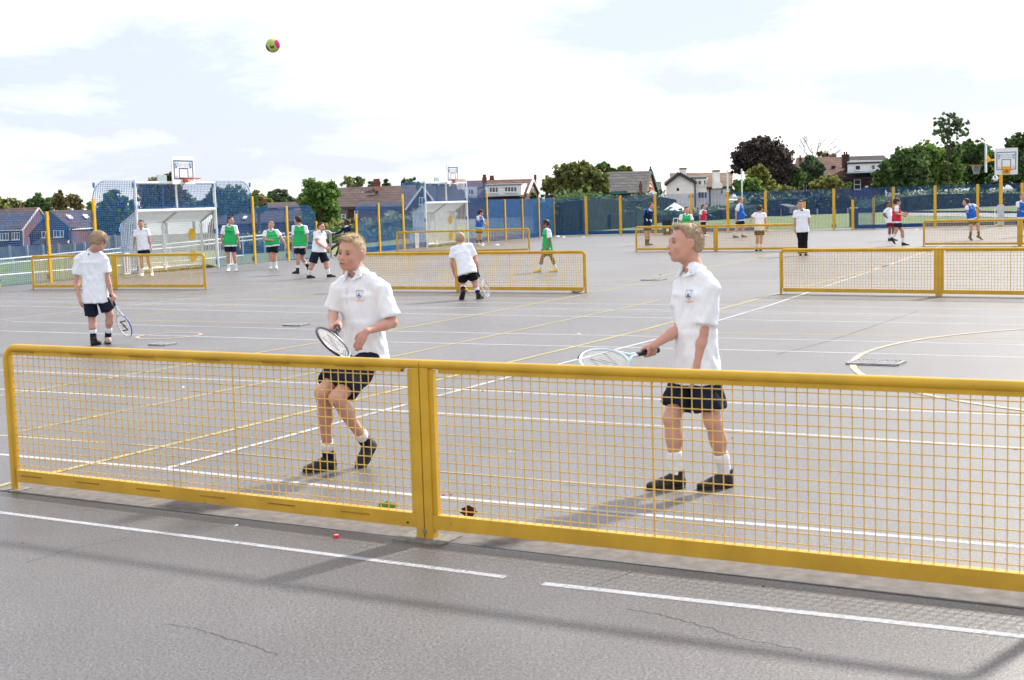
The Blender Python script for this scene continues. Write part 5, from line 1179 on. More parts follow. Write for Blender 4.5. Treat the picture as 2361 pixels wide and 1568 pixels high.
    pos = np.zeros((M, 3)); num = np.zeros(M)
    for a in cv:
        for axx in range(3):
            if a[axx]: continue
            b = list(a); b[axx] = 1; b = tuple(b); va, vb = cv[a], cv[b]; mk = (va < 0) != (vb < 0); t = va[mk] / (va[mk] - vb[mk])
            q = np.tile(np.array(a, float), (mk.sum(), 1)); q[:, axx] = t; pos[mk] += q; num[mk] += 1
    vts = (cells + pos / num[:, None]) * vox + lo
    idx = np.full(n0, -1, dtype=np.int32); idx[cells[:, 0], cells[:, 1], cells[:, 2]] = np.arange(M)
    quads = []
    for axx in range(3):
        sh = [slice(None)] * 3; sh2 = [slice(None)] * 3; sh[axx] = slice(0, -1); sh2[axx] = slice(1, None)
        A, B = s[tuple(sh)], s[tuple(sh2)]; e = np.argwhere(A != B); u, w = [(1, 2), (2, 0), (0, 1)][axx]
        ok = (e[:, u] > 0) & (e[:, w] > 0) & (e[:, u] < n0[u]) & (e[:, w] < n0[w]); e = e[ok]; fl = A[e[:, 0], e[:, 1], e[:, 2]]
        def c_(du, dw): q = e.copy(); q[:, u] += du; q[:, w] += dw; return idx[q[:, 0], q[:, 1], q[:, 2]]
        Q = np.stack([c_(-1, -1), c_(0, -1), c_(0, 0), c_(-1, 0)], 1); Q[~fl] = Q[~fl][:, ::-1]; quads.append(Q)
    Q = np.concatenate(quads); Q = Q[(Q >= 0).all(1)]
    ed = np.concatenate([Q[:, [0, 1]], Q[:, [1, 2]], Q[:, [2, 3]], Q[:, [3, 0]]])
    for _ in range(smooth):
        acc = np.zeros_like(vts); c2 = np.zeros(len(vts)); np.add.at(acc, ed[:, 0], vts[ed[:, 1]]); np.add.at(c2, ed[:, 0], 1)
        vts = vts * .4 + .6 * acc / np.maximum(c2, 1)[:, None]
    if noise_amp:
        # soft folds: sum of warped waves along the normals
        fn = np.cross(vts[Q[:, 2]] - vts[Q[:, 0]], vts[Q[:, 3]] - vts[Q[:, 1]]); vn = np.zeros_like(vts)
        for i in range(4): np.add.at(vn, Q[:, i], fn)
        vn /= np.linalg.norm(vn, axis=1)[:, None] + 1e-9
        q = vts * noise_scale * np.array([1, 1, .45]); sd_ = noise_seed
        w = np.sin(q[:, 0] * 1.3 + q[:, 2] * .8 + 1.7 * np.sin(q[:, 1] * .9 + q[:, 2] * .6 + sd_) + sd_) + .7 * np.sin(q[:, 2] * 1.9 - q[:, 0] * 1.1 + 2.1 * np.sin(q[:, 0] * .7 + sd_ * 2) + 1.3 * sd_) + .5 * np.sin(q[:, 1] * 2.7 + q[:, 2] * 2.3 + 1.5 * np.sin(q[:, 0] * 1.9))
        w = np.sign(w) * np.abs(w) ** 1.3
        vts = vts + vn * (w * noise_amp)[:, None]
    return vts, Q

def A3(v): return np.array((v[0], v[1], v[2]), dtype=float)
class Bag:
    def __init__(s): s.p = []
    def c(s, a, b, ra, rb=None, k=.015, op='c'): s.p.append((op, A3(a), A3(b), ra, rb if rb is not None else ra, k)); return s
    def e(s, c, ax, rad, k=.015, op='e'): s.p.append((op, A3(c), [A3(q) for q in ax], rad, k)); return s
    def t(s, a, b, side, r0, r1, k=.015, op='t'): s.p.append((op, A3(a), A3(b), A3(side), r0, r1, k)); return s
    def cut(s, pt, n, c, rad, k=.003): s.p.append(('p', A3(pt), A3(V(n).normalized()), A3(c), rad, k)); return s
    def mesh(s, name, vox, m, parent, smooth=1, na=0, ns=8, seed=0.0):
        v, q = sdf_mesh(s.p, vox, smooth, na, ns, seed); return np_mesh(name, v, q, m, parent)

HAIRC = {'blond': mat('blond_hair', (.66, .52, .34), .6, .3, c2=(.40, .29, .18), vscale=45, bump=.35, bscale=160),
         'sandy': mat('sandy_hair', (.46, .34, .22), .6, .3, c2=(.25, .17, .11), vscale=45, bump=.35, bscale=160),
         'brown': mat('brown_hair', (.055, .032, .02), .6, .3, c2=(.025, .015, .012), vscale=40, bump=.9, bscale=110),
         'black': mat('black_hair', (.012, .011, .013), .5, .4, c2=(.006, .006, .008), vscale=40, bump=.9, bscale=110),
         'ginger': mat('ginger_hair', (.36, .19, .075), .6, .3, c2=(.22, .11, .045), vscale=40, bump=.9, bscale=110),
         'grey': mat('grey_brown_hair', (.11, .08, .06), .6, .3, c2=(.05, .04, .035), vscale=40, bump=.9, bscale=110)}
EYEW = mat('eye_white', (.30, .26, .25), .5, .1); IRIS = mat('dark_iris', (.02, .018, .02), .5, .1)
LIP = mat('lips', (.46, .20, .165), .5, .2); TEETH = mat('teeth', (.65, .62, .52), .3, .5); MOUTH = mat('mouth_inside', (.05, .012, .012), .6, .2)
def frame(yaw, pitch=0.0, roll=0.0):
    """front, left and up vectors; yaw 0 looks at the viewer, 90 looks to the right of the picture"""
    y = R(yaw); f = V((math.sin(y), -math.cos(y), 0)); l = V((math.cos(y), math.sin(y), 0)); u = V((0, 0, 1))
    if pitch: q = Matrix.Rotation(R(pitch), 3, l); f = q @ f; u = q @ u       # + looks down
    if roll: q = Matrix.Rotation(R(roll), 3, f); l = q @ l; u = q @ u
    return f, l, u

def add_hand(bag, W, dirv, palm, s, grip=None, curl=.35, k=.006, side=1, detail=True):
    """W wrist, dirv fingers' direction, palm normal; grip = (point, axis) closes the fingers round a handle"""
    d = V(dirv).normalized(); pn = (V(palm) - d * V(palm).dot(d)).normalized(); a = d.cross(pn).normalized() * side
    if grip is None or not detail:
        pc = W + d * .045 * s
        bag.c(W, pc, .021 * s, .022 * s, .012).e(pc + d * .01 * s, (a, d, pn), (.036 * s, .045 * s, .016 * s), .01)
        for i, (o, L) in enumerate(((-.027, .058), (-.009, .068), (.009, .064), (.026, .05))):
            b = W + d * (.078 + (.004 if i in (1, 2) else 0)) * s + a * o * s; c1 = curl * (1 + .12 * i)
            d1 = (d * math.cos(c1) + pn * math.sin(c1)).normalized(); d2 = (d * math.cos(c1 * 2.1) + pn * math.sin(c1 * 2.1)).normalized(); d3 = (d * math.cos(c1 * 3) + pn * math.sin(c1 * 3)).normalized()
            m1 = b + d1 * L * s * .5; m2 = m1 + d2 * L * s * .32; m3 = m2 + d3 * L * s * .26
            r = (.0088 if detail else .0105) * s; bag.c(b - d * .012 * s, m1, r, r * .95, k * .6).c(m1, m2, r * .95, r * .9, k * .4).c(m2, m3, r * .9, r * .8, k * .4)
        tb = W + d * .025 * s - a * .03 * s + pn * .006 * s; t1 = tb + (d * .8 - a * .55 + pn * .4).normalized() * .036 * s; t2 = t1 + (d * .95 - a * .1 + pn * .35).normalized() * .03 * s
        bag.c(tb, t1, .0125 * s, .0105 * s, .008).c(t1, t2, .0105 * s, .009 * s, .004)
    else:
        G, ga = V(grip[0]), V(grip[1]).normalized()       # ga points from the little finger to the index finger
        away = (W - G); away -= ga * away.dot(ga); away.normalize(); tn = ga.cross(away).normalized() * side
        hr = .017 * s + .0085 * s
        pc = G + away * (.030 * s) + ga * .0
        bag.c(W, pc + away * .012 * s, .021 * s, .024 * s, .012).e(pc, (ga, away, tn), (.038 * s, .018 * s, .034 * s), .01)
        for i, o in enumerate((.030, .010, -.011, -.031)):
            pts = []
            for j in range(6):
                an = math.pi * (.18 + .30 * j) ; pts.append(G + ga * (o * s) + away * (math.cos(an) * hr) + tn * (math.sin(an) * hr))
            r = (.0092 - .0004 * i) * s
            for j in range(5 if i < 3 else 4): bag.c(pts[j], pts[j + 1], r * (1 - .03 * j), r * (1 - .03 * (j + 1)), .003)
        tb = pc - tn * .026 * s + ga * .016 * s; t1 = G - tn * hr * 1.05 + ga * .036 * s + away * .004 * s; t2 = G - away * hr * .8 - tn * hr * .6 + ga * .050 * s
        bag.c(tb, t1, .0125 * s, .0105 * s, .006).c(t1, t2, .0102 * s, .0088 * s, .003)

def add_head(bag, C, fr, s, fat=1.0, detail=True):
    f, l, u = fr; ax = (l, f, u); P = lambda x, y, z: C + l * (x * s) + f * (y * s) + u * (z * s)
    bag.e(P(0, -.012, .032), ax, (.073 * s, .092 * s, .082 * s), .02)
    bag.e(P(0, .018, -.022), ax, (.061 * s * fat ** .5, .072 * s, .083 * s), .03)
    bag.c(P(-.034 * fat, .028, -.078), P(.034 * fat, .028, -.078), .026 * s, .026 * s, .03)
    bag.c(P(-.052 * fat ** .6, .0, -.045), P(-.018, .058, -.09), .018 * s, .015 * s, .025).c(P(.052 * fat ** .6, .0, -.045), P(.018, .058, -.09), .018 * s, .015 * s, .025)
    bag.e(P(0, .072, -.094), ax, (.020 * s, .016 * s, .014 * s), .018)
    bag.e(P(0, .078, -.056), ax, (.030 * s, .020 * s, .024 * s), .02)
    for q in (-1, 1): bag.e(P(q * .036, .062, -.028), ax, (.022 * s, .022 * s, .022 * s), .022)
    bag.c(P(-.03, .076, .022), P(.03, .076, .022), .011 * s, .011 * s, .016)
    if detail:
        for q in (-1, 1): bag.e(P(q * .031, .094, .004), ax, (.0165 * s, .014 * s, .0095 * s), .010, '-e')
    bag.c(P(0, .086, .008), P(0, .107, -.026), .0075 * s, .0100 * s, .010).c(P(-.011, .094, -.030), P(.011, .094, -.030), .0082 * s, .0082 * s, .006)
    if detail:
        bag.e(P(0, .0955, -.051), ax, (.022 * s, .008 * s, .0050 * s), .004).e(P(0, .0935, -.064), ax, (.019 * s, .008 * s, .0058 * s), .004)
    for q in (-1, 1):
        c = P(q * .080, -.006, -.006); al = (l * (q * .5) - f * .87).normalized(); an = (l * q * .87 + f * .5).normalized()
        bag.e(c, (an, al, u), (.0095 * s, .022 * s, .033 * s), .006)
        if detail: bag.e(c + an * .008 * s + f * .002 * s, (an, al, u), (.006 * s, .010 * s, .018 * s), .004, '-e')

def person(lab, Y, s, J, yaw, hyaw=None, hp=0, hr=0, skin=SKIN, hair='brown', hairk='short', shirt=POLO, bib=None, shorts=SHORT, fat=1.0, sock=(SOCKW, None), shoe=SHOEB,
           vox=.011, detail=False, hands=None, extra=None, trousers=False, longsleeve=False, hem=.10, short_len=.62, lock=(True, True), group=None, toes=None, sleeve=.66, legskin=None, collar=True, seated=False, grips=None, bibhem=.0, shx=None, headk=1.0, legw=1.0, sb=1.0):
    """J: seen places of H head centre, N neck base, PE pelvis, L/R e elbow, w wrist, k knee, a ankle (x, y[, extra distance])"""
    hyaw = yaw if hyaw is None else hyaw
    def j(n, dflt=None):
        q = J.get(n, dflt); 
        return None if q is None else at(q[0], q[1], Y + (q[2] if len(q) > 2 else 0))
    f, l, u0 = frame(yaw)
    N, PE, C = j('N'), j('PE'), j('H')
    if not detail: N = N + UP * .02 * s
    up = (N - PE).normalized(); l = (l - up * l.dot(up)).normalized(); f = up.cross(l) * -1
    if f.dot(frame(yaw)[0]) < 0: f = -f
    B = V((PE.x, PE.y, 0)); t = thing('person', B, lab, 'person', group)
    fa = fat; sh = {}; hipp = {}
    for q, sg in (('L', 1), ('R', -1)):
        sh[q] = N - up * (.048 * s) + l * (sg * .148 * s * fa ** .35 * sb)
        if shx and q in shx: sh[q] = at(shx[q][0], shx[q][1], Y + (shx[q][2] if len(shx[q]) > 2 else 0))
        hipp[q] = PE - up * (.02 * s) + l * (sg * .078 * s * fa ** .5)
    el, wr, kn, an, toe = {}, {}, {}, {}, {}
    for q, sg in (('L', 1), ('R', -1)):
        dy = sh[q].y - Y
        e_ = J.get(q + 'e'); w_ = J.get(q + 'w')
        el[q] = at(e_[0], e_[1], Y + dy + (e_[2] if len(e_) > 2 else 0)) if e_ else sh[q] - up * .27 * s - f * .05 * s
        wr[q] = at(w_[0], w_[1], Y + dy + (w_[2] if len(w_) > 2 else 0)) if w_ else el[q] - up * .20 * s + f * .10 * s
        k_ = J[q + 'k']; a_ = J[q + 'a']; hy = hipp[q].y - Y
        kn[q] = at(k_[0], k_[1], Y + hy * .8 + (k_[2] if len(k_) > 2 else -.02)); an[q] = at(a_[0], a_[1], Y + hy * .7 + (a_[2] if len(a_) > 2 else 0))
        if lock[0 if q == 'L' else 1]: an[q].z = .083 * s
        T = (toes or {}).get(q)
        fd = frame(T if isinstance(T, (int, float)) else yaw + sg * 8)[0]
        if isinstance(T, tuple): toe[q] = at(T[0], T[1], an[q].y + (T[2] if len(T) > 2 else 0))
        else: toe[q] = V((an[q].x, an[q].y, an[q].z - .055 * s)) + fd * .150 * s
        if lock[0 if q == 'L' else 1]: toe[q].z = .024 * s
    # ---- body
    b = Bag(); hf = frame(hyaw, hp, hr)
    add_head(b, C, hf, s * headk, fa * (1.14 if detail else 1), detail)
    nk = C - hf[2] * (.072 * s) - hf[0] * .022 * s
    b.c(nk, N - up * .01 * s, .051 * s * fa ** .5, .058 * s * fa ** .5, .03).c(nk, C - hf[0] * .02 * s, .05 * s, .055 * s, .02)
    b.t(N - up * .07 * s, PE - up * .04 * s, l, (.10 * s, .05 * s), (.10 * s * fa ** .5, .06 * s), .02).c(sh['L'], N - up * .06 * s, .03 * s, .03 * s, .02).c(sh['R'], N - up * .06 * s, .03 * s, .03 * s, .02)
    for q in 'LR':
        fb = fa ** .6; mu = el[q] - sh[q]
        b.c(sh[q], el[q], .037 * s * fb, .033 * s * fb, .02).c(el[q], el[q].lerp(wr[q], .35), .033 * s * fb, .034 * s * fb, .012).c(el[q].lerp(wr[q], .3), wr[q], .034 * s * fb, .0215 * s * fb ** .5, .012)
        hd = (hands or {}).get(q); 
        fd_ = (wr[q] - el[q]).normalized()
        if hd is None: add_hand(b, wr[q], fd_, f * .3 - l * (1 if q == 'L' else -1), s, curl=.33, side=(1 if q == 'L' else -1), detail=detail)
        else: add_hand(b, wr[q], hd.get('d', fd_), hd.get('p', -l * (1 if q == 'L' else -1)), s, grip=hd.get('grip'), curl=hd.get('curl', .35), side=hd.get('side', 1), detail=detail)
        fb = fa ** .7
        hp_ = hipp[q]; b.c(hp_, kn[q], .075 * s * fb, .050 * s * fb * legw, .03).c(kn[q], kn[q].lerp(an[q], .38) - (toe[q] - an[q]).normalized() * .012 * s, .049 * s * fb * legw, .051 * s * fb * legw, .02).c(kn[q].lerp(an[q], .3), an[q], .047 * s * fb * legw, .031 * s * fb ** .6, .02)
        b.c(an[q], an[q].lerp(toe[q], .45), .024 * s, .012 * s, .01)
    body = b.mesh('body', vox, skin, t, smooth=2 if detail else 1)
    # ---- shirt
    c = Bag(); hemP = PE - up * (hem - .10) * s - up * .055 * s
    ch = N - up * .16 * s
    c.t(N - up * .035 * s, ch, l, (.105 * s, .070 * s), (.158 * s * fa ** .5, .100 * s * fa ** .7), .03)
    wa = N.lerp(PE, .62); fw = fa ** .9
    c.t(ch, wa, l, (.158 * s * fa ** .5, .100 * s * fa ** .7), (.154 * s * fw ** .7, .106 * s * fw), .03)
    c.t(wa - up * -.02 * s, hemP, l, (.150 * s * fw ** .7, .110 * s * fw), (.176 * s * fw ** .7, .138 * s * fw), .02)
    if fa > 1.1: c.e(PE.lerp(N, .28) + f * .06 * s, (l, f, up), (.13 * s * fa ** .5, .11 * s * fa ** .5, .15 * s), .05)
    for q in 'LR':
        c.c(N - up * .03 * s + l * (.06 * s if q == 'L' else -.06 * s), sh[q], .044 * s, .052 * s, .022)
        fr_ = (sleeve if not isinstance(sleeve, dict) else sleeve[q]) if not longsleeve else 1.0; ee = sh[q].lerp(el[q], fr_); sd_ = (el[q] - sh[q]).normalized()
        c.t(sh[q], ee, f, (.054 * s * fa ** .5, .054 * s * fa ** .5), (.069 * s * fa ** .5 * (1 if not longsleeve else .7), .069 * s * fa ** .5 * (1 if not longsleeve else .7)), .035)
        if longsleeve: c.c(el[q], el[q].lerp(wr[q], .92), .046 * s, .034 * s, .02)
    c.cut(N + up * -.004 * s, up, N, .17 * s, .02)
    c.c(N - up * .03 * s + f * .012 * s, N + up * .04 * s + f * .012 * s, .040 * s, .052 * s, .008, '-c')
    st = c.mesh('polo_shirt' if not longsleeve else 'jumper', vox, shirt, t, smooth=6 if detail else 3, na=.0026 * s if detail else .0032, ns=46 if detail else 26, seed=Y)
    if collar:
        c = Bag(); cb = N - f * .006 * s; tl = (up + f * -.18).normalized(); cb0 = cb - tl * .030 * s + f * .012 * s; cb1 = cb + tl * .020 * s
        c.t(cb0, cb1, l, (.090 * s * fa ** .4, .078 * s * fa ** .4), (.067 * s * fa ** .4, .066 * s * fa ** .4), .006)
        c.t(cb0 - tl * .02, cb1 + tl * .02, l, (.078 * s * fa ** .4, .066 * s * fa ** .4), (.056 * s * fa ** .4, .055 * s * fa ** .4), .004, '-t')
        c.e(cb1 + f * .07 * s, (l, f, up), (.022 * s, .04 * s, .06 * s), .006, '-e')
        # wings
        for q in (-1, 1):
            a0 = N + l * (q * .052 * s) + f * .040 * s + up * .006 * s; a1 = N + l * (q * .036 * s) + f * .100 * s - up * .052 * s; a2 = N + l * (q * .074 * s) + f * .060 * s - up * .032 * s
            c.c(a0, a1, .012 * s, .006 * s, .012).c(a0, a2, .012 * s, .008 * s, .014).c(a1, a2, .006 * s, .008 * s, .012)
        c.mesh('collar', min(vox, .008), POLO, t, smooth=1)
    # ---- bib
    if bib:
        c = Bag(); g = .017 * s
        c.t(N - up * .045 * s, ch, l, (.085 * s, .078 * s), (.150 * s * fa ** .5, .108 * s * fa ** .7 + g), .04)
        c.t(ch, wa, l, (.158 * s * fa ** .5, .108 * s * fa ** .7 + g), (.150 * s * fw ** .7 + g, .108 * s * fw + g), .04)
        c.t(wa + up * .02 * s, hemP + up * (.05 + bibhem) * s, l, (.150 * s * fw ** .7 + g, .112 * s * fw + g), (.172 * s * fw ** .7 + g, .134 * s * fw + g), .02)
        if fa > 1.1: c.e(PE.lerp(N, .28) + f * .06 * s, (l, f, up), (.13 * s * fa ** .5 + g, .11 * s * fa ** .5 + g, .15 * s), .05)
        for q in (-1, 1):
            c.c(N - up * .02 * s + l * q * .085 * s - f * .03 * s, ch + l * q * .085 * s - f * .075 * s, .034 * s, .045 * s, .03).c(N - up * .02 * s + l * q * .085 * s - f * .03 * s, N - up * .05 * s + l * q * .08 * s + f * .05 * s, .034 * s, .034 * s, .03).c(N - up * .05 * s + l * q * .08 * s + f * .05 * s, ch + l * q * .085 * s + f * .075 * s, .034 * s, .045 * s, .03)
        c.cut(N - up * .012 * s, up, N, .2 * s, .01)
        c.c(N - up * .05 * s + f * .02 * s, N + up * .05 * s + f * .02 * s, .055 * s, .066 * s, .01, '-c')
        bo = c.mesh('training_bib', vox, bib, t, smooth=2, na=.003, ns=14, seed=Y + 1)
        if bib is GREEN or bib is BLUEB:
            dk = frame(yaw)[0]; 
            if dk.y < .2:
                mk = MB(); tr = BVHTree.FromPolygons([tuple(v.co) for v in bo.data.vertices], [tuple(p.vertices) for p in bo.data.polygons])
                for i in range(9):
                    o = N - up * .19 * s + l * ((i - 4) * .017 * s) + f * .5 - WL[t.name]; hit = tr.ray_cast(o, -f)
                    if hit[0]: hh = (.010, .006, .008, .006, .011, .006, .009, .005, .006)[i]; mk.box(hit[0] + WL[t.name] + f * .003, (.013 * s, .004, hh * s * 1.6), (l, f, up))
                if mk.v: mk.build('bib_print', mat('dark_green_print', (.01, .06, .03), .7, .2), t)
    # ---- shorts or trousers
    c = Bag(); pw = (.142 * s * fw ** .6, .100 * s * fw ** .8)
    c.t(PE + up * .10 * s, PE - up * .05 * s, l, (pw[0] * .95, pw[1] * .95), pw, .03)
    fu = short_len if not trousers else 1.0
    for q in 'LR':
        e_ = hipp[q].lerp(kn[q], fu); fb = fa ** .6
        sidev = l
        c.t(hipp[q] + up * .02 * s, e_, sidev, (.080 * s * fb, .090 * s * fb), ((.092 if not trousers else .070) * s * fb, (.100 if not trousers else .076) * s * fb), .012)
        if trousers: c.c(kn[q], an[q] - UP * .0, .068 * s, .058 * s, .02); c.t(an[q].lerp(kn[q], .12), an[q] - UP * .03 * s, sidev, (.06 * s, .065 * s), (.066 * s, .075 * s), .01)
    c.mesh('shorts' if not trousers else 'trousers', vox, shorts, t, smooth=2, na=.004 * s, ns=22, seed=Y + 2)
    # ---- socks and shoes
    for q in 'LR':
        d_ = (kn[q] - an[q]).normalized(); c = Bag(); sk = sock[0]
        lo_ = .30 if sock[1] else -.02
        if not trousers:
            c.c(an[q] + d_ * (lo_ * .1) * s, an[q] + d_ * .125 * s, .040 * s * fa ** .4, .044 * s * fa ** .5, .006)
            for z_ in (.12, .105): c.c(an[q] + d_ * z_ * s, an[q] + d_ * (z_ + .004) * s, .047 * s * fa ** .5, .047 * s * fa ** .5, .004)
            c.cut(an[q] + d_ * .142 * s, d_, an[q] + d_ * .14 * s, .1 * s)
            c.mesh('sock', vox * .85, sk, t, 1)
            if sock[1]: Bag().c(an[q] - d_ * .02 * s, an[q] + d_ * .075 * s, .042 * s, .0425 * s, .006).mesh('lower_sock', vox * .85, sock[1], t, 1)
        A_, T_ = an[q], toe[q]; fd = (T_ - A_ + d_ * .055 * s); fd = (T_ - (A_ - d_ * .058 * s)).normalized(); fu_ = (d_ - fd * d_.dot(fd)).normalized()
        if lock[0 if q == 'L' else 1]: fd = V((fd.x, fd.y, 0)).normalized(); fu_ = V((0, 0, 1))
        sd_ = fd.cross(fu_).normalized(); base = A_ - fu_ * .083 * s; P = lambda x, y, z: base + fd * x * s + sd_ * y * s + fu_ * z * s
        c = Bag(); c.e(P(-.012, 0, .035), (sd_, fd, fu_), (.035 * s, .045 * s, .043 * s), .02).e(P(.105, .003, .022), (sd_, fd, fu_), (.044 * s, .085 * s, .032 * s), .03).c(P(.02, 0, .06), P(.08, 0, .038), .036 * s, .033 * s, .03).c(P(0, 0, .05), P(-.008, 0, .105), .038 * s, .041 * s, .02)
        c.cut(P(0, 0, .003), -fu_, P(.05, 0, 0), .25 * s, .006); c.cut(P(-.005, 0, .112), (fu_ + fd * .15), P(0, 0, .13), .08 * s, .004)
        sm = shoe[0 if q == 'L' else 1] if isinstance(shoe, tuple) else shoe
        so = c.mesh('shoe', vox * .8, sm, t, 1)
        c = Bag(); c.e(P(-.010, 0, .006), (sd_, fd, fu_), (.037 * s, .045 * s, .012 * s), .02).e(P(.105, .003, .006), (sd_, fd, fu_), (.046 * s, .087 * s, .012 * s), .03).c(P(.0, 0, .006), P(.08, 0, .006), .034 * s, .038 * s, .02)
        c.cut(P(0, 0, .001), -fu_, P(.05, 0, 0), .25 * s, .002); c.cut(P(0, 0, .013), fu_, P(.05, 0, 0), .25 * s, .002)
        c.mesh('shoe_sole', max(.004, vox * .5), mat('dark_sole_rubber', (.03, .03, .03), .7, .2) if sm in (SHOEB,) else LACE, t, 1)
        if detail:
            lc = MB()
            for i in range(5):
                z_ = P(.03 + .018 * i, 0, .094 - .011 * i) ; lc.tube([z_ - sd_ * .022 * s + fu_ * -.006, z_ + fu_ * .004, z_ + sd_ * .022 * s + fd * .008 * s + fu_ * -.006], .003, 5)
            lc.build('laces', mat('dark_laces', (.05, .05, .05), .8, .2), t, True)
    # ---- head parts
    ff, ll, uu = hf; sc_ = s * headk; P = lambda x, y, z: C + ll * (x * sc_) + ff * (y * sc_) + uu * (z * sc_)
    h = Bag(); hk = hairk
    th = {'short': .007, 'crop': .006, 'mop': .026, 'spiky': .007, 'fringe': .016}[hk]
    h.e(P(0, -.014, .034), (ll, ff, uu), ((.074 + th) * sc_, (.093 + th) * sc_, (.083 + th) * sc_), .02)
    h.e(P(0, -.052, -.012), (ll, ff, uu), ((.066 + th) * sc_, (.050 + th) * sc_, (.062 + th) * sc_), .03)
    cutf = {'short': .040, 'crop': .042, 'mop': .085, 'spiky': .046, 'fringe': .078}[hk]
    # hairline: cut everything in front of and below a slanting plane
    nn = (ff * .90 - uu * .44) if hk not in ('mop', 'fringe') else (ff * .80 - uu * .60); h.cut(P(0, cutf, .068 - (.026 if hk in ('mop', 'fringe') else 0)), nn, C, .3 * sc_, .008)
    if hk in ('short', 'spiky', 'crop'): h.e(P(0, .040, .099), (ll, ff, uu), (.044 * sc_, .036 * sc_, (.013 + th * .6) * sc_), .012)
    for q in (-1, 1):
        h.e(P(q * .085, .012, -.012), (ll, ff, uu), (.030 * sc_, .030 * sc_, .042 * sc_), .008, '-e')
    h.cut(P(0, 0, -.055 if hk != 'mop' else -.066), -uu, C, .3 * sc_, .01)
    if hk in ('spiky', 'mop', 'fringe'):
        n_ = 26 if detail else 10
        rr_ = random.Random(int(Y * 100))
        for i in range(n_):
            x = rr_.uniform(-.050, .050); y = rr_.uniform(-.06, .058 if hk == 'spiky' else .08); z = .034 + .085 * math.sqrt(max(.05, 1 - (x / .085) ** 2 - ((y) / .11) ** 2))
            dx = rr_.uniform(-.02, .02); h.c(P(x, y, z), P(x + dx, y + .018, z + (.006 if hk == 'spiky' else .004)), .009 * sc_, .005 * sc_, .010)
    ho = h.mesh('hair', max(.0055, vox * .8), HAIRC[hair], t, smooth=3, na=.0006, ns=40, seed=Y)
    if detail or hk == 'mop':
        # loose locks over the hair
        me = ho.data; rr_ = random.Random(5); strands = MB(); nv_ = len(me.vertices); w0 = WL[t.name]
        for i in range(2600 if detail else 700):
            v_ = me.vertices[rr_.randrange(nv_)]; p = v_.co + w0; n_ = v_.normal; rel = p - C
            if rel.dot(uu) < -.03 * sc_: continue
            comb = (ff * (.45 if rel.dot(ff) > -.02 else -.2) + uu * (.25 if hk == 'spiky' else -.5) + n_ * .55 + ll * rr_.uniform(-.4, .4)).normalized()
            L = rr_.uniform(.008, .018) * (1.7 if hk == 'mop' else 1) * (1 if rel.dot(uu) > .06 * sc_ or hk == 'mop' else .5); sd2 = comb.cross(n_).normalized() * .0016
            comb = (comb - n_ * (comb.dot(n_) - .12)).normalized() if hk == 'short' else comb; strands.poly([p - sd2 * .7, p + sd2 * .7, p + comb * L * .6 + sd2 * .4 + n_ * .0015, p + comb * L]); 
        strands.build('hair_locks', HAIRC[hair], t)
    if ff.y < .55:
        for q in (-1, 1):
            eb = Bag(); eb.e(P(q * .031, .0775, .004), (ll, ff, uu), (.0125 * sc_, .0115 * sc_, .0090 * sc_), .002)
            if detail:
                eo = eb.mesh('eye', .0032, EYEW, t, 1); ir = Bag().e(P(q * .031, .0855, .003), (ll, ff, uu), (.0062 * sc_, .0048 * sc_, .0062 * sc_), .001).mesh('iris', .0022, IRIS, eo, 1)
                MB().tube([P(q * .014, .0895, .0125), P(q * .030, .0915, .0150), P(q * .046, .0845, .0105)], [.0022 * sc_, .0028 * sc_, .0016 * sc_], 6).build('eyelid', mat('eyelid_skin', (.40, .20, .15), .5, .3), t, True)
            else: MB().box(P(q * .030, .0865, .003), (.020 * sc_, .006, .008 * sc_), (ll, ff, uu)).build('eye', IRIS, t)
            MB().tube([P(q * .012, .0905, .025), P(q * .030, .0915, .031), P(q * .049, .0800, .024)], [.0028 * sc_, .0034 * sc_, .0018 * sc_], 6).build('eyebrow', HAIRC['sandy' if hair in ('blond', 'sandy', 'ginger') else 'brown'], t, True)
        if detail:
            mo = MB(); mo.tube([P(-.030, .079, -.048), P(-.014, .0955, -.0575), P(0, .0995, -.0585), P(.014, .0955, -.0575), P(.030, .079, -.048)], [.0012, .0052 * sc_, .0034 * sc_, .0030 * sc_, .0012], 8, flat=1.0); m_ = mo.build('mouth', MOUTH, t, True)
            MB().tube([P(-.020, .0930, -.0545), P(0, .1005, -.0575), P(.020, .0930, -.0545)], [.0012, .0024 * sc_, .0012], 6).build('teeth', TEETH, m_, True)
            MB().tube([P(-.024, .086, -.0555), P(-.01, .0960, -.0650), P(.01, .0960, -.0650), P(.024, .086, -.0555)], [.0012, .0044 * sc_, .0044 * sc_, .0012], 6).build('lower_lip', LIP, m_, True)
            MB().tube([P(-.024, .086, -.0525), P(-.008, .0975, -.0520), P(.008, .0975, -.0520), P(.024, .086, -.0525)], [.0010, .0030 * sc_, .0030 * sc_, .0010], 6).build('upper_lip', LIP, m_, True)
        else: MB().box(P(0, .097, -.057), (.036 * sc_, .006, .007 * sc_), (ll, ff, uu)).build('mouth', LIP, t)
    return dict(t=t, C=C, f=f, l=l, up=up, N=N, PE=PE, wr=wr, el=el, sh=sh, an=an, shirt=st, hf=hf, s=s)

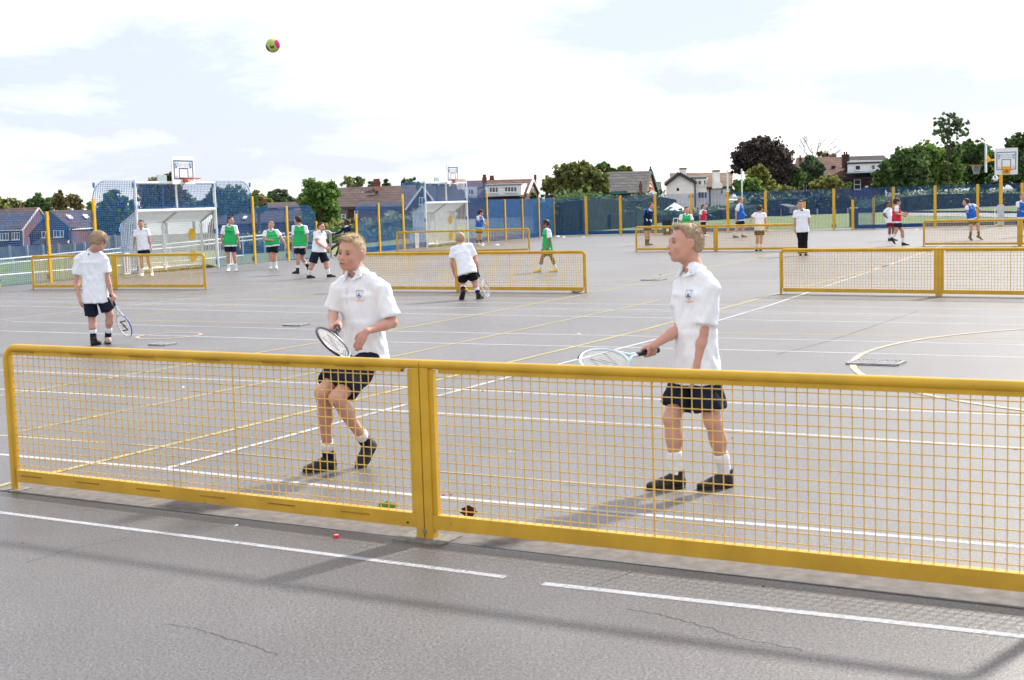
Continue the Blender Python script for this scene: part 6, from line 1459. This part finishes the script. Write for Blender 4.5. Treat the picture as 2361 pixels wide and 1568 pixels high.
def decal(P, px, Y, shapes, sc):
    """print shapes on the shirt: projected along the chest normal; shapes = [(pts, material, name)]"""
    o = P['shirt']; w0 = WL[P['t'].name]
    tr = BVHTree.FromPolygons([tuple(v.co + w0) for v in o.data.vertices], [tuple(p.vertices) for p in o.data.polygons])
    r = ray(*px); hit = tr.ray_cast(V((0, 0, CAM_H)), r.normalized())
    if not hit[0]: return
    c, n = hit[0], hit[1]; n = (n * .5 + P['f'] * .5).normalized(); u = (P['up'] - n * P['up'].dot(n)).normalized(); a = u.cross(n)
    for k, (pts, m_, nm, lift) in enumerate(shapes):
        mb = MB()
        for poly in pts:
            q = []
            for (x, y) in poly:
                s_ = c + a * x * sc + u * y * sc + n * .15; h_ = tr.ray_cast(s_, -n, .35); q.append((h_[0] if h_[0] else c + a * x * sc + u * y * sc) + n * (.0022 + lift))
            mb.poly(q)
        mb.build(nm, m_, P['t'])
def ringpoly(pts, w):
    cx = sum(p[0] for p in pts) / len(pts); cy = sum(p[1] for p in pts) / len(pts); inn = [(cx + (x - cx) * w, cy + (y - cy) * w) for x, y in pts]
    return [(pts[i], pts[(i + 1) % len(pts)], inn[(i + 1) % len(pts)], inn[i]) for i in range(len(pts))]
SHIELD = [(-.5, .62), (0, .66), (.5, .62), (.5, .3), (.48, 0), (.36, -.3), (0, -.66), (-.36, -.3), (-.48, 0), (-.5, .3)]
BADGE = [(ringpoly(SHIELD, .90), mat('badge_blue', (.10, .16, .42), .8, .1), 'badge', 0), ([[(-.12, -.05), (-.22, .26), (-.02, .10), (.16, .30), (.10, -.04), (.28, -.14), (.30, -.34), (.06, -.24), (0, -.40), (-.06, -.24), (-.30, -.34), (-.26, -.14)]], MATS['badge_blue'], 'badge_figure', .0004),
         ([[(-.34, .40), (.34, .40), (.34, .50), (-.34, .50)]], mat('badge_orange', (.78, .42, .28), .8, .1), 'badge_band', .0004),
         ([[(-.75, -.84), (-.3, -.80), (-.3, -.90), (-.75, -.92)], [(-.26, -.78), (.2, -.76), (.2, -.86), (-.26, -.9)], [(.24, -.76), (.8, -.72), (.8, -.80), (.24, -.86)], [(-.4, -.98), (.5, -.94), (.5, -1.0), (-.4, -1.06)]], MATS['badge_orange'], 'badge_lettering', 0)]

def racket(G, axis, width, lab, cols, L=.62, gl=.17, hl=.16, hw=.122, roff=.06):
    """G a place on the grip; axis towards the head; width across the strings"""
    a = V(axis).normalized(); w = (V(width) - a * V(width).dot(a)).normalized(); n = a.cross(w)
    butt = G - a * roff; t = thing('tennis_racket', butt, lab, 'tennis racket', 'tennis rackets in the boys hands')
    MB().tube([butt, butt + a * .012, butt + a * .014, butt + a * gl], [.019, .019, .0155, .0150], 8).build('grip', BLACKM, t, True)
    hc = butt + a * (L - hl); th0 = butt + a * gl; mb = MB(); P_ = []
    for s_ in (-1, 1):
        an_ = 2.45; e_ = hc + a * (math.cos(an_) * hl) + w * (s_ * math.sin(an_) * hw)
        mb.tube([th0 - a * .002 + w * s_ * .006, th0 + a * .05 + w * s_ * .012, e_], [.0095, .009, .0085], 8)
    ring = [hc + a * (math.cos(q) * hl) + w * (math.sin(q) * hw) for q in [2 * math.pi * k / 48 for k in range(49)]]
    mb.tube(ring, .0092, 8, caps=False, up=n).build('frame', cols[0], t, True)
    ar = MB(); ar.tube([hc + (p - hc) * 1.012 for p in ring[4:21]], .0088, 8, up=n); ar.build('frame_accent', cols[1], t, True)
    st = MB()
    for k in range(-7, 8):
        x = k * hw / 8; q = hl * math.sqrt(1 - (x / hw) ** 2); st.tube([hc + w * x - a * q, hc + w * x + a * q], .0010, 4, caps=False)
    for k in range(-9, 10):
        x = k * hl / 10; q = hw * math.sqrt(1 - (x / hl) ** 2); st.tube([hc + a * x - w * q + n * .001, hc + a * x + w * q + n * .001], .0010, 4, caps=False)
    st.build('strings', mat('pale_strings', (.7, .71, .72), .5, .3), t)
    lg = MB()
    for off in (n * .003,):
        for (p, q, wd) in (((-.075, .062), (.05, .062), .020), ((.05, .062), (-.03, -.01), .022), ((.03, .012), (-.05, -.062), .022), ((-.05, -.062), (.078, -.062), .020)):
            A_ = hc + w * p[0] + a * p[1] + off; B_ = hc + w * q[0] + a * q[1] + off; dd = (B_ - A_).normalized(); sd = dd.cross(n) * wd * .5; lg.poly([A_ - sd, B_ - sd, B_ + sd, A_ + sd])
    lg.build('string_logo', mat('grey_string_ink', (.16, .15, .16), .7, .2), t)
    return t
FR_W = mat('white_blue_frame', (.50, .60, .66), .35, .5); FR_N = mat('navy_frame', (.01, .012, .04), .35, .5); FR_B = mat('blue_frame', (.02, .10, .40), .35, .5)

# ------------------------------------------------------------------ the people
NG = 'boys playing on the courts'
# A: running boy, front left
s = 1.0; Y = 8.95; d_g = V((.04, -.97, -.17)); gA = at(778, 752, Y - .40)
A = person('boy in white polo shirt running with a racket behind the left half of the net', Y, .98,
  dict(H=(809, 583, -.05), N=(826, 625, 0), PE=(845, 818), Re=(768, 722, .03), Rw=(767, 744, -.18), Le=(905, 744, -.03), Lw=(845, 764, -.20), Rk=(742, 905, -.30), Ra=(758, 1052, -.02), Lk=(775, 918, -.28), La=(845, 1022, .10)),
  -38, -27, hp=4, hr=-6, sleeve=.84, skin=SKINR, hair='blond', hairk='spiky', vox=.0068, detail=True, lock=(False, True), toes={'R': -72, 'L': (823, 1086, -.04)}, sock=(SOCKW, SOCKD), short_len=.80, hem=.16,
  hands={'R': dict(grip=(gA, -d_g.normalized() * -1), side=-1), 'L': dict(d=at(818, 806, Y - .42) - at(845, 764, Y - .42 + .02), p=(.3, .8, -.2), curl=.28, side=1)}, group=NG, shx={'R': (783, 662, .02), 'L': (878, 664, -.10)}, legw=.95)
racket(gA, d_g, V((.72, -.15, -.70)), 'black and white tennis racket held low by the running boy', (FR_N, FR_W), L=.60, roff=.06)
decal(A, (828, 679), Y, BADGE, .045); PLK = [([[(-.16, 0), (.16, 0), (.16, -1.9), (-.16, -1.9)]], mat('placket_cotton', (.70, .72, .80), .85, .1), 'placket', 0), ([[(-.04, -.5), (.04, -.5), (.04, -.6), (-.04, -.6)], [(-.04, -1.2), (.04, -1.2), (.04, -1.3), (-.04, -1.3)]], mat('pale_button', (.45, .46, .5), .4, .4), 'button', .0006)]; decal(A, (799, 664), Y, PLK, .055)
# B: standing boy, front right
Y = 8.05; d_g = V((-.80, -.59, -.07)); gB = at(1497, 811, Y - .02)
B_ = person('smiling boy in white polo shirt standing side-on with a racket behind the front net', Y, .985,
  dict(H=(1580, 561, 0), N=(1601, 616, 0), PE=(1606, 862), Re=(1566, 758, -.12), Rw=(1506, 797, -.26), Le=(1622, 768, .0), Lw=(1607, 842, -.02), Rk=(1548, 965, -.06), Ra=(1560, 1072, -.06), Lk=(1643, 972, -.06), La=(1672, 1080, .02)),
  -62, -76, hp=-3, hr=4, sleeve={'L': .80, 'R': .55}, skin=SKINR, hair='sandy', hairk='short', vox=.0066, detail=True, toes={'R': -84, 'L': -74}, short_len=.74, hem=.10,
  hands={'R': dict(grip=(gB, -d_g * -1), side=-1), 'L': dict(d=V((-.05, 0, -1)), p=(-.6, .8, 0), curl=.3, side=1)}, group=NG, shx={'R': (1576, 655, .15), 'L': (1640, 662, -.12)})
racket(gB, d_g, V((-.52, .70, .48)), 'white and blue tennis racket held out level by the standing front boy', (FR_W, FR_N), L=.58, roff=.07)
decal(B_, (1587, 680), Y, BADGE, .045); decal(B_, (1556, 668), Y, PLK, .055)
# C: boy seen from behind at the left
Y = 18.2; gC = at(258, 688, Y)
Cc = person('boy with tousled fair hair and bowed head seen from behind at the left', Y, 1.0,
  dict(H=(229, 557, -.05), N=(214, 577, 0), PE=(220, 684), Le=(176, 652, 0), Lw=(183, 688, -.05), Re=(249, 646, 0), Rw=(257, 678, 0), Lk=(213, 738, .03), La=(216, 790, 0), Rk=(253, 724, .03), Ra=(249, 778, .12)),
  186, 138, hp=26, skin=SKINR, hair='sandy', hairk='mop', vox=.009, lock=(True, False), toes={'L': 170, 'R': (243, 793, .12)}, sock=(SOCKW, SOCKD), shoe=(SHOEB, SHOER), short_len=.80, hem=.13, group=NG, hands={'R': dict(grip=(gC, V((.25, 0, -.95))), side=-1)}, detail=True, shx={'L': (181, 596, 0), 'R': (240, 597, 0)})
racket(gC, at(281, 739, Y + .05) - gC, V((.55, -.5, .35)), 'blue and white tennis racket hanging from the hand of the boy at the left', (FR_W, FR_B), L=.62, roff=.06)
MB().disc(at(204.5, 586.5, Y - .135), V((1, 0, 0)), V((0, .1, 1)).normalized(), .012, .012, .004, 14).build('back_logo', MATS['badge_blue'], Cc['t'])
# D: crouching boy in the middle
Y = 24.8; gD = at(1101, 627, Y)
D = person('short haired boy seen from behind stepping at the middle net', Y, 1.02,
  dict(H=(1061.5, 551, .12), N=(1062.5, 566, .06), PE=(1076, 622, -.05), Le=(1042, 606, 0), Lw=(1046, 626, .05), Re=(1098, 604, 0), Rw=(1101.5, 621, .05), Lk=(1068, 650, .15), La=(1067.5, 671, 0), Rk=(1094, 649, .08), Ra=(1103, 678, 0)),
  184, 184, hp=8, skin=SKINR, hair='sandy', hairk='short', vox=.010, lock=(False, True), toes={'L': (1066, 681, -.02), 'R': 150}, sock=(SOCKW, SOCKD), short_len=.8, hem=.13, shorts=SHORTB, group=NG, hands={'R': dict(grip=(gD, V((.3, 0, -.95))), side=-1)})
racket(gD, at(1112, 650, Y + .1) - gD, V((.35, .8, .3)), 'tennis racket hanging from the hand of the boy at the middle net', (FR_W, FR_N), L=.60, roff=.06)
PP = [
 ('boy in white polo shirt walking in front of the nearer goal', 38.0, 1.0, dict(H=(325, 517), N=(325.9, 529), PE=(331, 572), Re=(310, 553), Rw=(308.4, 572), Le=(344, 552), Lw=(348, 569), Rk=(326.5, 602), Ra=(327.5, 628), Lk=(342, 601), La=(350, 625)), 8, 5, dict(hair='brown', shoe=SHOEW)),
 ('tall boy in green bib standing right of the nearer goal and looking right', 39.4, 1.0, dict(H=(532, 508.5), N=(529.5, 520.5), PE=(531, 564), Re=(511, 549), Rw=(514.5, 566), Le=(549, 549), Lw=(552.5, 566), Rk=(526.5, 590), Ra=(527, 616), Lk=(540, 590), La=(544.5, 616)), 5, 55, dict(hair='brown', bib=GREEN, shoe=SHOEW, fat=1.08)),
 ('heavy ginger boy in green bib with one arm across his belly', 40.2, .97, dict(H=(624.5, 519.5), N=(624, 531), PE=(628, 564), Re=(607, 551), Rw=(622, 553.5, -.25), Le=(650, 551), Lw=(657, 563), Rk=(625.5, 591), Ra=(624.5, 613), Lk=(633, 593), La=(636, 610)), 12, -25, dict(hair='ginger', hairk='crop', bib=GREEN, shoe=SHOEW, skin=SKINR, fat=1.32)),
 ('slim boy in green bib seen from behind, looking left', 36.8, 1.02, dict(H=(686, 508), N=(690.5, 520.5), PE=(691.5, 567), Le=(677.5, 551), Lw=(674.5, 570), Re=(708, 547), Rw=(707, 567), Lk=(687, 594), La=(686, 620), Rk=(697, 596, .1), Ra=(708.5, 613, .2)), 182, 232, dict(hair='brown', bib=GREEN, lock=(True, False), toes={'L': 240, 'R': (710, 622, .05)}, sock=(SOCKW, SOCKD))),
 ('heavy boy in white polo shirt striding right before the gap in the fence', 34.3, .98, dict(H=(740.5, 523), N=(736.5, 535), PE=(735, 576), Re=(732, 559, -.05), Rw=(749, 571, -.12), Le=(748, 558, .1), Lw=(756, 570, .1), Rk=(720, 610), Ra=(711, 629), Lk=(752, 608), La=(757.5, 629)), 58, 62, dict(hair='brown', hairk='crop', skin=SKINR, fat=1.3, short_len=.86, toes={'R': 75, 'L': 85})),
 ('boy in navy jumper sitting on the grey handrail with legs stretched out', 48.6, .95, dict(H=(798.5, 512.5), N=(799, 522.5), PE=(801, 546), Re=(784, 536), Rw=(773, 539), Le=(810, 536), Lw=(808, 544), Rk=(779, 562, -.2), Ra=(761, 577, -.3), Lk=(784, 566, -.2), La=(776, 586, -.2)), -50, -75, dict(hair='black', hairk='crop', skin=SKIND, shirt=JUMP, longsleeve=True, lock=(False, False), toes={'L': (770, 590, -.25), 'R': (755, 586, -.35)}, sock=(SOCKD, None), hem=.04)),
 ('boy with dark bushy hair in blue bib beside the farther goal, one hand raised', 57.0, 1.02, dict(H=(1108.3, 490.5), N=(1106, 499), PE=(1105, 524), Re=(1104, 512), Rw=(1108.5, 502, -.15), Le=(1115, 514, -.1), Lw=(1121, 519, -.1), Rk=(1101.5, 544), Ra=(1100, 558), Lk=(1108, 544), La=(1109, 558)), 60, 85, dict(hair='brown', hairk='mop', bib=BLUEB, shoe=SHOEW, sock=(SOCKD, None))),
 ('small dark haired boy with glasses in green bib and yellow shoes walking left', 33.6, .86, dict(H=(1258, 516), N=(1261, 529), PE=(1262.5, 574), Le=(1268.5, 558, -.05), Lw=(1263, 571, -.1), Re=(1253, 562, 0), Rw=(1252, 573), Rk=(1249.5, 596), Ra=(1244, 615), Lk=(1273, 596), La=(1281, 614)), -72, -82, dict(hair='black', hairk='fringe', skin=SKINB, bib=GREEN, shoe=SHOEY, shorts=SHORTB, bibhem=-.05, toes={'L': -80, 'R': -85})),
 ('boy in dark jumper with white band and blue bib standing behind the far net', 50.6, 1.02, dict(H=(1501, 474.5), N=(1498, 485), PE=(1492.5, 518), Re=(1486, 501), Rw=(1489, 514), Le=(1500, 501), Lw=(1497, 510), Rk=(1489.5, 539), Ra=(1490, 558), Lk=(1497, 539), La=(1494, 558)), 40, 68, dict(hair='grey', hairk='crop', shirt=JUMP, longsleeve=True, shorts=SHORT, sock=(SOCKD, None), toes={'L': 85, 'R': 75}, hem=.06)),
 ('dark haired boy in green bib partly hidden by the head of the standing front boy', 45.5, 1.0, dict(H=(1583, 485), N=(1582, 495), PE=(1581, 528), Re=(1567, 514), Rw=(1567, 528), Le=(1597, 513), Lw=(1598, 526), Rk=(1577, 550), Ra=(1576, 570), Lk=(1587, 550), La=(1589, 570)), 8, 20, dict(hair='brown', hairk='crop', skin=SKINR, bib=GREEN, fat=1.1, group=None)),
 ('boy in red bib and long dark trousers far behind the net', 60.0, 1.0, dict(H=(1622.5, 477.5), N=(1621, 485), PE=(1620.5, 508.5), Re=(1613.5, 499), Rw=(1615.5, 508), Le=(1627, 499), Lw=(1627, 508), Rk=(1620, 524), Ra=(1621, 538), Lk=(1624, 524), La=(1625, 538)), 45, 50, dict(hair='brown', bib=REDB, trousers=True, shoe=SHOEW)),
 ('heavy boy in white shirt with a blue bib over one shoulder walking right', 56.5, 1.08, dict(H=(1707.5, 462.5), N=(1705, 472), PE=(1706.5, 506), Re=(1697, 492), Rw=(1697.5, 505), Le=(1713, 489, .1), Lw=(1717, 494, 0), Rk=(1700.5, 524), Ra=(1693, 539), Lk=(1713, 524), La=(1712.5, 539)), 62, 72, dict(hair='ginger', hairk='crop', skin=SKINR, bib=BLUEB, fat=1.2, toes={'R': 90, 'L': 90})),
 ('dark haired boy seen from behind leaning with both hands on the far net', 42.35, .95, dict(H=(1752, 481.5), N=(1752, 491), PE=(1751, 528), Le=(1731.5, 505), Lw=(1729, 516, -.1), Re=(1765, 507), Rw=(1768, 516, -.1), Lk=(1746, 549), La=(1745, 568), Rk=(1755, 549), Ra=(1754, 568)), 182, 135, dict(hair='brown', hairk='fringe', toes={'L': 180, 'R': 180}, shorts=SHORTB)),
 ('tall boy in white polo shirt and black trousers standing between the nets', 38.3, 1.09, dict(H=(1845, 473), N=(1847.5, 485), PE=(1849.5, 528), Re=(1833, 510), Rw=(1833, 527), Le=(1864.5, 510), Lw=(1862, 526), Rk=(1845.5, 553), Ra=(1845.5, 580), Lk=(1856, 553), La=(1857, 580)), -2, -8, dict(hair='brown', trousers=True, shorts=SHORTB, hem=.13, shoe=SHOEB)),
 ('dark haired boy in white polo shirt running half behind the boy in the red bib', 47.4, .98, dict(H=(2047.5, 472), N=(2047.5, 481), PE=(2051, 510), Re=(2037.5, 495), Rw=(2047, 503), Le=(2055, 495), Lw=(2059, 502), Rk=(2052, 527), Ra=(2050.5, 545), Lk=(2061, 528), La=(2058, 544)), 50, 55, dict(hair='black', skin=SKINB, sock=(SOCKW, None), shorts=mat('dark_red_cloth', (.16, .01, .025), .8, .1))),
 ('boy in red bib running right at the far right court', 43.0, 1.04, dict(H=(2068.5, 466), N=(2067, 476.5), PE=(2067.5, 510), Re=(2066.5, 492), Rw=(2080, 496, -.1), Le=(2074, 490, .1), Lw=(2084, 492, .1), Rk=(2067, 531), Ra=(2058.5, 549), Lk=(2080.5, 533), La=(2082.5, 557)), 76, 84, dict(hair='brown', hairk='fringe', bib=REDB, lock=(True, False), toes={'R': (2063, 560, 0), 'L': 90})),
 ('boy in white shirt and blue bib twisting with both feet off the ground', 45.5, 1.0, dict(H=(2227, 466), N=(2234, 473), PE=(2241, 502), Le=(2230, 487), Lw=(2236, 492), Re=(2253, 478), Rw=(2256, 481), Rk=(2255, 522), Ra=(2257, 543), Lk=(2239.5, 523), La=(2237.5, 545)), 215, 240, dict(hair='brown', bib=BLUEB, lock=(False, False), toes={'L': (2240, 552, -.05), 'R': (2261, 549, 0)}, sock=(SOCKD, None), legskin=None, skin=SKINR, shorts=SHORTB)),
 ('ginger boy in blue bib cut by the right edge of the picture', 47.3, 1.05, dict(H=(2358, 454), N=(2356, 465), PE=(2357.5, 500), Re=(2347, 483), Rw=(2356, 487, -.1), Le=(2371, 483), Lw=(2366, 488), Rk=(2353, 522), Ra=(2353, 541), Lk=(2363, 522), La=(2364, 541)), 10, 5, dict(hair='ginger', skin=SKINR, bib=BLUEB)),
]
for (lab, Yp, s_, J, yw, hy, kw) in PP:
    kw = dict(kw); kw['group'] = NG; kw.setdefault('vox', .0125)
    q = person(lab, Yp, s_, J, yw, hy, **kw)
    if 'glasses' in lab:
        f_, l_, u_ = q['hf']; P = lambda x, y, z: q['C'] + l_ * x * .86 + f_ * y * .86 + u_ * z * .86
        MB().tube([P(.078, 0, .004), P(.05, .095, .004), P(0, .108, .006), P(-.05, .095, .004), P(-.078, 0, .004)], .004, 5).disc(P(.03, .108, -.002), l_, u_, .019, .015, .004, 12).disc(P(-.03, .108, -.002), l_, u_, .019, .015, .004, 12).build('glasses', mat('dark_spectacle_frame', (.03, .03, .035), .4, .5), q['t'])
    if 'white band' in lab:
        f_, l_, u_ = q['f'], q['l'], q['up']; m0 = q['N'].lerp(q['PE'], .62); Bag().t(m0, m0 - u_ * .10, l_, (.158, .118), (.163, .122), .01).mesh('chest_band', .011, POLO, q['t'], 1)
        Bag().c(q['N'] - u_ * .04 - l_ * .13, q['N'] - u_ * .22 - l_ * .14 - f_ * .04, .075, .07, .02).c(q['N'] - u_ * .03 - l_ * .05 - f_ * .05, q['N'] - u_ * .22 - l_ * .1 - f_ * .06, .07, .06, .03).mesh('blue_bib', .011, BLUEB, q['t'], 1)

# ------------------------------------------------------------------ balls and litter
def ball(c, r, lab, cat, base, parts, nm='ball'):
    t = thing(nm, c, lab, cat); Bag()
    n = 24; mb = MB()
    for i in range(1, n): 
        for k in range(2 * n): a, b = math.pi * i / n, math.pi * k / n; mb.v.append((c.x + r * math.sin(a) * math.cos(b), c.y + r * math.sin(a) * math.sin(b), c.z + r * math.cos(a)))
    top = len(mb.v); mb.v += [(c.x, c.y, c.z + r), (c.x, c.y, c.z - r)]; W = 2 * n
    for i in range(n - 2):
        for k in range(W): mb.f.append((i * W + k, (i + 1) * W + k, (i + 1) * W + (k + 1) % W, i * W + (k + 1) % W))
    for k in range(W): mb.f.append((top, k, (k + 1) % W)); mb.f.append((top + 1, (n - 2) * W + (k + 1) % W, (n - 2) * W + k))
    mb.build('ball_core', base, t, True)
    for (nm_, m_, ax, a0) in parts:   # spherical caps
        ax = V(ax).normalized(); e1 = ax.orthogonal().normalized(); e2 = ax.cross(e1); cp = MB(); rr_ = r * 1.012; m2 = 10; w2 = 24
        for i in range(m2 + 1):
            for k in range(w2):
                a, b = a0 * i / m2, 2 * math.pi * k / w2; d_ = ax * math.cos(a) + (e1 * math.cos(b) + e2 * math.sin(b)) * math.sin(a); cp.v.append(tuple(c + d_ * rr_))
        for i in range(m2):
            for k in range(w2): cp.f.append((i * w2 + k, (i + 1) * w2 + k, (i + 1) * w2 + (k + 1) % w2, i * w2 + (k + 1) % w2))
        cp.build(nm_, m_, t, True)
    return t
FELT = mat('lime_felt', (.46, .58, .17), .95, .05, var=.12, vscale=60, bump=.6, bscale=400)
c = at(629, 105, 8.0); bt = ball(c, .0405, 'lime green tennis ball with pink and purple panels high in the sky', 'ball', FELT, [('felt_panel', mat('pink_felt', (.62, .03, .20), .95, .05, bump=.5, bscale=400), (.93, -.42, .22), .66), ('felt_panel', mat('purple_felt', (.10, .03, .22), .95, .05, bump=.5, bscale=400), (-.86, -.18, -.42), .62)], 'tennis_ball')
lg = MB()
for (p, q) in (((-.008, .006), (-.002, -.008)), ((-.002, -.008), (.004, .002)), ((.004, .002), (.008, -.008)), ((.008, -.008), (.012, .006))):
    o = c + V((p[0], -.0404, p[1] - .010)); o2 = c + V((q[0], -.0404, q[1] - .010)); lg.bar(o, o2, .0022, .0035)
lg.build('logo_mark', mat('black_print', (.02, .02, .02), .8, .1), bt)
ball(at(1075, 669, 25.2), .031, 'small red and yellow ball bouncing by the heel of the boy at the middle net', 'ball', mat('red_foam', (.55, .03, .02), .8, .1), [('yellow_half', mat('yellow_foam', (.75, .50, .03), .8, .1), (.45, -.5, .74), 1.25)], 'foam_ball')
fb = at(2294.5, 412.5, 46.0); ball(fb, .11, 'white football with dark panels in the air beside the yellow basketball pole', 'ball', mat('white_ball_leather', (.72, .74, .76), .45, .4), [('dark_panel', mat('black_ball_leather', (.02, .025, .035), .45, .4), v_, .40) for v_ in ((-.2, -.7, .68), (.7, -.5, -.4), (-.8, -.3, -.5), (-.9, .1, .4), (.6, -.2, .8), (0, -.5, -.86))], 'football')
# bottle at the foot of the middle net
b0 = gp(1319, 674.6); b1 = gp(1339, 675.6); d_ = (b1 - b0).normalized(); ln = .27
t = thing('plastic_bottle', b0, 'clear plastic bottle with blue label lying at the right foot of the middle net', 'bottle'); z = UP * .036
MB().tube([b0 + z, b0 + d_ * .01 + z, b0 + d_ * .19 + z, b0 + d_ * .235 + z, b0 + d_ * .25 + z], [.030, .035, .035, .015, .013], 12).build('bottle_body', mat('clear_plastic', (.75, .82, .86), .1, .6, transmission=.55), t, True)
MB().tube([b0 + d_ * .06 + z, b0 + d_ * .13 + z], .0362, 12).build('bottle_label', mat('blue_label', (.04, .22, .50), .5, .3, c2=(.5, .6, .65), vscale=30), t, True)
MB().tube([b0 + d_ * .25 + z, b0 + d_ * .27 + z], .015, 10).build('bottle_cap', mat('red_cap', (.5, .06, .05), .5, .3), t, True)
# red cap in front of the net
p = gp(775, 1240); t = thing('bottle_cap', p, 'small red cap lying on the asphalt before the left half of the front net', 'bottle cap')
MB().tube([V((p.x, p.y, .0)), V((p.x, p.y, .016))], [.016, .015], 16).build('cap_side', mat('bright_red_plastic', (.62, .03, .05), .4, .4), t, True)
MB().tube([V((p.x, p.y, .016)), V((p.x, p.y, .018))], [.012, .010], 16).build('cap_top', mat('pale_red_plastic', (.75, .25, .25), .4, .4), t, True)
def leaf(x, y, sz, m, lab, tilt=.5, rot=0.0, behind=0.0):
    p = gp(x, y); t = thing('fallen_leaf', p, lab, 'leaf'); mb = MB(); n = 14; o = V((p.x, p.y, .006)); c0, s0 = math.cos(rot), math.sin(rot)
    def q(u, v, w): x_ = u * c0 - v * s0; return o + V((x_, v * s0 * .3 + u * s0 * .4, 0)) * sz + UP * (w * sz)
    for sg in (-1, 1):
        pts = [(0, 0)] + [(sg * (.42 * math.sin(math.pi * k / 7) * (1 + .18 * ((k % 2) * 2 - 1))), k / 7) for k in range(1, 8)]
        mb.poly([o + V((u * c0, .25 * v_ * (1 - tilt) + abs(u) * .3, 0)) * sz + UP * (v_ * tilt * sz + .002) for u, v_ in pts])
    mb.build('leaf_blade', m, t); MB().bar(o, o + V((0, .25 * (1 - tilt), tilt)) * sz, .003).build('leaf_rib', m, t)
GL_ = mat('green_leaf', (.10, .24, .03), .6, .3, var=.2, vscale=40); BL_ = mat('dark_brown_leaf', (.055, .018, .014), .8, .2, var=.3, vscale=40)
leaf(892, 1184, .13, GL_, 'green leaf lying against the bottom rail left of the centre post', .45); leaf(1081, 1200, .11, BL_, 'dark brown leaf behind the bottom rail right of the centre post', .7, .3)
def crumb(x, y, r, m, lab, cat='litter', nm='litter_scrap'):
    p = gp(x, y); rr_ = random.Random(int(x)); mb = MB(); n = 7
    lo_ = [V((p.x + r * (1 + .4 * rr_.random()) * math.cos(2 * math.pi * k / n), p.y + r * (1 + .4 * rr_.random()) * math.sin(2 * math.pi * k / n), .001)) for k in range(n)]; hi_ = [V((p.x, p.y, r * .5)).lerp(q, .6) + UP * r * .35 * rr_.random() for q in lo_]
    for k in range(n): mb.poly([lo_[k], lo_[(k + 1) % n], hi_[(k + 1) % n], hi_[k]])
    mb.poly(hi_); o = mb.build(nm, m, loc=p); tag(o, lab, cat, 'scraps on the asphalt')
WS = mat('white_scrap', (.7, .7, .7), .7, .2); RS = mat('red_berry', (.35, .05, .03), .6, .3); DS = mat('dark_grit', (.03, .03, .03), .8, .1); GS = mat('green_glass_grit', (.05, .4, .2), .3, .5)
crumb(1023, 1142, .012, RS, 'reddish berry scrap right of the centre post behind the mesh'); crumb(1040, 1141, .011, RS, 'second reddish berry scrap at the start of the white line behind the mesh')
crumb(1112, 902, .012, DS, 'dark speck on the white line behind the right net half'); crumb(1176, 1041, .009, WS, 'pale scrap behind the mesh left of the thick wire'); crumb(1186, 1041, .008, WS, 'pale scrap behind the mesh touching the thick wire')
crumb(545, 2102 / 1.735, .010, WS, 'pale speck in front of the left net half'); crumb(52, 1252, .008, RS, 'tiny red speck near the left edge before the white line'); crumb(422, 893, .015, WS, 'pale scrap on the upper white line behind the left net half')
crumb(2049, 1308, .011, WS, 'pale scrap in front of the right net half'); crumb(1452, 1318, .006, GS, 'tiny green glint in front of the right net half'); crumb(1760, 1352, .006, DS, 'dark grit near the long white line at the right')
crumb(1333, 771, .03, mat('pale_yellow_scrap', (.6, .5, .3), .8, .1), 'pale yellow scrap left of the racket of the standing boy'); crumb(1690, 1011, .010, DS, 'dark grit behind the mesh right of the standing boy')
crumb(2342, 1036, .014, DS, 'small dark twig behind the mesh at the right edge'); crumb(1522, 634, .03, DS, 'dark speck beside the head of the standing boy')
BAGW = mat('white_plastic_bag', (.72, .73, .74), .4, .4, var=.06)
for (x, y, r, lab) in ((1284, 546, .13, 'crumpled white bag at the corner of the fence'), (1298, 547, .08, 'smaller white bag right of the fence corner'), (1345, 547, .07, 'white cup lying before the far fence'), (1112, 566, .07, 'white scrap at the foot of the blue fence right of the farther goal'), (1145, 565, .11, 'white carton at the foot of the solid blue fence'), (2113, 529, .08, 'brown scrap before the far fence')):
    crumb(x, y, r, BAGW, lab)
for (x, y, r, lab) in ((476, 613, .16, 'heap of dark leaves at the right foot of the nearer goal'), (486, 616, .14, 'grey leaf litter beside the right post of the nearer goal')): crumb(x, y, r, mat('dark_leaf_litter', (.05, .045, .04), .9, .1, var=.4, vscale=20), lab, 'leaf heap', 'leaf_heap')
# orange leaf litter under the goals, one mass each
for (xa, xb) in ((330, 500), (990, 1074)):
    v = []; a, b = on_left(xa), on_left(xb)
    for _ in range(700):
        p = a.lerp(b, random.random()) + nl * random.uniform(-.1, .6) + UP * random.uniform(.005, .05); d1 = V((random.uniform(-1, 1), random.uniform(-1, 1), random.uniform(-.3, .3))).normalized() * .035; d2 = d1.cross(V((random.uniform(-.3, .3), 0, 1))).normalized() * .025
        v += [tuple(p - d1), tuple(p - d2), tuple(p + d1), tuple(p + d2)]
    o = np_mesh('leaf_litter', v, np.arange(len(v)).reshape(-1, 4), leafmat('autumn_leaves', [(.10, .06, .03), (.20, .10, .03), (.06, .05, .02), (.16, .14, .08)]), loc=(0, 0, 0), smooth=False); tag(o, kind='stuff')
